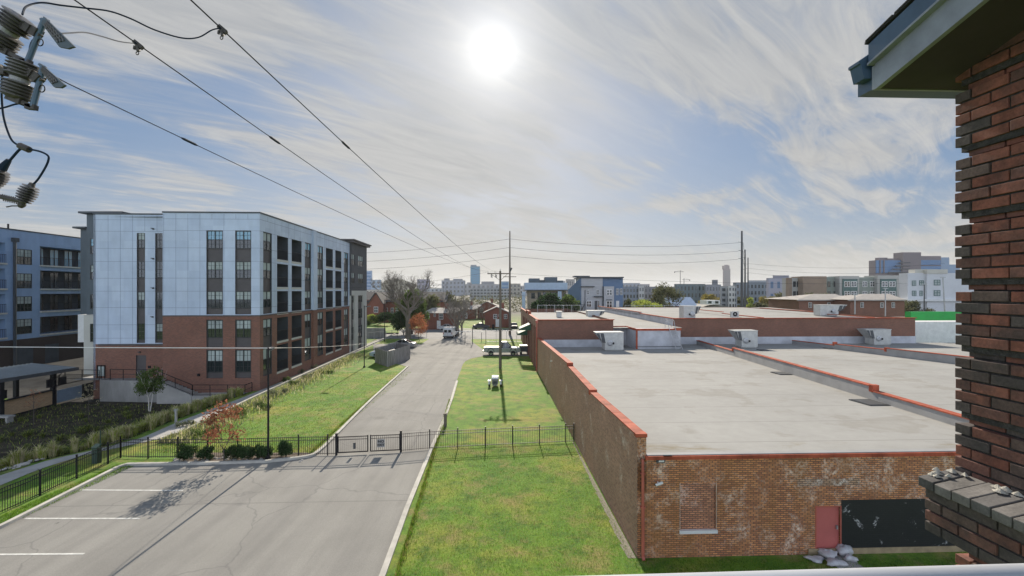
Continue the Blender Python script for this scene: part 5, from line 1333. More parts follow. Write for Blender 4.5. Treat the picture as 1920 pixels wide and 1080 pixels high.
# ------------------------------------------------------------------ pole equipment hanging at the upper left
DQ = 2.3; kq = DQ / F
def q3(px, py, dz=0.0): return at(px, py, DQ + dz)
M['porc'] = mat('grey_porcelain', (.1, .092, .085), .3, .15, 6); M['porc_lt'] = mat('pale_porcelain', (.33, .33, .33), .35, .1, 6); M['casting'] = mat('dark_casting', (.07, .06, .055), .6, .35, 20, .3); M['tubeblue'] = mat('fuse_tube', (.07, .12, .18), .45, .15, 8)
def cutout(c0, c1, r, lab, arm, tube0, tube1, shield):
    # ribbed twin-bell insulator, castings at the ends, fuse tube, mesh shield
    a, b = q3(*c0), q3(*c1); ax = (b - a).normalized(); L_ = (b - a).length
    T = Thing('cutout_insulator', lab, 'insulator', a, 0, 'pole-top cutouts at the upper left')
    R_ = r * kq; prof = []
    for h0 in (0.02, .56):
        for i in range(5):
            x = h0 + i * .082
            prof += [(R_ * .78, x), (R_ * 1.0, x + .022), (R_ * 1.0, x + .04), (R_ * .8, x + .06)]
        prof += [(R_ * .56, h0 + .42)]
        if h0 < .1: prof += [(R_ * .56, .54)]
    mb = MB(); mb.lathe([(0, 0)] + [(q, h * L_) for q, h in prof] + [(R_ * .5, L_ * .99), (0, L_)], a, ax, 24); T.part(mb, 'insulator_body', M['porc'], smooth=False)
    mb = MB(); mb.lathe([(R_ * .6, L_ * .45), (R_ * .6, L_ * .55)], a, ax, 20); T.part(mb, 'insulator_neck', M['porc_lt'])
    mb = MB(); t0, t1 = q3(*tube0), q3(*tube1); d = (t1 - t0)
    mb.tube([t0, t1], 5.0 * kq, 10); T.part(mb, 'fuse_tube', M['tubeblue'])
    mb = MB(); e0 = a + ax * (L_ * .06); 
    mid = q3(*arm)
    mb.bar(a + ax * L_ * .12 + (mid - a) * .32, mid, 20 * kq, 16 * kq); mb.bar(mid, t0.lerp(t1, .35), 15 * kq, 17 * kq); mb.bar(mid + V((0, 0, 5 * kq)), q3(arm[0] + 14, arm[1] + 10), 8 * kq, 6 * kq)
    T.part(mb, 'casting', M['casting']); mb = MB()
    mb.bar(b, t1, 9 * kq, 7 * kq); mb.bar(b - (t1 - b) * .3, b + (t1 - b) * .45, 15 * kq, 12 * kq); mb.bar(t1 - V((12 * kq, 0, 0)), t1 + V((6 * kq, 0, -2 * kq)), 9 * kq, 9 * kq)
    T.part(mb, 'foot_casting', M['casting'])
    mb = MB(); ring = t0.lerp(t1, .42) + V((9 * kq, -.01, -6 * kq)); mb.tube([ring + V((math.cos(i) * 5.5 * kq, 0, math.sin(i) * 6.5 * kq - 6 * kq)) for i in [j * math.pi / 8 for j in range(17)]], 1.0 * kq, 5); T.part(mb, 'pull_ring', M['black'])
    mb = MB(); s = [q3(*p_) for p_ in shield]
    nrm = (s[1] - s[0]).cross(s[3] - s[0]).normalized() * .012
    if nrm.y > 0: nrm = -nrm
    mb.prism(s, nrm, 0)
    c = sum(s, V()) / len(s); s = [s[0], s[4], s[3], s[1]]; e1 = (s[2] - s[0])
    for i in range(1, 7):
        for j in range(1, 4):
            f = i / 7; p_ = s[0].lerp(s[3], .1 + f * .75).lerp(s[1].lerp(s[2], .1 + f * .75), j / 4) + nrm * 1.15; mb.tube([p_ - e1.normalized() * 4.5 * kq, p_ + e1.normalized() * 4.5 * kq], 1.6 * kq, 5, 1)
    mb.bar(s[0] + (s[1] - s[0]) * .5, t0, 11 * kq, 9 * kq, 2)
    T.part(mb, 'arc_shield', [M['slate'], M['porc'], M['tubeblue']])
    return T
cutout((40, 30), (-8, 88), 26, 'upper ribbed grey cutout insulator with mesh shield at the top left corner', (62, 58), (84, 36), (52, 116), [(86, 33), (143, 89), (131, 93), (115, 90), (82, 46)])
cutout((46, 116), (28, 186), 24, 'lower ribbed grey cutout insulator with mesh shield under the first one', (66, 142), (82, 124), (62, 200), [(80, 121), (126, 161), (118, 166), (105, 165), (78, 132)])
def sq(pts, k=8): return smooth([q3(*p_) for p_ in pts], k)
def lead(pts, r, label, dz=0, m='cable', ends=None):
    P_ = sq(pts)
    mb = MB(); mb.tube(P_, r * .72 * kq, 7); single(mb, 'jumper_cable', label, 'cable', M[m], 'jumper cables at the pole top', loc=P_[0])
def along(P0, P1, pts, r, label):
    n_ = len(pts); P_ = smooth([at(p_[0], p_[1], P0 + (P1 - P0) * i / (n_ - 1)) for i, p_ in enumerate(pts)], 8); mb = MB(); mb.tube(P_, .0045 * r, 6); single(mb, 'jumper_cable', label, 'cable', M['cable'], 'jumper cables at the pole top', loc=P_[0])
def on(Wp, px):
    best = min(((abs(CX + a.lerp(b, i / 30).x / a.lerp(b, i / 30).y * F - px), a.lerp(b, i / 30)) for a, b in zip(Wp, Wp[1:]) for i in range(30)), key=lambda e_: e_[0]); return best[1]
c2, c1 = on(W2, 416), on(W1, 259)
pxy = lambda q: (CX + q.x / q.y * F, HZ - (q.z - H) / q.y * F)
along(DQ, c2.y, [(42, 27), (50, 12), (78, 5), (115, 10), (158, 15), (205, 21), (245, 35), (290, 56), (340, 71), (372, 70), (398, 56), pxy(c2)], 1.1, 'blue-black jumper cable looping along the top to the right wire clamp')
along(DQ, c1.y, [(100, 64), (130, 62), (160, 61), (190, 68), (225, 78), pxy(c1)], 1.0, 'short jumper cable from behind the shield to the left wire clamp')
lead([(4, 140), (3, 175), (6, 215), (14, 245), (24, 265), (40, 275)], 2.4, 'long drooping cable hanging down the left edge')
lead([(40, 275), (52, 279), (75, 284), (89, 291), (91, 299), (85, 314), (72, 335), (62, 346)], 2.4, 'bent cable from the splice down to the lower arrester')
lead([(42, 276), (33, 284), (20, 299), (8, 312), (-12, 330)], 3.0, 'cable running from the splice to the left arrester at the edge')
lead([(-10, 205), (10, 201), (26, 196), (38, 194)], 2.2, 'short cable from the left edge to the lower cutout foot')
lead([(69, 70), (60, 76), (55, 90), (54, 108)], 1.2, 'thin wire loop beside the upper fuse tube')
lead([(-10, 40), (0, 47), (8, 52), (12, 56)], 2.0, 'cable stub entering at the left edge behind the upper insulator')
mb = MB(); a, b = q3(37, 273), q3(55, 281); mb.tube([a, b], 6 * kq, 8); single(mb, 'cable_splice', 'greenish clamp joining the cables at the left edge', 'clamp', M['casting'])
for q, lab in ((c2, 'bronze clamp with hanging eye on the wire nearest the sun'), (c1, 'bronze clamp with hanging eye on the middle near wire')):
    k = q.y / F; T = Thing('wire_clamp', lab, 'clamp', q); mb = MB(); mb.bar(q + V((-5 * k, 0, 4 * k)), q + V((7 * k, .02, -6 * k)), 9 * k, 7 * k); mb.bar(q + V((0, 0, 2 * k)), q + V((3 * k, 0, -14 * k)), 5 * k); mb.bar(q + V((-4 * k, 0, -4 * k)), q + V((-5 * k, 0, -11 * k)), 3 * k); T.part(mb, 'body', M['casting'])
    mb = MB(); mb.tube([q + V((1 * k + math.cos(t_) * 2.6 * k, 0, -18 * k + math.sin(t_) * 3 * k)) for t_ in [j * math.pi / 6 for j in range(13)]], .9 * k, 5); T.part(mb, 'eye', M['casting'])
def arrester(a, b, r, lab, n=7):
    a, b = q3(*a), q3(*b); L_ = (b - a).length; ax = b - a; T = Thing('surge_arrester', lab, 'arrester', a, 0, 'surge arresters at the left edge')
    mb = MB(); prof = [(0, 0), (r * .35 * kq, 0)]
    for i in range(n):
        x = L_ * (.04 + .92 * i / n); st = L_ * .92 / n; q = r * kq * (.75 + .25 * math.sin(math.pi * (i + .8) / n)); prof += [(r * .38 * kq, x), (q, x + st * .25), (q, x + st * .36), (r * .38 * kq, x + st * .5)]
    mb.lathe(prof + [(r * .3 * kq, L_), (0, L_)], a, ax, 18); T.part(mb, 'sheds', M['porc'])
    mb = MB(); mb.lathe([(r * .28 * kq, -L_ * .14), (r * .34 * kq, 0)], a, ax, 8); mb.lathe([(r * .4 * kq, L_), (r * .4 * kq, L_ * 1.12), (r * .2 * kq, L_ * 1.25)], a, ax, 8); T.part(mb, 'cap', M['casting'])
arrester((59, 348), (42, 381), 15, 'grey ribbed surge arrester at the end of the bent cable')
arrester((2, 318), (-18, 350), 17, 'dark surge arrester cut by the left edge of the picture')
mb = MB(); mb.tube([q3(17, 300), q3(3, 317)], [4 * kq, 7.5 * kq], 8); single(mb, 'cable_boot', 'tapered black boot above the left edge arrester', 'cable boot', M['cable'])
mb = MB(); mb.tube([q3(-10, 366), q3(14, 372), q3(40, 377)], 4.2 * kq, 8)
for i in range(7): p = q3(6 + i * 4, 370 + i * .9); mb.tube([p + V((-1 * kq, 0, 6 * kq)), p + V((1 * kq, 0, -7 * kq))], 1.0 * kq, 5)
mb.tube([q3(36, 386), q3(22, 386), q3(12, 388)], 1.3 * kq, 5); single(mb, 'arrester_bracket', 'dark spiky bracket arm reaching to the lower arrester', 'bracket', M['casting'])
mb = MB(); mb.bar(q3(-12, 132), q3(14, 136), 14 * kq, 12 * kq); mb.bar(q3(-10, 128), q3(6, 126), 8 * kq); mb.bar(q3(14, 136), q3(28, 140), 5 * kq); single(mb, 'mounting_bracket', 'rusty bracket behind the lower cutout at the left edge', 'bracket', M['casting'])
# ------------------------------------------------------------------ vehicles and yard things
def carpaint(name, c, metal=.4):
    n = NT(name); n.col(c); n.rough(.28, metal); n.b.inputs['Coat Weight'].default_value = .6; n.b.inputs['Coat Roughness'].default_value = .06
    d = n.ramp(n.noise(3, 4, .6), [(.3, shade(c, .9)), (.7, shade(c, 1.05))]); n.col(d); return n.mat
M['silver'] = carpaint('silver_car_paint', (.33, .34, .36)); M['palecar'] = carpaint('pale_blue_car_paint', (.42, .5, .62)); M['whitecar'] = carpaint('white_car_paint', (.68, .69, .7), 0.0)
M['chrome'] = mat('chrome_trim', (.5, .5, .5), .25, .1, metal=.9); M['tail'] = mat('red_tail_lens', (.3, .02, .015), .25, .1); M['headl'] = mat('clear_lens', (.6, .6, .6), .15, .1)
def wheels(T, L_, wb, tr, r, w):
    for sx in (-1, 1):
        for sy in (-1, 1):
            c = V((sx * wb / 2, sy * tr / 2, r)); mb = MB(); mb.lathe([(0, -w / 2), (r * .62, -w / 2), (r * .94, -w / 2), (r, -w * .3), (r, w * .3), (r * .94, w / 2), (r * .62, w / 2), (0, w / 2)], c, (0, 1, 0), 20)
            o = T.part(mb, 'wheel', M['rubber']); mb = MB(); q = sy * (w / 2 + .004)
            mb.lathe([(0, 0), (r * .6, 0), (r * .62, .012), (r * .2, .012), (0, .03)], c + V((0, q, 0)), (0, sy, 0), 14); T.part(mb, 'rim', M['chrome'], o)
def hull(mb, prof, ys, mi=0):
    # prof: outline (x, z) of each half slice; ys: list of (y, scale_in_z_top, inset) slices
    n = len(prof); base = len(mb.v)
    for y, ins, dzt in ys:
        for x, z in prof: mb.v.append((x * (1 - ins), y, z - dzt * (z > .5)))
    for i in range(len(ys) - 1):
        for k in range(n):
            k2 = (k + 1) % n; mb.f.append((base + i * n + k, base + i * n + k2, base + (i + 1) * n + k2, base + (i + 1) * n + k)); mb.m.append(mi)
    mb.f.append(tuple(base + k for k in reversed(range(n)))); mb.m.append(mi); mb.f.append(tuple(base + (len(ys) - 1) * n + k for k in range(n))); mb.m.append(mi)
def sedan(loc, rz, label, paint, L_=4.7, hatch=False):
    T = Thing('parked_car', label, 'car', loc, rz, 'cars parked by the plank enclosure', local=True)
    h = L_ / 2; w_ = .9
    prof = [(-h, .45), (-h + .05, .3), (-h + .5, .2), (h - .5, .2), (h - .05, .3), (h, .5), (h - .03, .82), (h - .35, .95), (h * .62, .98), (-h * .52, .93), (-h + .25, .74), (-h + .03, .62)]
    if hatch: prof = [(-h, .45), (-h + .05, .3), (-h + .5, .2), (h - .4, .2), (h - .05, .3), (h, .55), (h - .03, .95), (h - .15, 1.0), (h * .5, 1.0), (-h * .5, .97), (-h + .25, .8), (-h + .03, .66)]
    mb = MB(); hull(mb, prof, [(-w_, .03, .05), (-w_ + .08, .005, 0), (0, 0, -.015), (w_ - .08, .005, 0), (w_, .03, .05)]); T.part(mb, 'body', paint, smooth=False, bev=.03)
    f0, f1, r0, r1 = (-h * .5, -h * .12, h * .28, h * .68) if not hatch else (-h * .52, -h * .18, h * .62, h * .93)
    zt = 1.43 if not hatch else 1.5
    gp = [(f0, .93), (f1, zt), (r0, zt), (r1, .96)]
    mb = MB(); n0 = len(mb.v)
    for y, i_ in ((-w_ + .08, 0), (w_ - .08, 0)): mb.v += [(x, y, z) for x, z in gp]
    mb.v = []
    for s in (-1, 1):
        for (x, z), yy in zip(gp, (w_ - .07, w_ - .26, w_ - .26, w_ - .07)): mb.v.append((x, s * yy, z))
    mb.f += [(0, 1, 2, 3), (7, 6, 5, 4), (0, 4, 5, 1), (2, 6, 7, 3)]; mb.m += [0] * 4; T.part(mb, 'windows', M['glass_car'])
    mb = MB(); hull(mb, [(f1 - .04, zt - .02), (f1 + .1, zt + .035), (r0 - .1, zt + .035), (r0 + .04, zt - .02)], [(-w_ + .24, 0, .0), (0, 0, -.02), (w_ - .24, 0, 0)])
    for s in (-1, 1):
        for a, b in ((gp[0], gp[1]), (gp[3], gp[2])): mb.bar((a[0], s * (w_ - .065), a[1]), (b[0], s * (w_ - .25), b[1]), .06)
        m_ = (f1 + r0) / 2; mb.bar((m_, s * (w_ - .06), .95), (m_, s * (w_ - .25), zt), .07)
    T.part(mb, 'roof', paint)
    wheels(T, L_, L_ * .58, 1.56, .33, .2)
    for s in (-1, 1):
        mb = MB(); mb.box((-h + .12, s * .62, .66), (.22, .34, .13)); T.part(mb, 'headlight', M['headl'], bev=.02)
        mb = MB(); mb.box((h - .06, s * .66, .8), (.12, .3, .15)); T.part(mb, 'tail_light', M['tail'], bev=.02)
        mb = MB(); mb.box((f0 + .35, s * .98, 1.0), (.14, .16, .11)); T.part(mb, 'mirror', paint, bev=.02)
    return T
k = g(752, 653); sedan(V((k.x, k.y + .9, 0)), math.radians(-4), 'silver sedan parked side-on behind the plank enclosure', M['silver'], 4.75)
k = g(716, 671); sedan(V((k.x, k.y + 1.2, 0)), math.radians(8), 'pale blue hatchback half hidden behind the plank enclosure', M['palecar'], 4.1, True)
# pickup seen from its right side, facing right
k = g(941, 667); T = Thing('pickup_truck', 'silver-white pickup truck parked on the apron by the warehouse', 'pickup truck', V((k.x, k.y + .95, 0)), math.radians(1), local=True)
L_ = 5.6; h = L_ / 2; w_ = .96
mb = MB(); hull(mb, [(-h, .55), (-h, .98), (-.15, 1.0), (-.15, .98), (h * .42, 1.0), (h - .15, .98), (h, .8), (h, .5), (h - .4, .38), (-h + .5, .4)], [(-w_, .012, .05), (-w_ + .07, 0, 0), (w_ - .07, 0, 0), (w_, .012, .05)]); T.part(mb, 'body', M['silver'], bev=.03)
mb = MB(); mb.box((-h * .55, 0, 1.03), (h * .82, w_ * 1.7, .06)); T.part(mb, 'bed', M['darkgrey'])
mb = MB(); mb.v = []; gp = [(-.2, 1.0), (-.08, 1.62), (.72, 1.65), (1.5, 1.02)]
for s in (-1, 1):
    for (x, z), yy in zip(gp, (w_ - .06, w_ - .2, w_ - .2, w_ - .06)): mb.v.append((x, s * yy, z))
mb.f += [(0, 1, 2, 3), (7, 6, 5, 4), (0, 4, 5, 1), (2, 6, 7, 3), (1, 5, 6, 2)]; mb.m += [0] * 5; T.part(mb, 'windows', M['glass_car'])
mb = MB(); mb.box((.32, 0, 1.67), (.92, 1.5, .07))
for s in (-1, 1):
    mb.bar((1.5, s * .91, 1.02), (.74, s * .76, 1.66), .09); mb.bar((-.2, s * .91, 1.0), (-.09, s * .76, 1.66), .3, .07); mb.bar((.62, s * .9, 1.0), (.6, s * .76, 1.63), .1)
T.part(mb, 'cab_roof', M['silver'], bev=.03)
wheels(T, L_, 3.4, 1.66, .4, .26)
for s in (-1, 1):
    for x in (-1.7, 1.7):
        mb = MB(); mb.tube([(x + .52 * math.cos(a), s * (w_ - .01), .4 + .52 * math.sin(a)) for a in [math.pi * i / 10 for i in range(11)]], .05, 5); T.part(mb, 'wheel_arch', M['darkgrey'])
    mb = MB(); mb.box((-h + .02, s * .84, .85), (.1, .16, .32)); T.part(mb, 'tail_light', M['tail'])
    mb = MB(); mb.box((h - .08, s * .7, .82), (.2, .4, .16)); T.part(mb, 'headlight', M['headl'])
    mb = MB(); mb.box((1.15, s * 1.05, 1.12), (.12, .2, .2)); T.part(mb, 'mirror', M['black'])
mb = MB(); mb.box((-h - .07, 0, .52), (.16, 1.8, .18)); mb.box((h + .05, 0, .5), (.16, 1.85, .22)); T.part(mb, 'bumper', M['chrome'], bev=.03)
for o_ in kids(T.o):
    if not o_.name.startswith('wheel') or o_.name.startswith('wheel_arch'): o_.scale = (1, 1, 1.22)
# white van from behind
k = g(841, 635); T = Thing('delivery_van', 'white van driving away up the drive towards the street', 'van', V((k.x, k.y + 2.6, 0)), math.radians(90 - 4), local=True)
L_ = 5.4; h = L_ / 2; w_ = .98
mb = MB(); hull(mb, [(-h, .45), (-h + .02, 1.9), (-h + .2, 2.25), (h * .35, 2.25), (h * .62, 1.55), (h * .97, 1.1), (h, .5)], [(-w_, .005, .1), (-w_ + .1, 0, 0), (w_ - .1, 0, 0), (w_, .005, .1)]); T.part(mb, 'body', M['whitecar'], bev=.04)
mb = MB()
for s in (-1, 1): mb.box((-h + .012, s * .43, 1.55), (.05, .6, .55))
T.part(mb, 'rear_window', M['glass_car'])
mb = MB(); mb.box((-h - .02, 0, 1.1), (.03, .02, 1.5)); mb.box((-h - .06, 0, .45), (.14, 1.9, .2)); T.part(mb, 'bumper', M['darkgrey'])
for s in (-1, 1):
    mb = MB(); mb.box((-h + .0, s * .9, 1.15), (.06, .12, .5)); T.part(mb, 'tail_light', M['tail'])
    mb = MB(); mb.box((h * .45, s * 1.12, 1.35), (.1, .25, .3)); T.part(mb, 'mirror', M['black'])
    mb = MB(); mb.box((h * .3, s * (w_ + .002), 1.65), (.9, .02, .5)); T.part(mb, 'side_window', M['glass_car'])
mb = MB(); mb.box((-h - .01, 0, .8), (.02, .5, .14)); T.part(mb, 'plate', M['white'])
wheels(T, L_, 3.3, 1.7, .36, .24)
# plank enclosure
cn = g(727, 688); cl = g(704, 680); cr = g(768, 673); hz = (688 - 659) / F * cn.y
T = Thing('plank_enclosure', 'grey weathered plank enclosure on the lawn beside the drive', 'enclosure', cn)
bk = cl + (cr - cn); mb = MB()
def planks(a, b):
    L_ = (b - a).length; k = int(L_ / .14); d = (b - a) / k; nr = V((d.y, -d.x, 0)).normalized()
    for i in range(k):
        r_ = rnd.uniform(-.015, .015); mb.ob(a + d * i + nr * r_, d * .96, nr * .025, V((0, 0, hz + rnd.uniform(-.04, .03))))
for a, b in ((cl, cn), (cn, cr), (cr, bk), (bk, cl)): planks(a, b)
T.part(mb, 'plank_wall', M['wood'])
mb = MB()
for a, b in ((cl, cn), (cn, cr), (cr, bk), (bk, cl)):
    mb.bar(a + V((0, 0, hz * .25)), b + V((0, 0, hz * .25)), .06, .1); mb.bar(a + V((0, 0, hz * .85)), b + V((0, 0, hz * .85)), .06, .1); mb.bar(a, a + V((0, 0, hz + .05)), .13)
T.part(mb, 'frame', M['wood'])
mb = MB(); c = (cl + cr) / 2; dn = (cr - cn).normalized(); dm = (cl - cn).normalized(); mb.ob(c - dn * 1.0 - dm * .6, dn * 2.0, dm * 1.3, V((0, 0, 1.5))); single(mb, 'dumpster', 'dark dumpster inside the plank enclosure', 'dumpster', M['darkgrey'], bev=.03)
# dark container by the warehouse
a = g(975, 665); mb = MB(); mb.ob(a + V((0, 0, .45)), V((1.5, 0, 0)), V((0, 1.6, 0)), V((0, 0, .85))); mb.ob(a + V((-.04, -.04, 1.3)), V((1.58, 0, 0)), V((0, 1.68, 0)), V((0, 0, .1)))
for x in (.15, 1.3): mb.tube([a + V((x, 0, .22)), a + V((x, 1.5, .22))], .2, 10)
for i in range(4): mb.ob(a + V((.1 + i * .38, -.03, .5)), V((.08, 0, 0)), V((0, .03, 0)), V((0, 0, .75)))
single(mb, 'waste_container', 'dark wheeled container between the pickup nose and the warehouse', 'container', M['darkgrey'])
# small towed machine on the lawn
p = g(928, 727); T = Thing('utility_trailer', 'small white-topped trailer with two fenders on the lawn by the pole', 'trailer', p + V((0, .6, 0)))
kk = p.y / F; c = p + V((0, .6, 0))
mb = MB(); mb.prism([c + V((-.33, -.55, .38)), c + V((.33, -.55, .38)), c + V((.33, .6, .38)), c + V((-.33, .6, .38))], (0, 0, .5)); mb.box(c + V((0, .0, .3)), (.5, 1.5, .12)); T.part(mb, 'body', mat('grey_sheet', (.22, .22, .2), .6, .3, 5))
mb = MB(); mb.prism([c + V((-.38, -.58, .88)), c + V((.38, -.58, .88)), c + V((.34, -.2, 1.08)), c + V((-.34, -.2, 1.08))], (0, .75, 0)); mb.box(c + V((0, .1, .95)), (.72, 1.0, .16)); T.part(mb, 'lid', M['white'], bev=.03)
for s in (-1, 1):
    w0 = c + V((s * .6, 0, .3)); mb = MB(); mb.tube([w0 + V((0, .42 * math.cos(a), .34 * math.sin(a))) for a in [math.pi * i / 8 for i in range(9)]], .1, 4); mb.box(w0 + V((0, 0, .33)), (.3, .7, .05)); T.part(mb, 'fender', M['white'])
    mb = MB(); mb.lathe([(0, -.1), (.3, -.1), (.31, 0), (.3, .1), (0, .1)], w0, (1, 0, 0), 16); T.part(mb, 'wheel', M['rubber'])
mb = MB(); mb.bar(c + V((0, -.5, .3)), c + V((0, -.62, .12)), .1); mb.bar(c + V((0, .5, .35)), c + V((0, 2.0, .4)), .09); mb.box(c + V((0, -.57, .55)), (.4, .04, .25)); T.part(mb, 'drawbar', M['darkgrey'])
# white swing barrier across the drive mouth
gp0 = g(853, 640); T = Thing('pipe_barrier', 'white pipe barrier on dark posts at the drive mouth by the van', 'barrier', g(886, 642))
zb_ = lambda p, y: H - (y - HZ) / F * p.y
mb = MB()
a, b = g(853, 640), g(911, 640); mb.bar(V((a.x, a.y, zb_(a, 622))), V((b.x, b.y, zb_(b, 622))), .12); T.part(mb, 'rail', M['white'])
mb = MB()
for px, top, base in ((886, 612, 645), (872, 623, 643), (903, 623, 640), (911, 618, 643)):
    q = g(px, base); mb.bar(q, V((q.x, q.y, zb_(q, top))), .13 if px == 886 else .09); T.part(mb, 'post', M['darkgrey']); mb = MB()
# chain-link fence bits by the verge
def chain(label, pts, h, n_):
    T = Thing('chain_fence', label, 'fence', pts[0], 0, 'wire mesh fences far off'); mp, mr = MB(), MB()
    for a, b in zip(pts, pts[1:]):
        for z in (h, .08): mr.bar(a + V((0, 0, z)), b + V((0, 0, z)), .05)
        for i in range(n_ + 1): p = a.lerp(b, i / n_); mp = MB(); mp.bar(p, p + V((0, 0, h + .05)), .07); T.part(mp, 'post', M['steel'])
        L_ = (b - a).length; m_ = int(L_ / .5)
        for i in range(m_): p = a.lerp(b, (i + .5) / m_); mr.bar(p, p + V((0, 0, h)), .012)
    T.part(mr, 'rails', M['steel'])
chain('wire mesh fence on the verge right of the pipe barrier', [g(911, 641), g(988, 641)], 2.2, 4)
chain('wire mesh fence between the silver sedan and the street', [g(690, 640), g(745, 634), g(800, 634)], 1.7, 5)
chain('wire mesh fence along the far roof edge before the evergreens', [V((at(1008, 0, 82).x, 82, 5.6)), V((at(1088, 0, 82).x, 82, 5.6))], 1.8, 5)
chain('wire mesh fence along the far roof edge before the round hedge', [V((at(1172, 0, 100).x, 100, 4.6)), V((at(1264, 0, 100).x, 100, 4.6))], 2.2, 5)
p = g(925, 617); mb = MB(); mb.tube([p, p + V((0, 0, .2)), p + V((0, 0, 1.1))], [.3, .34, .3], 8); mb.lathe([(.32, 1.1), (.3, 1.2), (0, 1.25)], p, n=8); single(mb, 'waste_bin', 'small dark bin at the edge of the street', 'bin', M['black'])
# ------------------------------------------------------------------ plants
nr = np.random.default_rng(5)
LM = {}
LM['red'] = leafmat('red_leaves', (.34, .15, .09), .4, .4, 3); LM['orange'] = leafmat('orange_leaves', (.46, .2, .11), .35, .4, 2)
LM['green'] = leafmat('green_leaves', (.11, .16, .05), .45, .4); LM['dark'] = leafmat('dark_green_leaves', (.05, .09, .038), .45, .3)
LM['olive'] = leafmat('olive_leaves', (.14, .145, .075), .4, .35, .6); LM['yellow'] = leafmat('yellow_leaves', (.3, .25, .06), .35, .35, .8)
LM['lime'] = leafmat('yellow_green_leaves', (.36, .42, .09), .4, .4); LM['pale'] = leafmat('pale_grey_green_leaves', (.17, .19, .12), .4, .3)
LM['straw'] = leafmat('straw_grass', (.66, .6, .38), .35, .45, 2); LM['blade'] = leafmat('grass_blade', (.17, .31, .025), .4, .45, 2)
LM['twig'] = M['bark']
def leafcloud(mb, cs, n, size, flat=.0, mi=0, shell=.55):
    # n leaf quads scattered through ellipsoid clumps cs = [(center, (rx, ry, rz))]
    vol = np.array([c[1][0] * c[1][1] * c[1][2] for c in cs]) ** .7; pk = nr.choice(len(cs), n, p=vol / vol.sum())
    d = nr.normal(size=(n, 3)); d /= np.linalg.norm(d, axis=1)[:, None]; r = (shell + (1 - shell) * nr.random(n)) * (1 - .25 * nr.random(n) ** 3)
    r = np.where(nr.random(n) < .3, nr.random(n) ** .5, r)
    C_ = np.array([tuple(c[0]) for c in cs])[pk]; R_ = np.array([c[1] for c in cs])[pk]
    p = C_ + d * r[:, None] * R_
    a = nr.normal(size=(n, 3)); a /= np.linalg.norm(a, axis=1)[:, None]; b = nr.normal(size=(n, 3)); b -= (a * b).sum(1)[:, None] * a; b /= np.linalg.norm(b, axis=1)[:, None]
    s = size * (.6 + .8 * nr.random(n))[:, None]
    q = np.stack([p - a * s, p - b * s * .5, p + a * s, p + b * s * .5], 1).reshape(-1, 3)
    n0 = len(mb.v); mb.v += q.tolist(); mb.f += [(n0 + 4 * i, n0 + 4 * i + 1, n0 + 4 * i + 2, n0 + 4 * i + 3) for i in range(n)]; mb.m += [mi] * n
def branch(mb, p, d, L_, r, depth, spread=.6, tips=None, n=4, seg=3, up=.12, minr=.012, kmin=2, kmax=3):
    pts = [p]; dd = d.copy()
    for i in range(seg):
        dd = (dd + V((rnd.gauss(0, .13), rnd.gauss(0, .13), rnd.gauss(0, .1) + up * .5))).normalized(); pts.append(pts[-1] + dd * L_ / seg)
    mb.tube(pts, [max(minr, r * (1 - .45 * i / seg)) for i in range(seg + 1)], n, 0, False)
    if depth == 0:
        if tips is not None: tips.append(pts[-1])
        return
    for k in range(rnd.randint(kmin, kmax)):
        t_ = rnd.uniform(.55, 1.0) if k else 1.0
        q = pts[min(seg, max(1, int(t_ * seg)))]
        ax = V((rnd.gauss(0, 1), rnd.gauss(0, 1), rnd.gauss(0, .6))).normalized(); nd = (dd + ax * spread * rnd.uniform(.7, 1.3) + V((0, 0, up))).normalized()
        branch(mb, q, nd, L_ * rnd.uniform(.6, .85), r * .58, depth - 1, spread, tips, max(3, n - 1) if depth < 3 else n, seg, up, minr, kmin, kmax)
def tree(name, label, base, h, cr, crown, leaf, nleaf, lsize, trunk_h=.35, m_trunk='bark', group=None, depth=3, rtrunk=None, cat='tree', loc=None, clump=9, seedv=1):
    rnd.seed(seedv); T = Thing(name, label, cat, base, 0, group); mb = MB(); tips = []
    r = rtrunk or h * .022; b = V(base)
    mb.tube([b - V((0, 0, .1)), b + V((0, 0, h * trunk_h * .5)), b + V((rnd.uniform(-.02, .02) * h, 0, h * trunk_h))], [r * 1.25, r, r * .85], 7)
    top = b + V((0, 0, h * trunk_h))
    for k in range(4):
        a = k * 1.57 + rnd.uniform(-.4, .4); branch(mb, top - V((0, 0, h * .05 * k * trunk_h)), V((math.cos(a) * .6, math.sin(a) * .6, .8)).normalized(), h * (1 - trunk_h) * .42, r * .6, depth - 1, .55, tips, 4, 3, .1, h * .0016)
    T.part(mb, 'trunk', M[m_trunk])
    if nleaf:
        cs = []
        zc = b.z + h * (trunk_h + 1) / 2 + h * .02; hz_ = h * (1 - trunk_h) / 2
        for i in range(clump):
            a = rnd.uniform(0, 6.28); e = rnd.uniform(-.85, .85); rr = math.sqrt(1 - e * e) * rnd.uniform(.35, .75)
            k = rnd.uniform(.3, .5); cs.append((V((b.x + cr * rr * math.cos(a), b.y + cr * rr * math.sin(a), zc + hz_ * e * .72)), (cr * k, cr * k, hz_ * k * .9)))
        mb = MB(); leafcloud(mb, cs, nleaf, lsize, shell=.3); T.part(mb, 'crown', LM[leaf])
    return T
# red-leaved young tree behind the fence
p = g(420, 866); tree('young_tree', 'small red-leaved tree among the boxwood shrubs by the lot', V((p.x, p.y, 0)), H - (752 - HZ) / F * p.y, 1.15, None, 'red', 1250, .075, .2, seedv=4, rtrunk=.035, clump=17)
p = g(786, 640); tree('young_tree', 'coral-red leaved tree on the verge left of the white van', V((p.x, p.y, 0)), 5.8, 2.0, None, 'orange', 2600, .12, .12, seedv=8, rtrunk=.06, clump=22)
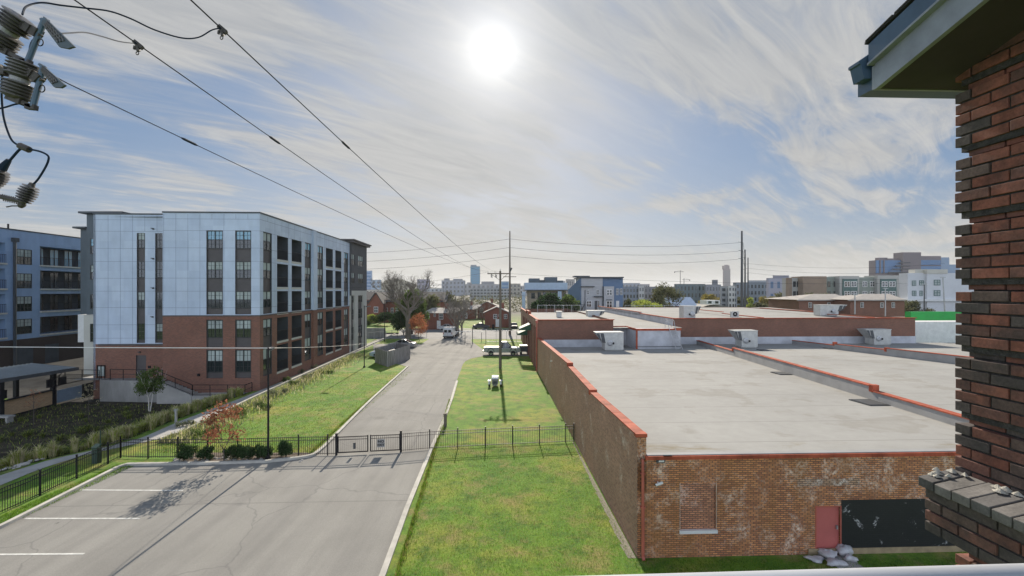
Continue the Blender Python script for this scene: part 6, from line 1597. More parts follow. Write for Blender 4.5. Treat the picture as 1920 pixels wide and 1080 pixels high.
# birch on the sunk garden
b = V((at(279, 0, 41.5).x, 41.5, -.9)); hb = H - (680 - HZ) / F * 41.5 + .9; T = tree('birch_tree', 'slender birch with white stems before the terrace wall', b, hb, 1.35, None, 'green', 3200, .085, .3, 'birch', seedv=3, rtrunk=.045, clump=15)
mb = MB(); mb.tube([b + V((.12, 0, -.1)), b + V((.3, .05, 1.3)), b + V((.45, 0, 2.4))], [.05, .04, .025], 6); T.part(mb, 'trunk', M['birch'])
for i, (px, base, top, Y, lab) in enumerate(((63, 815, 732, 37, 'thin bare sapling before the timber screen of the pavilion'), (166, 808, 722, 38, 'thin bare sapling between the pavilion and the birch'))):
    q = at(px, top, Y); b = V((q.x, Y, tz(q.x, Y))); h_ = q.z - b.z; T = Thing('sapling', lab, 'sapling', b); mb = MB(); tips = []
    rnd.seed(30 + i); mb.tube([b, b + V((.02, 0, h_ * .5)), b + V((0, 0, h_))], [.03, .022, .008], 5)
    for k in range(14): f = .4 + .58 * k / 14; a = k * 2.4; branch(mb, b + V((0, 0, h_ * f)), V((math.cos(a), math.sin(a), .7)).normalized(), .7 * (1.25 - f), .01, 1, .5, tips, 3, 2, .1, .004)
    T.part(mb, 'trunk', M['bark']); mb = MB(); leafcloud(mb, [(t_, (.12, .12, .12)) for t_ in tips], 260, .035); T.part(mb, 'leaves', LM['straw'] if i else LM['orange'])
# boxwoods
shr = [(340, 866, .62, .62, 'rounded boxwood shrub leftmost at the back of the lot'), (377, 865, .55, .55, 'rounded boxwood shrub second from the left at the back of the lot'), (437, 864, .55, .62, 'boxwood shrub just right of the red tree trunk'), (462, 863, .5, .55, 'boxwood shrub in the middle of the clipped row'), (487, 862, .55, .62, 'boxwood shrub touching the left side of the lamp post'), (532, 860, .62, .78, 'largest boxwood shrub right of the lamp post')]
for i, (px, py, r, hh, lab) in enumerate(shr):
    p = g(px, py); p.y += .25; T = Thing('boxwood_shrub', lab, 'shrub', p, 0, 'boxwood shrubs at the back of the lot'); mb = MB(); rnd.seed(50 + i)
    cs = [(p + V((0, 0, hh * .65)), (r * .8, r * .7, hh * .62))] + [(p + V((rnd.uniform(-.75, .75) * r, rnd.uniform(-.5, .5) * r, hh * rnd.uniform(.3, 1.2))), (r * rnd.uniform(.25, .5), r * .4, hh * rnd.uniform(.25, .45))) for _ in range(9)]
    leafcloud(mb, cs, 2600, .05, shell=.4); T.part(mb, 'foliage', LM['dark']); mb = MB()
    for k in range(5): mb.tube([p, p + V((rnd.uniform(-.3, .3), rnd.uniform(-.3, .3), hh * .9))], [.02, .008], 4)
    T.part(mb, 'stem', M['bark'])
# stones in the bed and by the path
M['stone'] = mat('pale_stone', (.4, .38, .35), .85, .25, 4, .3)
def stones(cnt, fn, smin, smax, name):
    mb = MB()
    for i in range(cnt):
        p = fn(); s = rnd.uniform(smin, smax); b0 = len(mb.v); n1 = 6
        for z, k in ((-.2, .8), (.25, 1), (.6, .6)):
            for j in range(n1): a = j * 1.047 + i; mb.v.append((p.x + s * k * math.cos(a) * rnd.uniform(.75, 1.2), p.y + s * k * math.sin(a) * rnd.uniform(.75, 1.2), p.z + s * z))
        for r_ in range(2):
            for j in range(n1): j2 = (j + 1) % n1; mb.f.append((b0 + r_ * n1 + j, b0 + r_ * n1 + j2, b0 + (r_ + 1) * n1 + j2, b0 + (r_ + 1) * n1 + j)); mb.m.append(0)
        mb.f.append(tuple(b0 + 2 * n1 + j for j in range(n1))); mb.m.append(0)
    o = single(mb, name, None, None, M['stone'], kind='stuff'); return o
rnd.seed(77)
o = stones(90, lambda: (lambda x, y: V((x, y, tz(x, y) + .05)))(lerp(PL, 26) - rnd.uniform(.3, 2.4), rnd.uniform(23.5, 27.5)), .06, .16, 'river_stones'); tag(o, 'heap of pale river stones at the left path edge', 'stones')
o = stones(60, lambda: g(rnd.uniform(325, 575), rnd.uniform(858, 866)), .04, .13, 'bed_stones'); tag(o, 'pale stones scattered among the boxwood shrubs', 'stones')
# grasses
def blades(name, label, n, fn, hmin, hmax, w, mats, lean=.5, nseg=2):
    P_ = np.array([fn() for _ in range(n)]); a = nr.random(n) * 6.283; hh = hmin + (hmax - hmin) * nr.random(n); ln = lean * nr.random(n) * hh; b = nr.random(n) * 6.283
    dx_, dy_ = np.cos(a) * w * (.6 + .8 * nr.random(n)), np.sin(a) * w; lx, ly = np.cos(b) * ln, np.sin(b) * ln
    z0 = np.zeros(n)
    v0 = P_ + np.stack([-dx_, -dy_, z0], 1); v1 = P_ + np.stack([dx_, dy_, z0], 1); m0 = P_ + np.stack([lx * .35 + dx_ * .7, ly * .35 + dy_ * .7, hh * .6], 1); m1 = P_ + np.stack([lx * .35 - dx_ * .7, ly * .35 - dy_ * .7, hh * .6], 1); tp = P_ + np.stack([lx, ly, hh], 1)
    q = np.stack([v0, v1, m0, m1, tp], 1).reshape(-1, 3); mb = MB(); mb.v = q.tolist()
    for i in range(n): k = 5 * i; mb.f += [(k, k + 1, k + 2, k + 3), (k + 3, k + 2, k + 4)]
    sel = nr.integers(0, len(mats), n); mb.m = np.repeat(sel, 2).tolist()
    return single(mb, name, label, 'grass', mats, kind='stuff', loc=(0, 0, 0))
LM['blade2'] = leafmat('grass_blade_dark', (.09, .19, .02), .4, .4, 2); LM['blade3'] = leafmat('grass_blade_dry', (.36, .31, .11), .3, .4, 2)
def right_lawn():
    while True:
        y = 13 + 17 * nr.random() ** 1.5; x = nr.uniform(-5.2, 5.0)
        if x > -4.15 - (y - 16) * .06 and x < W0.x - .15 - (y - W0.y) * .037: return (x, y, 0)
        if y < W0.y - .1 and x > 3.5: return (x + 8 * nr.random(), y, 0)
blades('lawn_grass', 'short green grass blades on the near lawn', 52000, right_lawn, .025, .075, .006, [LM['blade'], LM['blade'], LM['blade2'], LM['blade3']], .8)
def edges():
    if nr.random() < .55:
        y = nr.uniform(13, 42); x0 = lerp([(10, -4.05), (16, -4.1), (27.6, -5.0 + .14), (42, -5.75)], y); return (x0 + .1 * abs(nr.normal()), y, 0)
    y = nr.uniform(28, 58); x0 = lerp([(27, -12.1), (34.4, -12.55), (58, -13.4)], y); return (x0 - .12 - .1 * abs(nr.normal()), y, 0)
blades('edge_grass', 'longer ragged grass blades along the drive kerbs', 9000, edges, .06, .2, .008, [LM['blade'], LM['blade2'], LM['blade3']], 1.0)
def under_wall():
    return (W0.x + nr.uniform(-.2, 16), W0.y - .05 - 2.6 * nr.random() + .0, 0)
blades('wall_grass', 'grass blades at the foot of the front brick wall', 14000, under_wall, .03, .09, .006, [LM['blade'], LM['blade2'], LM['blade2']], .7)
def strip():
    y = nr.uniform(12, 26.3); return (nr.uniform(-22.7, -21.5), y, 0) if nr.random() < .75 else (lerp(PR, y) + nr.random() * 3, y, 0)
blades('verge_grass', 'bright grass blades along the fence left of the parking lot', 14000, strip, .03, .1, .008, [LM['blade'], LM['blade2'], LM['blade']], .7)
def left_lawn():
    y = 28.3 + 28 * nr.random() ** 1.3; xl = -22.5 - (y - 30) * .07; xr = -12.3; return (nr.uniform(xl, xr), y, 0)
blades('slope_grass', 'grass blades over the lawn left of the drive', 22000, left_lawn, .03, .1, .012, [LM['blade'], LM['blade'], LM['blade2'], LM['blade3']], .8)
def scrub():
    y = 30 + 42 * nr.random() ** 1.3; d_ = abs(nr.normal(0, 1.1)); k = lerp([(27, -23.3), (46, -23.8), (80, -25.6)], y)
    return (k + .2 + d_, y, 0)
blades('verge_scrub', 'pale scrubby weeds along the kerb wall below the apartments', 9000, scrub, .1, .5, .02, [LM['pale'], LM['pale'], LM['lime'], LM['straw']], .7)
for i, (px, py, s) in enumerate(((455, 775, .55), (520, 740, .5), (545, 722, .45), (575, 708, .4), (370, 815, .5), (350, 800, .4), (610, 700, .35), (560, 700, .5), (530, 715, .45), (585, 690, .5), (490, 765, .4))):
    p = g(px, py); mb = MB(); leafcloud(mb, [(p + V((nr.normal() * s, nr.normal() * s, s * .5)), (s * .6, s * .6, s * .55)) for _ in range(5)], 700, .06, shell=.2); single(mb, 'wild_shrub', None, None, LM['pale' if i % 2 else 'green'], 'wild shrubs on the slope', loc=p)
    o = bpy.data.objects[-1]
ws = [o for o in bpy.data.objects if o.name.startswith('wild_shrub')]
wl = ['wild shrub right behind the red-leaved tree', 'wild shrub on the slope a little right of the lamp post', 'grey-green wild shrub near the kerb wall midway along the slope', 'wild shrub below the second balcony column', 'wild shrub left of the red tree by the path', 'low wild shrub at the bollard light', 'farthest wild shrub on the slope towards the second lamp post', 'wild shrub against the kerb wall under the first balconies', 'wild shrub just beside the building corner kerb', 'small wild shrub against the brick base farther along', 'wild shrub between the red tree and the lamp post']
ws.sort(key=lambda o: (len(o.name), o.name))
for o, lab in zip(ws, wl): tag(o, lab, 'shrub')
# ornamental grasses beside the path: separate tussocks
def tussock_mesh(hh, r, n, mats, seed):
    g2 = np.random.default_rng(seed); mb = MB()
    for i in range(n):
        a = g2.random() * 6.283; l = r * (.3 + .9 * g2.random()); z = hh * (.55 + .5 * g2.random()); wd = .014
        bx_, by_ = .06 * g2.normal(), .06 * g2.normal(); cx_, cy_ = bx_ + math.cos(a) * l * .35, by_ + math.sin(a) * l * .35; tx_, ty_ = bx_ + math.cos(a) * l, by_ + math.sin(a) * l
        sx_, sy_ = -math.sin(a) * wd, math.cos(a) * wd
        mb.v += [(bx_ - sx_, by_ - sy_, 0), (bx_ + sx_, by_ + sy_, 0), (cx_ + sx_, cy_ + sy_, z * .8), (cx_ - sx_, cy_ - sy_, z * .8), (tx_, ty_, z * (.75 + .3 * g2.random()))]
        k = len(mb.v) - 5; mb.f += [(k, k + 1, k + 2, k + 3), (k + 3, k + 2, k + 4)]; mi = int(g2.integers(0, len(mats))); mb.m += [mi, mi]
    return mb.mesh('grass_tussock', mats)
tm = [tussock_mesh(.75, .5, 150, [LM['lime'], LM['lime'], LM['straw']], 1), tussock_mesh(1.05, .4, 140, [LM['straw'], LM['straw'], LM['lime']], 2), tussock_mesh(.6, .55, 150, [LM['green'], LM['olive'], LM['lime']], 3)]
rnd.seed(91); cnt = 0
for i in range(250):
    y = rnd.uniform(26.5, 44.5); d_ = rnd.uniform(.7, 4.6); x = lerp(PL, y) - d_
    if d_ < .7 + 2.5 * rnd.random() or True:
        kind = 1 if (d_ < 2.2 and rnd.random() < .55) else (0 if d_ < 3 or rnd.random() < .4 else 2)
        o = bpy.data.objects.new('grass_tussock', tm[kind]); link(o); o.location = (x, y, tz(x, y)); o.rotation_euler = (0, 0, rnd.uniform(0, 6.28)); s = rnd.uniform(.75, 1.2); o.scale = (s, s, s)
        tag(o, ('yellow-green arching grass tussock', 'straw-coloured feathery grass tussock', 'dark green low grass tussock')[kind] + ' in the garden beside the path', 'grass tussock', ('yellow-green tussocks by the path', 'straw-coloured tussocks by the path', 'dark tussocks by the path')[kind])
for i in range(45):
    y = rnd.uniform(24, 42); x = lerp(PL, y) - rnd.uniform(4, 17)
    o = bpy.data.objects.new('grass_tussock', tm[2]); link(o); o.location = (x, y, tz(x, y)); o.rotation_euler = (0, 0, rnd.uniform(0, 6.28)); s = rnd.uniform(.6, 1.2); o.scale = (s, s, s * .8)
    tag(o, 'dark green low grass tussock in the garden beside the path', 'grass tussock', 'dark tussocks by the path')
def leaf_litter():
    y = rnd.uniform(20, 44); x = lerp(PL, y) - rnd.uniform(.6, 20); return (x, y, tz(x, y) + .02)
blades('garden_cover', 'low dull ground cover over the mulch garden', 11000, leaf_litter, .04, .25, .02, [LM['olive'], LM['green'], LM['dark'], LM['lime']], 1.0)
# ------------------------------------------------------------------ far trees
M['barkp'] = mat('pale_bark', (.2, .175, .15), .9, .35, 2, .3, stretch=(3, 3, .6))
def bare(label, px, base, top, spread, seedv, Y=None, r=.3, depth=6, wid=1.0, trunk=.3):
    p = g(px, base) if Y is None else V((at(px, 0, Y).x, Y, 0)); h = H + (HZ - top) / F * p.y; rnd.seed(seedv); T = Thing('bare_tree', label, 'tree', p); mb = MB(); tips = []
    q = p + V((0, 0, h * trunk)); mb.tube([p, p.lerp(q, .5), q], [r * 1.3, r, r * .9], 8)
    k = 5
    for i in range(k):
        a = i * 6.28 / k + rnd.uniform(-.4, .4); tilt = rnd.uniform(.35, 1.0) * wid
        branch(mb, q - V((0, 0, h * .06 * (i % 3))), V((math.cos(a) * tilt, math.sin(a) * tilt, 1)).normalized(), h * (1 - trunk) * .36, r * .62, depth - 2, spread, tips, 5, 3, .1, .022, 2, 3)
    T.part(mb, 'trunk', M['barkp']) if False else None
    for t_ in tips:
        for j in range(3):
            d = V((rnd.gauss(0, 1), rnd.gauss(0, 1), rnd.gauss(.5, .7))).normalized() * h * .045; mb.tube([t_, t_ + d * .6 + V((0, 0, .1)), t_ + d * 1.3], [.018, .014, .008], 3, 0, False)
    T.part(mb, 'trunk', M['barkp']); return T
bare('big bare spreading tree rising behind the apartments near the gabled house', 765, 636, 490, .55, 12, None, .5, 7, 1.9, .36)
bare('smaller bare tree beside the street behind the white van', 858, 630, 540, .5, 5, None, .32, 6, 1.0, .22)
bare('thin bare tree right of the smaller bare tree by the street', 866, 624, 548, .5, 9, None, .2, 6, .8, .2)
bare('wispy bare tree before the far pale office block', 905, 617, 565, .55, 14, 132, .2, 6, 1.0, .2)
tree('leafy_tree', 'dense green bushy tree under the big bare tree', V((at(772, 0, 106).x, 106, 0)), 10.5, 4.6, None, 'green', 9000, .26, .1, seedv=21, rtrunk=.3, clump=20)
tree('leafy_tree', 'pale green tree between the bare tree and the brick cottage', V((at(800, 0, 126).x, 126, 0)), 9.0, 5.0, None, 'olive', 5000, .3, .12, seedv=23, clump=16)
tree('leafy_tree', 'dull green wide tree behind the brick cottage roof', V((at(835, 0, 150).x, 150, 0)), 10.0, 7.5, None, 'olive', 5000, .36, .1, seedv=24, clump=18)
tree('leafy_tree', 'dark bushy tree low beside the big bare trunk', V((at(757, 0, 104).x, 104, 0)), 6.5, 3.4, None, 'dark', 5000, .22, .05, seedv=26, clump=14)
for i, (px, Y, wpx, top, lab) in enumerate(((1030, 118, 50, 543, 'dark evergreen tree under the left end of the blue-roofed building'), (1070, 120, 46, 549, 'dark evergreen tree right of the pale column by the blue-roofed building'), (1008, 124, 30, 560, 'low bushy evergreen left of the blue-roofed building'))):
    h_ = H + (HZ - top) / F * Y; tree('evergreen_tree', lab, V((at(px, 0, Y).x, Y, 0)), h_, wpx * Y / F * .5, None, 'dark' if i != 1 else 'green', 6000, .3, .05, seedv=40 + i, clump=18, rtrunk=.3)
tree('leafy_tree', 'tall thin-leaved olive tree behind the roof ladder', V((at(1250, 0, 135).x, 135, 0)), H + (HZ - 528) / F * 135, 4.6, None, 'olive', 3800, .26, .12, seedv=44, rtrunk=.35, clump=16)
tree('round_hedge', 'bright green rounded hedge before the grey apartment row', V((at(1208, 0, 128).x, 128, 0)), H - (561 - HZ) / F * 128, 5.2, None, 'lime', 5000, .28, .02, seedv=45, clump=14)
tree('autumn_tree', 'yellow autumn tree before the grey apartments right of the cranes', V((at(1332, 0, 190).x, 190, 0)), H - (549 - HZ) / F * 190, 4.6, None, 'yellow', 4000, .32, .05, seedv=46, clump=14)
fl = [(1412, 175, 30, 556, 'lime'), (1440, 185, 44, 552, 'yellow'), (1466, 180, 36, 555, 'lime'), (1484, 172, 22, 562, 'dark'), (1425, 160, 40, 566, 'olive'), (1515, 150, 34, 562, 'yellow'), (1530, 200, 60, 545, 'olive'), (1470, 230, 60, 548, 'olive'), (1680, 150, 50, 555, 'olive'), (1720, 140, 50, 562, 'olive'), (1395, 230, 40, 556, 'olive'), (1130, 300, 40, 556, 'olive'), (1175, 140, 26, 556, 'olive')]
for i, (px, Y, wpx, top, lf) in enumerate(fl):
    lab = ['yellow-green tree just right of the transmission poles', 'golden tree in the middle of the far treeline', 'yellow-green tree at the right of the golden one', 'small dark tree at the foot of the tan apartment block', 'low olive tree beneath the golden tree', 'bright yellow shrub tree before the low brick hall', 'broad olive tree before the tan apartment block', 'olive tree behind the far treeline left of the tan block', 'brownish tree before the white building on the right', 'brownish tree right of the low brick halls', 'olive tree behind the tallest transmission pole', 'far olive tree seen past the blue-grey house', 'thin olive tree between the blue-grey house and the hedge'][i]
    h_ = H - (top - HZ) / F * Y; tree('leafy_tree', lab, V((at(px, 0, Y).x, Y, 0)), h_, wpx * Y / F * .5, None, lf, 2600, Y * .002, .05, seedv=60 + i, clump=14, group='trees of the far treeline')
for i, (px, base, s, lf, lab) in enumerate(((697, 604, 1.5, 'lime', 'pale round bush before the gabled brick house'), (706, 606, 1.6, 'green', 'round green bush right of the pale bush'), (718, 602, 1.7, 'dark', 'dark round bush before the dark roofed hall'), (728, 600, 1.5, 'dark', 'small dark bush rightmost on the sloping lawn'), (688, 612, 1.5, 'green', 'bush at the left edge of the sloping lawn'))):
    p = V((at(px, 0, 125).x, 125, 0)); zz_ = H - (base - HZ) / F * 125; mb = MB(); c = V((p.x, p.y, zz_ + s * .7)); leafcloud(mb, [(c, (s, s, s * .8))] + [(c + V((nr.normal() * s * .5, nr.normal() * s * .5, nr.normal() * s * .3)), (s * .5,) * 3) for _ in range(4)], 1500, .16); single(mb, 'round_bush', lab, 'bush', LM[lf], 'round bushes by the gabled house', loc=(c.x, c.y, zz_ - .5))
# far off woods as one mass each side
def woods(name, label, px0, px1, Y, top, n, lf, dy=40):
    mb = MB(); cs = []
    for i in range(n):
        px = px0 + (px1 - px0) * (i + .5) / n + rnd.uniform(-4, 4); y = Y + rnd.uniform(0, dy); q = at(px, top + rnd.uniform(-3, 6), y); r = rnd.uniform(4, 8) * Y / 300
        cs.append((V((q.x, y, q.z - r * .6)), (r, r, r * .75))); cs.append((V((q.x, y, q.z - r * 1.6)), (r * 1.2, r, r * .9)))
    leafcloud(mb, cs, n * 160, Y * .0022); return single(mb, name, label, 'woods', LM[lf], kind='stuff')
woods('distant_woods', 'brownish scrub woods right behind the brick cottages', 840, 1010, 205, 563, 12, 'olive', 25); woods('distant_woods', 'belt of dull green woods beyond the street', 690, 1000, 330, 553, 34, 'olive'); woods('distant_woods', 'belt of dull green woods behind the warehouse roofs', 1000, 1900, 380, 553, 70, 'olive')
# ------------------------------------------------------------------ houses beyond the street
M['redbrick_h'], _ = brick('house_red_brick', (.3, .085, .05), (.22, .065, .04), (.2, .12, .09))
M['roof_dk'] = mat('dark_shingle_roof', (.07, .065, .065), .9, .25, 2, .2); M['roof_pale'] = mat('pale_shingle_roof', (.36, .33, .3), .9, .15, 1, .2)
def boxface(mb, px0, px1, y0, y1, Y, depth, mi=0, zb=None):
    a, b = at(px0, y1, Y), at(px1, y0, Y); z0 = a.z if zb is None else zb; mb.ob(V((a.x, Y, z0)), V((b.x - a.x, 0, 0)), V((0, depth, 0)), V((0, 0, b.z - z0)), mi); return a, b
def win(T, px0, px1, y0, y1, Y, fr='white', gl='glass', name='window'):
    a, b = at(px0, y1, Y), at(px1, y0, Y); mb = MB(); w_, h_ = b.x - a.x, b.z - a.z; t_ = min(w_, h_) * .1
    for o, u, v in (((0, 0), w_, t_), ((0, h_ - t_), w_, t_)): mb.ob(V((a.x + o[0], Y - .08, a.z + o[1])), V((u, 0, 0)), V((0, .12, 0)), V((0, 0, v)))
    for x in (0, w_ / 2 - t_ / 2, w_ - t_): mb.ob(V((a.x + x, Y - .082, a.z + t_)), V((t_, 0, 0)), V((0, .12, 0)), V((0, 0, h_ - 2 * t_)))
    mb.ob(V((a.x + t_, Y - .07, a.z + h_ / 2)), V((w_ - 2 * t_, 0, 0)), V((0, .1, 0)), V((0, 0, t_ * .8)))
    o = T.part(mb, name, M[fr]); mb = MB(); mb.ob(V((a.x, Y - .04, a.z)), V((w_, 0, 0)), V((0, .03, 0)), V((0, 0, h_))); T.part(mb, 'pane', M[gl], o)
# gabled brick house with a long dark roof
Y = 138; T = Thing('gabled_house', 'red brick hall with steep gable and long dark roof behind the sloping lawn', 'house', at(740, 600, Y)); mb = MB()
boxface(mb, 676, 832, 562, 612, Y + 4, 14, 0, 0); a, b, c = at(690, 570, Y), at(718, 570, Y), at(705, 549, Y); a0, b0 = V((a.x, Y, 0)), V((b.x, Y, 0)); mb.prism([a0, b0, b, c, a], (0, 8, 0)); T.part(mb, 'wall', M['redbrick_h'])
mb = MB(); e0, e1 = at(672, 566, Y + 3), at(836, 566, Y + 3); r0 = at(672, 547, Y + 11); r0.x = e0.x; r1 = V((e1.x, r0.y, r0.z)); mb.prism([e0, V((e0.x, r0.y, r0.z)), V((e0.x, Y + 19, e0.z))], V((e1.x - e0.x, 0, 0)))
for p_, q_ in ((a, c), (c, b)): d = (q_ - p_); nn2 = V((-d.z, 0, d.x)).normalized() * .25; mb.ob(p_ - V((0, .4, 0)), d, V((0, 8.5, 0)), nn2 if nn2.z > 0 else -nn2)
T.part(mb, 'roof', M['roof_dk'])
for px in (722, 733, 742): win(T, px, px + 5, 577, 588, Y + 3.95)
win(T, 701, 709, 575, 586, Y - .02)
mb = MB(); boxface(mb, 733, 737, 540, 556, Y + 6, 1.2); T.part(mb, 'chimney', M['concrete'])
# brick cottages along the street
def cottage(label, px0, px1, ytop, yeave, ybase, Y, wins, gable=True, group='brick cottages along the street'):
    a, b = at(px0, ybase, Y), at(px1, yeave, Y); T = Thing('brick_cottage', label, 'house', V(((a.x + b.x) / 2, Y, 0)), 0, group); mb = MB(); dp = 9
    c = at((px0 + px1) / 2, ytop, Y); x0, x1 = a.x, b.x
    if gable: mb.prism([V((x0, Y, 0)), V((x1, Y, 0)), V((x1, Y, b.z)), V((c.x, Y, c.z)), V((x0, Y, b.z))], (0, dp, 0))
    else: mb.ob(V((x0, Y, 0)), V((x1 - x0, 0, 0)), V((0, dp, 0)), V((0, 0, b.z)))
    T.part(mb, 'wall', M['redbrick_h']); mb = MB()
    if gable:
        for s, xx in ((-1, x0), (1, x1)):
            p_ = V((xx + s * .5, Y - .5, b.z - .25)); q_ = V((c.x, Y - .5, c.z + .03)); d = q_ - p_; n2 = V((-d.z, 0, d.x)).normalized() * .18; mb.ob(p_, d, V((0, dp + 1, 0)), n2 if n2.z > 0 else -n2)
    else: mb.prism([V((x0 - .5, Y - .5, b.z)), V((x0 + 1.5, Y + dp / 2, c.z)), V((x0 - .5, Y + dp + .5, b.z))], V((x1 - x0 + 1, 0, 0)))
    T.part(mb, 'roof', M['roof_pale'])
    for w in wins: win(T, *w, Y - .02)
    mb = MB(); mb.box(V((c.x + 1.5, Y + 4, c.z + .3)), (.8, .8, 1.6)); T.part(mb, 'chimney', M['redbrick_h'])
    mb = MB(); mb.ob(V((c.x - .45 if not gable else x0 + (x1 - x0) * .45, Y - .06, .2)), V((.95, 0, 0)), V((0, .1, 0)), V((0, 0, 2.1))); T.part(mb, 'door', M['white'])
cottage('brick cottage with pale roof behind the white van', 795, 850, 578, 587, 613, 118, [(801, 806, 589, 598), (813, 817, 588, 594), (823, 831, 588, 599)], False)
cottage('brick cottage with pale gable behind the wooden utility pole', 909, 954, 576, 586, 610, 124, [(925, 932, 589, 598), (945, 951, 589, 598), (935, 939, 589, 594)], True)
cottage('low brick cottage half hidden behind the gabled one', 895, 932, 566, 574, 600, 165, [(900, 905, 578, 586)], True)
cottage('brick cottage farther along behind the bare trees', 858, 890, 572, 580, 605, 160, [(866, 872, 583, 591)], False)
# lawn bank and grey garden wall left of the street
mb = MB(); pts = [at(672, 600, 132), at(752, 600, 132), at(748, 622, 106), at(672, 622, 106)]; 
for p_ in pts: p_.z = 10 - 60 / F * 132 if p_.y > 120 else .3
mb.face(pts); struct(mb, 'lawn_bank', M['lawn'])
a, b = at(672, 641, 98), at(722, 615, 98); mb = MB(); mb.ob(V((a.x, 98, 0)), V((b.x - a.x, 0, 0)), V((0, .4, 0)), V((0, 0, b.z))); single(mb, 'garden_wall', 'grey block garden wall below the sloping lawn', 'wall', M['concrete_dk'])
# small parked cars far away along the street
for i, (px, Y, lab, pm) in enumerate(((902, 121, 'small dark car by the gabled cottage left corner', 'darkgrey'), (964, 122, 'small black car right of the gabled cottage', 'black'), (839, 117, 'pale car just left of the van by the cottage', 'whitecar'))):
    T = sedan(V((at(px, 0, Y).x, Y, .02)), math.radians(90 if i == 1 else 180), lab, M[pm], 4.4); T.o['group'] = 'cars along the far street'
# modern blue-roofed house and the blue-grey house
Y = 150; M['bluemetal'] = mat('pale_blue_metal', (.36, .45, .58), .45, .1, 1); M['bluesiding'] = mat('blue_siding', (.1, .17, .28), .6, .1, 1, stretch=(.3, .3, 8)); M['greysiding'] = mat('grey_siding', (.4, .41, .42), .6, .1, 1, stretch=(.3, .3, 8))
T = Thing('flat_house', 'modern house with wide pale blue parapet among dark evergreens', 'house', at(1025, 585, Y)); mb = MB(); boxface(mb, 990, 1062, 544, 600, Y + 1.5, 12, 0, 0); T.part(mb, 'wall', mat('tan_stucco', (.3, .25, .2), .8, .15, 1))
mb = MB(); boxface(mb, 984, 1064, 530, 543.5, Y, 14, 0); boxface(mb, 983, 1065, 543.2, 545, Y - .3, 14.5, 1); T.part(mb, 'parapet', [M['bluemetal'], M['cap']])
mb = MB(); boxface(mb, 992, 1012, 522, 530, Y + 4, 6); boxface(mb, 1022, 1045, 519.5, 530, Y + 3, 6); boxface(mb, 1046, 1056, 526, 530, Y + 3, 4); boxface(mb, 1012, 1024, 525, 530, Y + 5, 4); T.part(mb, 'roof_unit', M['slate'])
mb = MB(); boxface(mb, 1046, 1053, 546, 590, Y, 1, 0); boxface(mb, 979, 985, 547, 590, Y - .2, 2, 0); T.part(mb, 'column', M['bluemetal'])
for q in ((996, 1003, 549, 560), (1008, 1014, 548, 566), (1018, 1024, 548, 562), (1032, 1044, 548, 558), (1056, 1061, 548, 560)): win(T, *q, Y + 1.45, 'cap')
Y = 122; T = Thing('modern_house', 'two-storey grey and blue modern house with slanted roofline', 'house', at(1120, 585, Y)); mb = MB()
boxface(mb, 1090, 1130, 521, 586, Y, 11, 0, 0); boxface(mb, 1132.5, 1151.5, 537, 586, Y - .6, 9, 0, 0); boxface(mb, 1130, 1168, 521, 586, Y + .5, 10.5, 1, 0)
a, b = at(1090, 521, Y), at(1076, 530, Y + 11); mb.prism([V((a.x, Y + .05, 0)), V((a.x, Y + .05, a.z)), V((a.x - 2, Y + 11, a.z - 3.2)), V((a.x - 2, Y + 11, 0))], (-.2, 0, 0), 1)
T.part(mb, 'wall', [M['greysiding'], M['bluesiding']])
mb = MB(); boxface(mb, 1088, 1170, 519, 521, Y - .5, 12.5); boxface(mb, 1077, 1106, 517, 519.5, Y + 5, 4); boxface(mb, 1089, 1115, 536.5, 538, Y - .7, .8); boxface(mb, 1114, 1132, 555, 557, Y - .7, .8); boxface(mb, 1130, 1132, 537, 586, Y - .3, .3); boxface(mb, 1096.3, 1097.6, 544, 584, Y - .1, .2); boxface(mb, 1137, 1148, 561.5, 563, Y - .9, .5); T.part(mb, 'trim', M['cap'])
for q, yy in (((1100, 1105, 544, 552), 0), ((1118, 1123, 543, 553), 0), ((1137, 1148, 543, 554), -.6), ((1155, 1160, 541, 553), .5), ((1162, 1167, 541, 553), .5), ((1099.5, 1109, 564, 576), 0), ((1121, 1124, 564, 576), 0), ((1137, 1148, 564, 577), -.6)): win(T, *q, Y + yy - .02)
mb = MB(); a, b = at(1115, 583, Y - .04), at(1120, 564, Y - .04); mb.ob(V((a.x, Y - .04, 0.5)), V((b.x - a.x, 0, 0)), V((0, .1, 0)), V((0, 0, b.z - .5))); T.part(mb, 'door', M['darkgrey']); mb = MB(); a, b = at(1155, 584, Y + .4), at(1161, 564, Y + .4); mb.ob(V((a.x, Y + .4, .3)), V((b.x - a.x, 0, 0)), V((0, .1, 0)), V((0, 0, b.z - .3))); T.part(mb, 'door', M['white'])
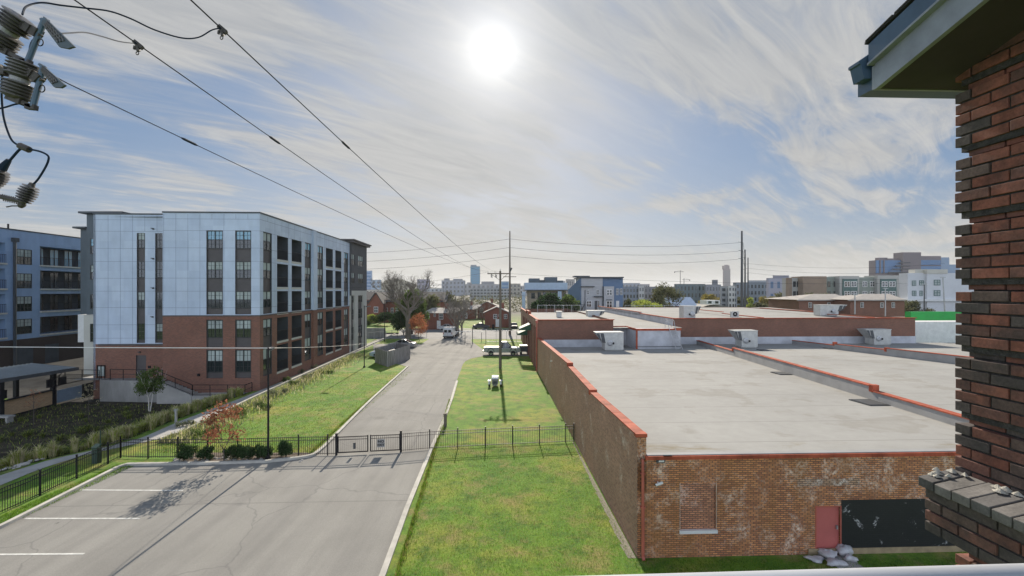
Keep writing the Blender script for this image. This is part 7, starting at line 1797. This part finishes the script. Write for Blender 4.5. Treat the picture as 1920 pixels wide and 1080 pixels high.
# generic far block: body, roof slab, window rows (bands) as parts
wallm = {}
def wm(c, rough=.7):
    if c not in wallm: wallm[c] = mat('far_wall', c, rough, .08, .05)
    return wallm[c]
def far(name, label, px0, px1, top, Y, c, cat='building', rows=0, cols=0, wm_='glass', depth=None, step=(), band=False, side=None, base=None, group=None, fill=.5):
    a, b = at(px0, HZ, Y), at(px1, top, Y); T = Thing(name, label, cat, V(((a.x + b.x) / 2, Y, 0)), 0, group); mb = MB(); w_, h_ = b.x - a.x, b.z; dp = depth or w_ * (.6 if abs(px0 + px1 - 1920) < 500 else .2)
    mb.ob(V((a.x, Y, 0)), V((w_, 0, 0)), V((0, dp, 0)), V((0, 0, h_))); T.part(mb, 'wall', wm(c))
    mb = MB(); mb.ob(V((a.x - w_ * .01, Y - w_ * .01, h_)), V((w_ * 1.02, 0, 0)), V((0, dp, 0)), V((0, 0, h_ * .012)))
    for (f0, f1, hh) in step: mb.ob(V((a.x + w_ * f0, Y + dp * .2, h_ * 1.012)), V((w_ * (f1 - f0), 0, 0)), V((0, dp * .5, 0)), V((0, 0, hh)))
    T.part(mb, 'roof', wm(shade(c, .7)))
    if rows:
        z0 = base if base is not None else h_ * .15; fh = (h_ * .97 - z0) / rows
        for r in range(rows):
            for k in range(cols):
                x = a.x + w_ * (k + .5 - fill / 2) / cols; ww = w_ * fill / cols
                mb = MB(); mb.ob(V((x, Y - .06 - h_ * .0004, z0 + fh * (r + .25))), V((ww, 0, 0)), V((0, .06, 0)), V((0, 0, fh * .55)))
                T.part(mb, 'window', M[wm_] if wm_ in M else wm_)
    return T
# grey apartment rows and blocks in the middle distance
far('apartment_row', 'grey low apartment row behind the green hedge', 1168, 1198, 538, 260, (.2, .23, .27), rows=3, cols=5); far('apartment_row', 'pale bay of the grey apartment row', 1198, 1208, 536, 258, (.45, .45, .43), rows=3, cols=2); far('apartment_row', 'darker stretch of the apartment row behind the tall olive tree', 1208, 1268, 538, 262, (.22, .22, .23), rows=3, cols=9)
far('apartment_row', 'dark teal apartment block under the cranes', 1268, 1322, 533, 240, (.13, .17, .18), rows=3, cols=8, fill=.35); far('apartment_row', 'grey block with stepped roof left of the dusky tower', 1324, 1352, 534, 235, (.26, .27, .29), rows=3, cols=5, step=((.45, .8, 2.4),)); far('apartment_row', 'white-balconied apartment block behind the transmission poles', 1352, 1382, 537, 215, (.3, .32, .33), rows=4, cols=3, wm_='cap', fill=.6); far('apartment_row', 'pale narrow apartment bay beside the tallest pole', 1366, 1378, 536, 212, (.5, .5, .46), rows=4, cols=2)
far('apartment_row', 'grey-green flat block behind the transmission poles', 1380, 1440, 530, 300, (.2, .24, .27), rows=3, cols=9); far('office_block', 'mauve-grey block with taller top right of the poles', 1441, 1479, 522, 270, (.36, .36, .42), rows=2, cols=3, step=((.3, 1, 1.6),), fill=.4, wm_='bluesiding')
far('glazed_office', 'blue glass top set back on the mauve-grey block', 1452, 1479, 517, 285, (.16, .22, .32))
# dusky tower and cranes
T = far('office_tower', 'slender dusky tower on the horizon left of the transmission poles', 1356.5, 1369.5, 505, 1900, (.13, .1, .12)); mb = MB(); boxface(mb, 1358, 1368, 498, 505, 1905, 20); boxface(mb, 1360, 1366, 496.5, 498, 1907, 12); T.part(mb, 'crown', wm((.13, .1, .12))); 
for i in range(5): mb = MB(); boxface(mb, 1357.8 + i * 2.4, 1358.8 + i * 2.4, 507, 544, 1899.6, .3); T.part(mb, 'window', M['slate'])
def crane(px, top, jib0, jib1, Y, label, mast=545):
    b = at(px, mast, Y); t_ = at(px, top, Y); T = Thing('tower_crane', label, 'crane', V((b.x, Y, 0)), 0, 'tower cranes on the skyline'); mb = MB(); k = Y / F
    for sx in (-.5, .5): mb.bar(V((b.x + sx * k * .8, Y, 0)), t_ + V((sx * k * .8, 0, 0)), k * .35)
    for i in range(16): z = t_.z * i / 16; mb.bar(V((b.x - k * .4, Y, z)), V((b.x + k * .4, Y, z + t_.z / 16)), k * .2)
    T.part(mb, 'mast', M['darkgrey']); mb = MB(); zj = t_.z - 2.6 * k; x0, x1 = at(jib0, 0, Y).x, at(jib1, 0, Y).x; mb.bar(V((x0, Y, zj)), V((x1, Y, zj)), k * .6); mb.bar(t_, V((x0, Y, zj)), k * .2); mb.bar(t_, V((x1, Y, zj)), k * .2); mb.box(V((x0 + (k if x0 < b.x else -k), Y, zj - k)), (1.6 * k, k, 1.6 * k)); T.part(mb, 'jib', M['darkgrey'])
crane(1275.5, 507, 1264, 1282, 420, 'taller tower crane with its counterweight to the left'); crane(1282.5, 522, 1294, 1279, 460, 'shorter tower crane facing the other way'); crane(836, 532, 812, 840, 900, 'distant crane above the pale towers on the left', 560)
# low roofs right behind the warehouse
a = at(1265, 590, 150); T = Thing('blue_shed', 'low building with pale blue pitched metal roof behind the rear rooftop unit', 'shed', V((a.x, 150, 0))); mb = MB(); boxface(mb, 1262, 1308, 574, 600, 150, 9, 0, 0); T.part(mb, 'wall', M['redbrick_h']); mb = MB(); e0, e1 = at(1260, 574, 149.5), at(1309, 574, 149.5); mb.prism([e0, V((e0.x, 156, at(1262, 557, 156).z)), V((e0.x, 162, e0.z))], V((e1.x - e0.x, 0, 0))); T.part(mb, 'roof', M['bluemetal'])
T = Thing('arched_shed', 'grey shed with curved roof and small dormer behind the rear roof', 'shed', V((at(1350, 0, 140).x, 140, 0))); mb = MB(); n_ = 12; pts = [V((at(1312 + 70 * i / n_, 0, 140).x, 140, at(0, 584 - 12 * math.sin(math.pi * i / n_) ** .7, 140).z)) for i in range(n_ + 1)]; mb.prism([V((pts[-1].x, 140, 0)), V((pts[0].x, 140, 0))] + pts, (0, 18, 0)); T.part(mb, 'roof', mat('grey_membrane', (.2, .195, .18), .8, .15, .5)); mb = MB(); boxface(mb, 1325, 1350, 563, 571, 139, 5); T.part(mb, 'dormer', M['white']); win(T, 1328, 1334, 564.5, 569, 138.95, 'cap'); win(T, 1341, 1347, 564.5, 569, 138.95, 'cap')
# three-storey apartment row at the right
Y = 215; T = Thing('apartment_row', 'grey-green three-storey apartment row with tan end wing left of the white building', 'apartment block', V((at(1580, 0, Y).x, Y, 0)))
M['tan'] = mat('tan_brick', (.27, .2, .145), .8, .1, .3); M['sage'] = mat('sage_siding', (.24, .28, .245), .7, .08, .3); M['teal'] = mat('dark_teal_panel', (.06, .13, .12), .5, .1, .5); M['greypan'] = mat('grey_render', (.4, .4, .37), .7, .08, .3)
mb = MB(); boxface(mb, 1478, 1506, 521, 575, Y + 2, 5, 3, 0); boxface(mb, 1506, 1550, 518, 575, Y - 2, 9, 0, 0); boxface(mb, 1550, 1575, 519.5, 575, Y + 2, 5, 1, 0); boxface(mb, 1574, 1611, 517.5, 575, Y - 1, 8, 3, 0); boxface(mb, 1611, 1646, 520, 575, Y + 1, 6, 1, 0); boxface(mb, 1645, 1686, 516.5, 575, Y - 1, 8, 3, 0); boxface(mb, 1686, 1703, 520, 575, Y + 2, 5, 1, 0)
boxface(mb, 1478, 1485, 520.5, 575, Y + 1.8, 2, 0, 0); boxface(mb, 1580, 1608, 523, 575, Y - 1.3, 1, 2, 0); boxface(mb, 1651, 1681, 523, 575, Y - 1.3, 1, 2, 0); T.part(mb, 'wall', [M['tan'], M['sage'], M['teal'], M['greypan']])
for x0, w_, yy, f in ((1487, 5, 1.9, 'cap'), (1494, 5, 1.9, 'cap'), (1501, 4, 1.9, 'cap'), (1552, 5, 1.9, 'cap'), (1563, 8, 1.9, 'cap'), (1583, 11, -1.4, 'white'), (1595.5, 11, -1.4, 'white'), (1617, 9, .9, 'white'), (1631, 9, .9, 'white'), (1653, 12, -1.4, 'white'), (1667, 12, -1.4, 'white'), (1694, 6, 1.9, 'cap')):
    for y0, y1 in ((527.5, 538), (546, 556)): win(T, x0, x0 + w_, y0, y1, Y + yy - .02, f)
# white building
Y = 175; T = Thing('white_apartments', 'white stuccoed apartment block with green windows behind the brick pillar', 'apartment block', V((at(1745, 0, Y).x, Y, 0))); mb = MB(); boxface(mb, 1702, 1740, 512, 562, Y + 1, 4, 0, 0); boxface(mb, 1738, 1860, 512, 562, Y, 5, 0, 0); a, b = at(1713, 506, Y + 3), at(1777, 506, Y); boxface(mb, 1716, 1776, 505, 512, Y + 1.3, 3, 1); boxface(mb, 1738, 1777, 505, 513, Y - .3, 4, 1); T.part(mb, 'wall', [mat('white_stucco', (.62, .63, .64), .7, .06, .3), mat('cream_stucco', (.55, .53, .46), .7, .06, .3)])
for q in ((1710, 1717.5, 526, 536), (1723.5, 1732, 525.5, 535), (1710, 1718, 545, 555), (1724, 1730, 545, 555)): win(T, *q, Y + .95, 'teal', 'blind')
for q in ((1751, 1763, 524.5, 535), (1751, 1763, 544, 555), (1794, 1806, 548, 557)): win(T, *q, Y - .05, 'teal', 'blind')
mb = MB(); boxface(mb, 1702, 1860, 561, 565, Y - 1, 5); T.part(mb, 'ledge', M['white']); mb = MB(); boxface(mb, 1740, 1860, 566, 592, Y + 1, 4, 0, 0); T.part(mb, 'ground_storey', M['slate'])
# brown and blue office
Y = 560; T = Thing('office_block', 'big brown and blue glass office building on the skyline at the right', 'office', V((at(1710, 0, Y).x, Y, 0))); br = mat('mauve_brown_cladding', (.17, .145, .155), .8, .06, .02); M['skyglass'] = mat('blue_curtain_wall', (.06, .17, .34), .35, .12, .05, spec=.35)
mb = MB(); boxface(mb, 1641, 1665, 488, 560, Y, 10, 0, 0); boxface(mb, 1648, 1664, 483, 488, Y + 3, 6); boxface(mb, 1693, 1727, 473, 560, Y - 4, 14, 0, 0); boxface(mb, 1727, 1764.5, 480, 560, Y, 12, 0, 0); boxface(mb, 1664, 1694, 484.5, 560, Y + 2, 10, 0, 0); boxface(mb, 1764, 1780, 482.5, 560, Y + 4, 8, 1, 0); boxface(mb, 1780, 1800, 496, 560, Y + 8, 8, 1, 0); T.part(mb, 'wall', [br, wm((.22, .31, .42))])
mb = MB(); boxface(mb, 1643, 1693, 488, 512, Y - 1, 1); boxface(mb, 1650, 1652, 488, 512, Y - 2, 1, 1); boxface(mb, 1657, 1659, 488, 512, Y - 2, 1, 1); T.part(mb, 'glazing', [M['skyglass'], br]); mb = MB(); boxface(mb, 1726, 1764, 487.5, 497, Y - 1, 1); T.part(mb, 'glazing', M['skyglass']); mb = MB(); boxface(mb, 1726, 1764, 499, 508, Y - 1, 1); T.part(mb, 'glazing', M['skyglass'])
for y0 in (491.5, 497.5, 503.5, 509.5): mb = MB(); boxface(mb, 1688 - (y0 - 490) * 1.1, 1707, y0, y0 + 2, Y - 5, 1); T.part(mb, 'window_band', M['cap'])
# low brick halls with pale hip roofs, street lamps
for px0, px1, Y, lab in ((1496, 1596, 118, 'low brick hall with pale hip roof behind the wide rooftop unit'), (1592, 1698, 112, 'low brick hall with pale hip roof at the right of the first one')):
    T = Thing('brick_hall', lab, 'hall', V((at((px0 + px1) / 2, 0, Y).x, Y, 0)), 0, 'low brick halls behind the warehouse'); mb = MB(); boxface(mb, px0 + 2, px1 - 2, 561.5, 600, Y, 14, 0, 0); T.part(mb, 'wall', M['brick_rear'])
    mb = MB(); e0, e1 = at(px0 - 1, 562, Y - .8), at(px1 + 1, 562, Y - .8); q0, q1 = at(px0 + 30, 551, Y + 7), at(px1 - 30, 551, Y + 7); z_ = e0.z; bk0, bk1 = V((e0.x, Y + 15, z_)), V((e1.x, Y + 15, z_))
    mb.face([e0, e1, q1, q0]); mb.face([e1, bk1, q1]); mb.face([bk0, e0, q0]); mb.face([bk1, bk0, q0, q1]); mb.face([e0, bk0, bk1, e1]); mb.ob(e0 - V((0, 0, .25)), V((e1.x - e0.x, 0, 0)), V((0, .3, 0)), V((0, 0, .24))); T.part(mb, 'roof', M['roof_pale'])
    for f in (.2, .55, .75): x = px0 + (px1 - px0) * f; win(T, x, x + 6, 567, 577, Y - .02, 'white')
for i, (px, top, Y, lab) in enumerate(((1603, 553, 95, 'grey street lamp before the gap of the brick halls'), (1660, 541, 100, 'grey street lamp before the second brick hall'), (1733, 533, 105, 'dark utility post before the white building'), (1768, 520, 102, 'leaning pale pole before the white building'))):
    b = V((at(px + (6 if i == 3 else 0), 0, Y).x, Y, 0)); t_ = at(px, top, Y); T = Thing('street_lamp' if i < 2 else 'street_pole', lab, 'street lamp' if i < 2 else 'pole', b); mb = MB(); mb.tube([b, t_], [.16, .1], 7); T.part(mb, 'pole', M['steel'] if i != 2 else M['darkgrey']); mb = MB(); mb.bar(t_ - V((.5, 0, 0)), t_ + V((.5, 0, 0)), .3, .15); T.part(mb, 'lamp_head' if i < 2 else 'crossarm', M['steel'])
M['tealglass'] = mat('teal_glass', (.035, .23, .4), .5, .1, .02, spec=.2)
# skyline left of the modern houses
T = far('glass_tower', 'blue glass tower standing alone on the skyline above the street', 882, 899.5, 500, 1300, (.05, .2, .3), rows=12, cols=1, wm_='tealglass', fill=.86, base=15); mb = MB(); boxface(mb, 882.5, 893, 496.5, 500, 1302, 12); T.part(mb, 'crown', wm((.13, .18, .22)))
far('office_block', 'pale block below the blue glass tower', 881, 957, 541, 520, (.34, .35, .34), rows=3, cols=12, fill=.7); far('office_block', 'grey block left of the blue glass tower', 828, 870, 526, 900, (.28, .3, .34), rows=3, cols=6, step=((.1, .3, 4), (.5, .9, 3))); far('office_block', 'low grey block behind the glass tower', 868, 936, 533, 1000, (.3, .31, .33), step=((.5, .85, 6), (.1, .2, 4)), rows=2, cols=8); far('office_block', 'small blue block right of the wooden pole', 940, 954, 528, 800, (.2, .32, .42), rows=3, cols=1, wm_='skyglass', fill=.8); far('office_block', 'tan block behind the tall slim pole', 955, 976, 532, 700, (.3, .28, .23), rows=3, cols=3)
far('office_tower', 'pale blue tower at the edge of the apartment block', 680, 697, 508, 1100, (.22, .34, .5), rows=6, cols=1, wm_='skyglass', fill=.8); far('office_block', 'blue-grey block right of the pale blue tower', 696, 714, 525, 1000, (.3, .4, .5), rows=3, cols=2); far('office_block', 'purple-grey block behind the big bare tree', 782, 804, 524, 950, (.24, .23, .3), rows=3, cols=3); far('office_block', 'pale low block behind the bare tree branches', 800, 830, 541, 800, (.36, .38, .4), rows=2, cols=4); far('office_block', 'cream low block between the towers and the gabled house', 680, 730, 543, 700, (.48, .44, .36), rows=1, cols=8)
for i, (px0, px1, top, Y, c) in enumerate(((975, 1000, 536, 900, (.33, .33, .34)), (1165, 1200, 531, 800, (.3, .33, .38)), (1198, 1218, 533, 850, (.28, .28, .3)), (1405, 1440, 526, 800, (.24, .28, .33)), (1000, 1060, 527, 1100, (.3, .32, .36)), (1062, 1078, 524, 700, (.34, .32, .3)))):
    far('office_block', ['grey far block left of the blue-roofed house', 'blue-grey far block right of the blue-grey house', 'small dark far block above the apartment row', 'grey far block right of the transmission poles', 'long far block behind the blue-roofed house', 'tan far block between the two modern houses'][i], px0, px1, top, Y, c, rows=2, cols=5)
# wooded hills on the horizon
n = NT('hill_woods'); n.rough(1); n.col(n.ramp(n.noise(.03, 8, .7), [(.35, (.03, .045, .03)), (.6, (.07, .085, .05)), (.75, (.12, .12, .09))])); n.bump(n.noise(.12, 5, .7), 1.0, 6)
for nm, px0, px1, top, Y in (('hills', 700, 782, 521, 1500), ('hills', -400, 2600, 538, 2600)):
    mb = MB(); N_ = 60
    for i in range(N_ + 1):
        f = i / N_; px = px0 + (px1 - px0) * f; base_h = H + (HZ - top) / F * Y
        hh = base_h * (math.sin(math.pi * f) ** .45 if px1 - px0 < 500 else 1) * (.8 + .2 * math.sin(i * 1.7) * math.sin(i * .53)) + 2
        x = at(px, 0, Y).x; mb.v += [(x, Y - 120, 0), (x, Y, hh), (x, Y + 500, 0)]
    for i in range(N_):
        k = 3 * i; mb.f += [(k, k + 3, k + 4, k + 1), (k + 1, k + 4, k + 5, k + 2)]; mb.m += [0, 0]
    struct(mb, nm, n.mat, True)
# ------------------------------------------------------------------ air
HAZE = True
if HAZE:
    mb = MB(); mb.ob(V((-6500, -600, -2.2)), V((13000, 0, 0)), V((0, 7100, 0)), V((0, 0, 135)))
    vm = bpy.data.materials.new('haze_air'); vm.use_nodes = True; nt = vm.node_tree; nt.nodes.clear(); o_ = nt.nodes.new('ShaderNodeOutputMaterial'); pv = nt.nodes.new('ShaderNodeVolumePrincipled')
    pv.inputs['Color'].default_value = (.86, .9, .95, 1); pv.inputs['Density'].default_value = .00011; pv.inputs['Anisotropy'].default_value = .25
    nt.links.new(pv.outputs[0], o_.inputs['Volume'])
    single(mb, 'haze', None, None, vm, kind='stuff', loc=(0, 0, 0))
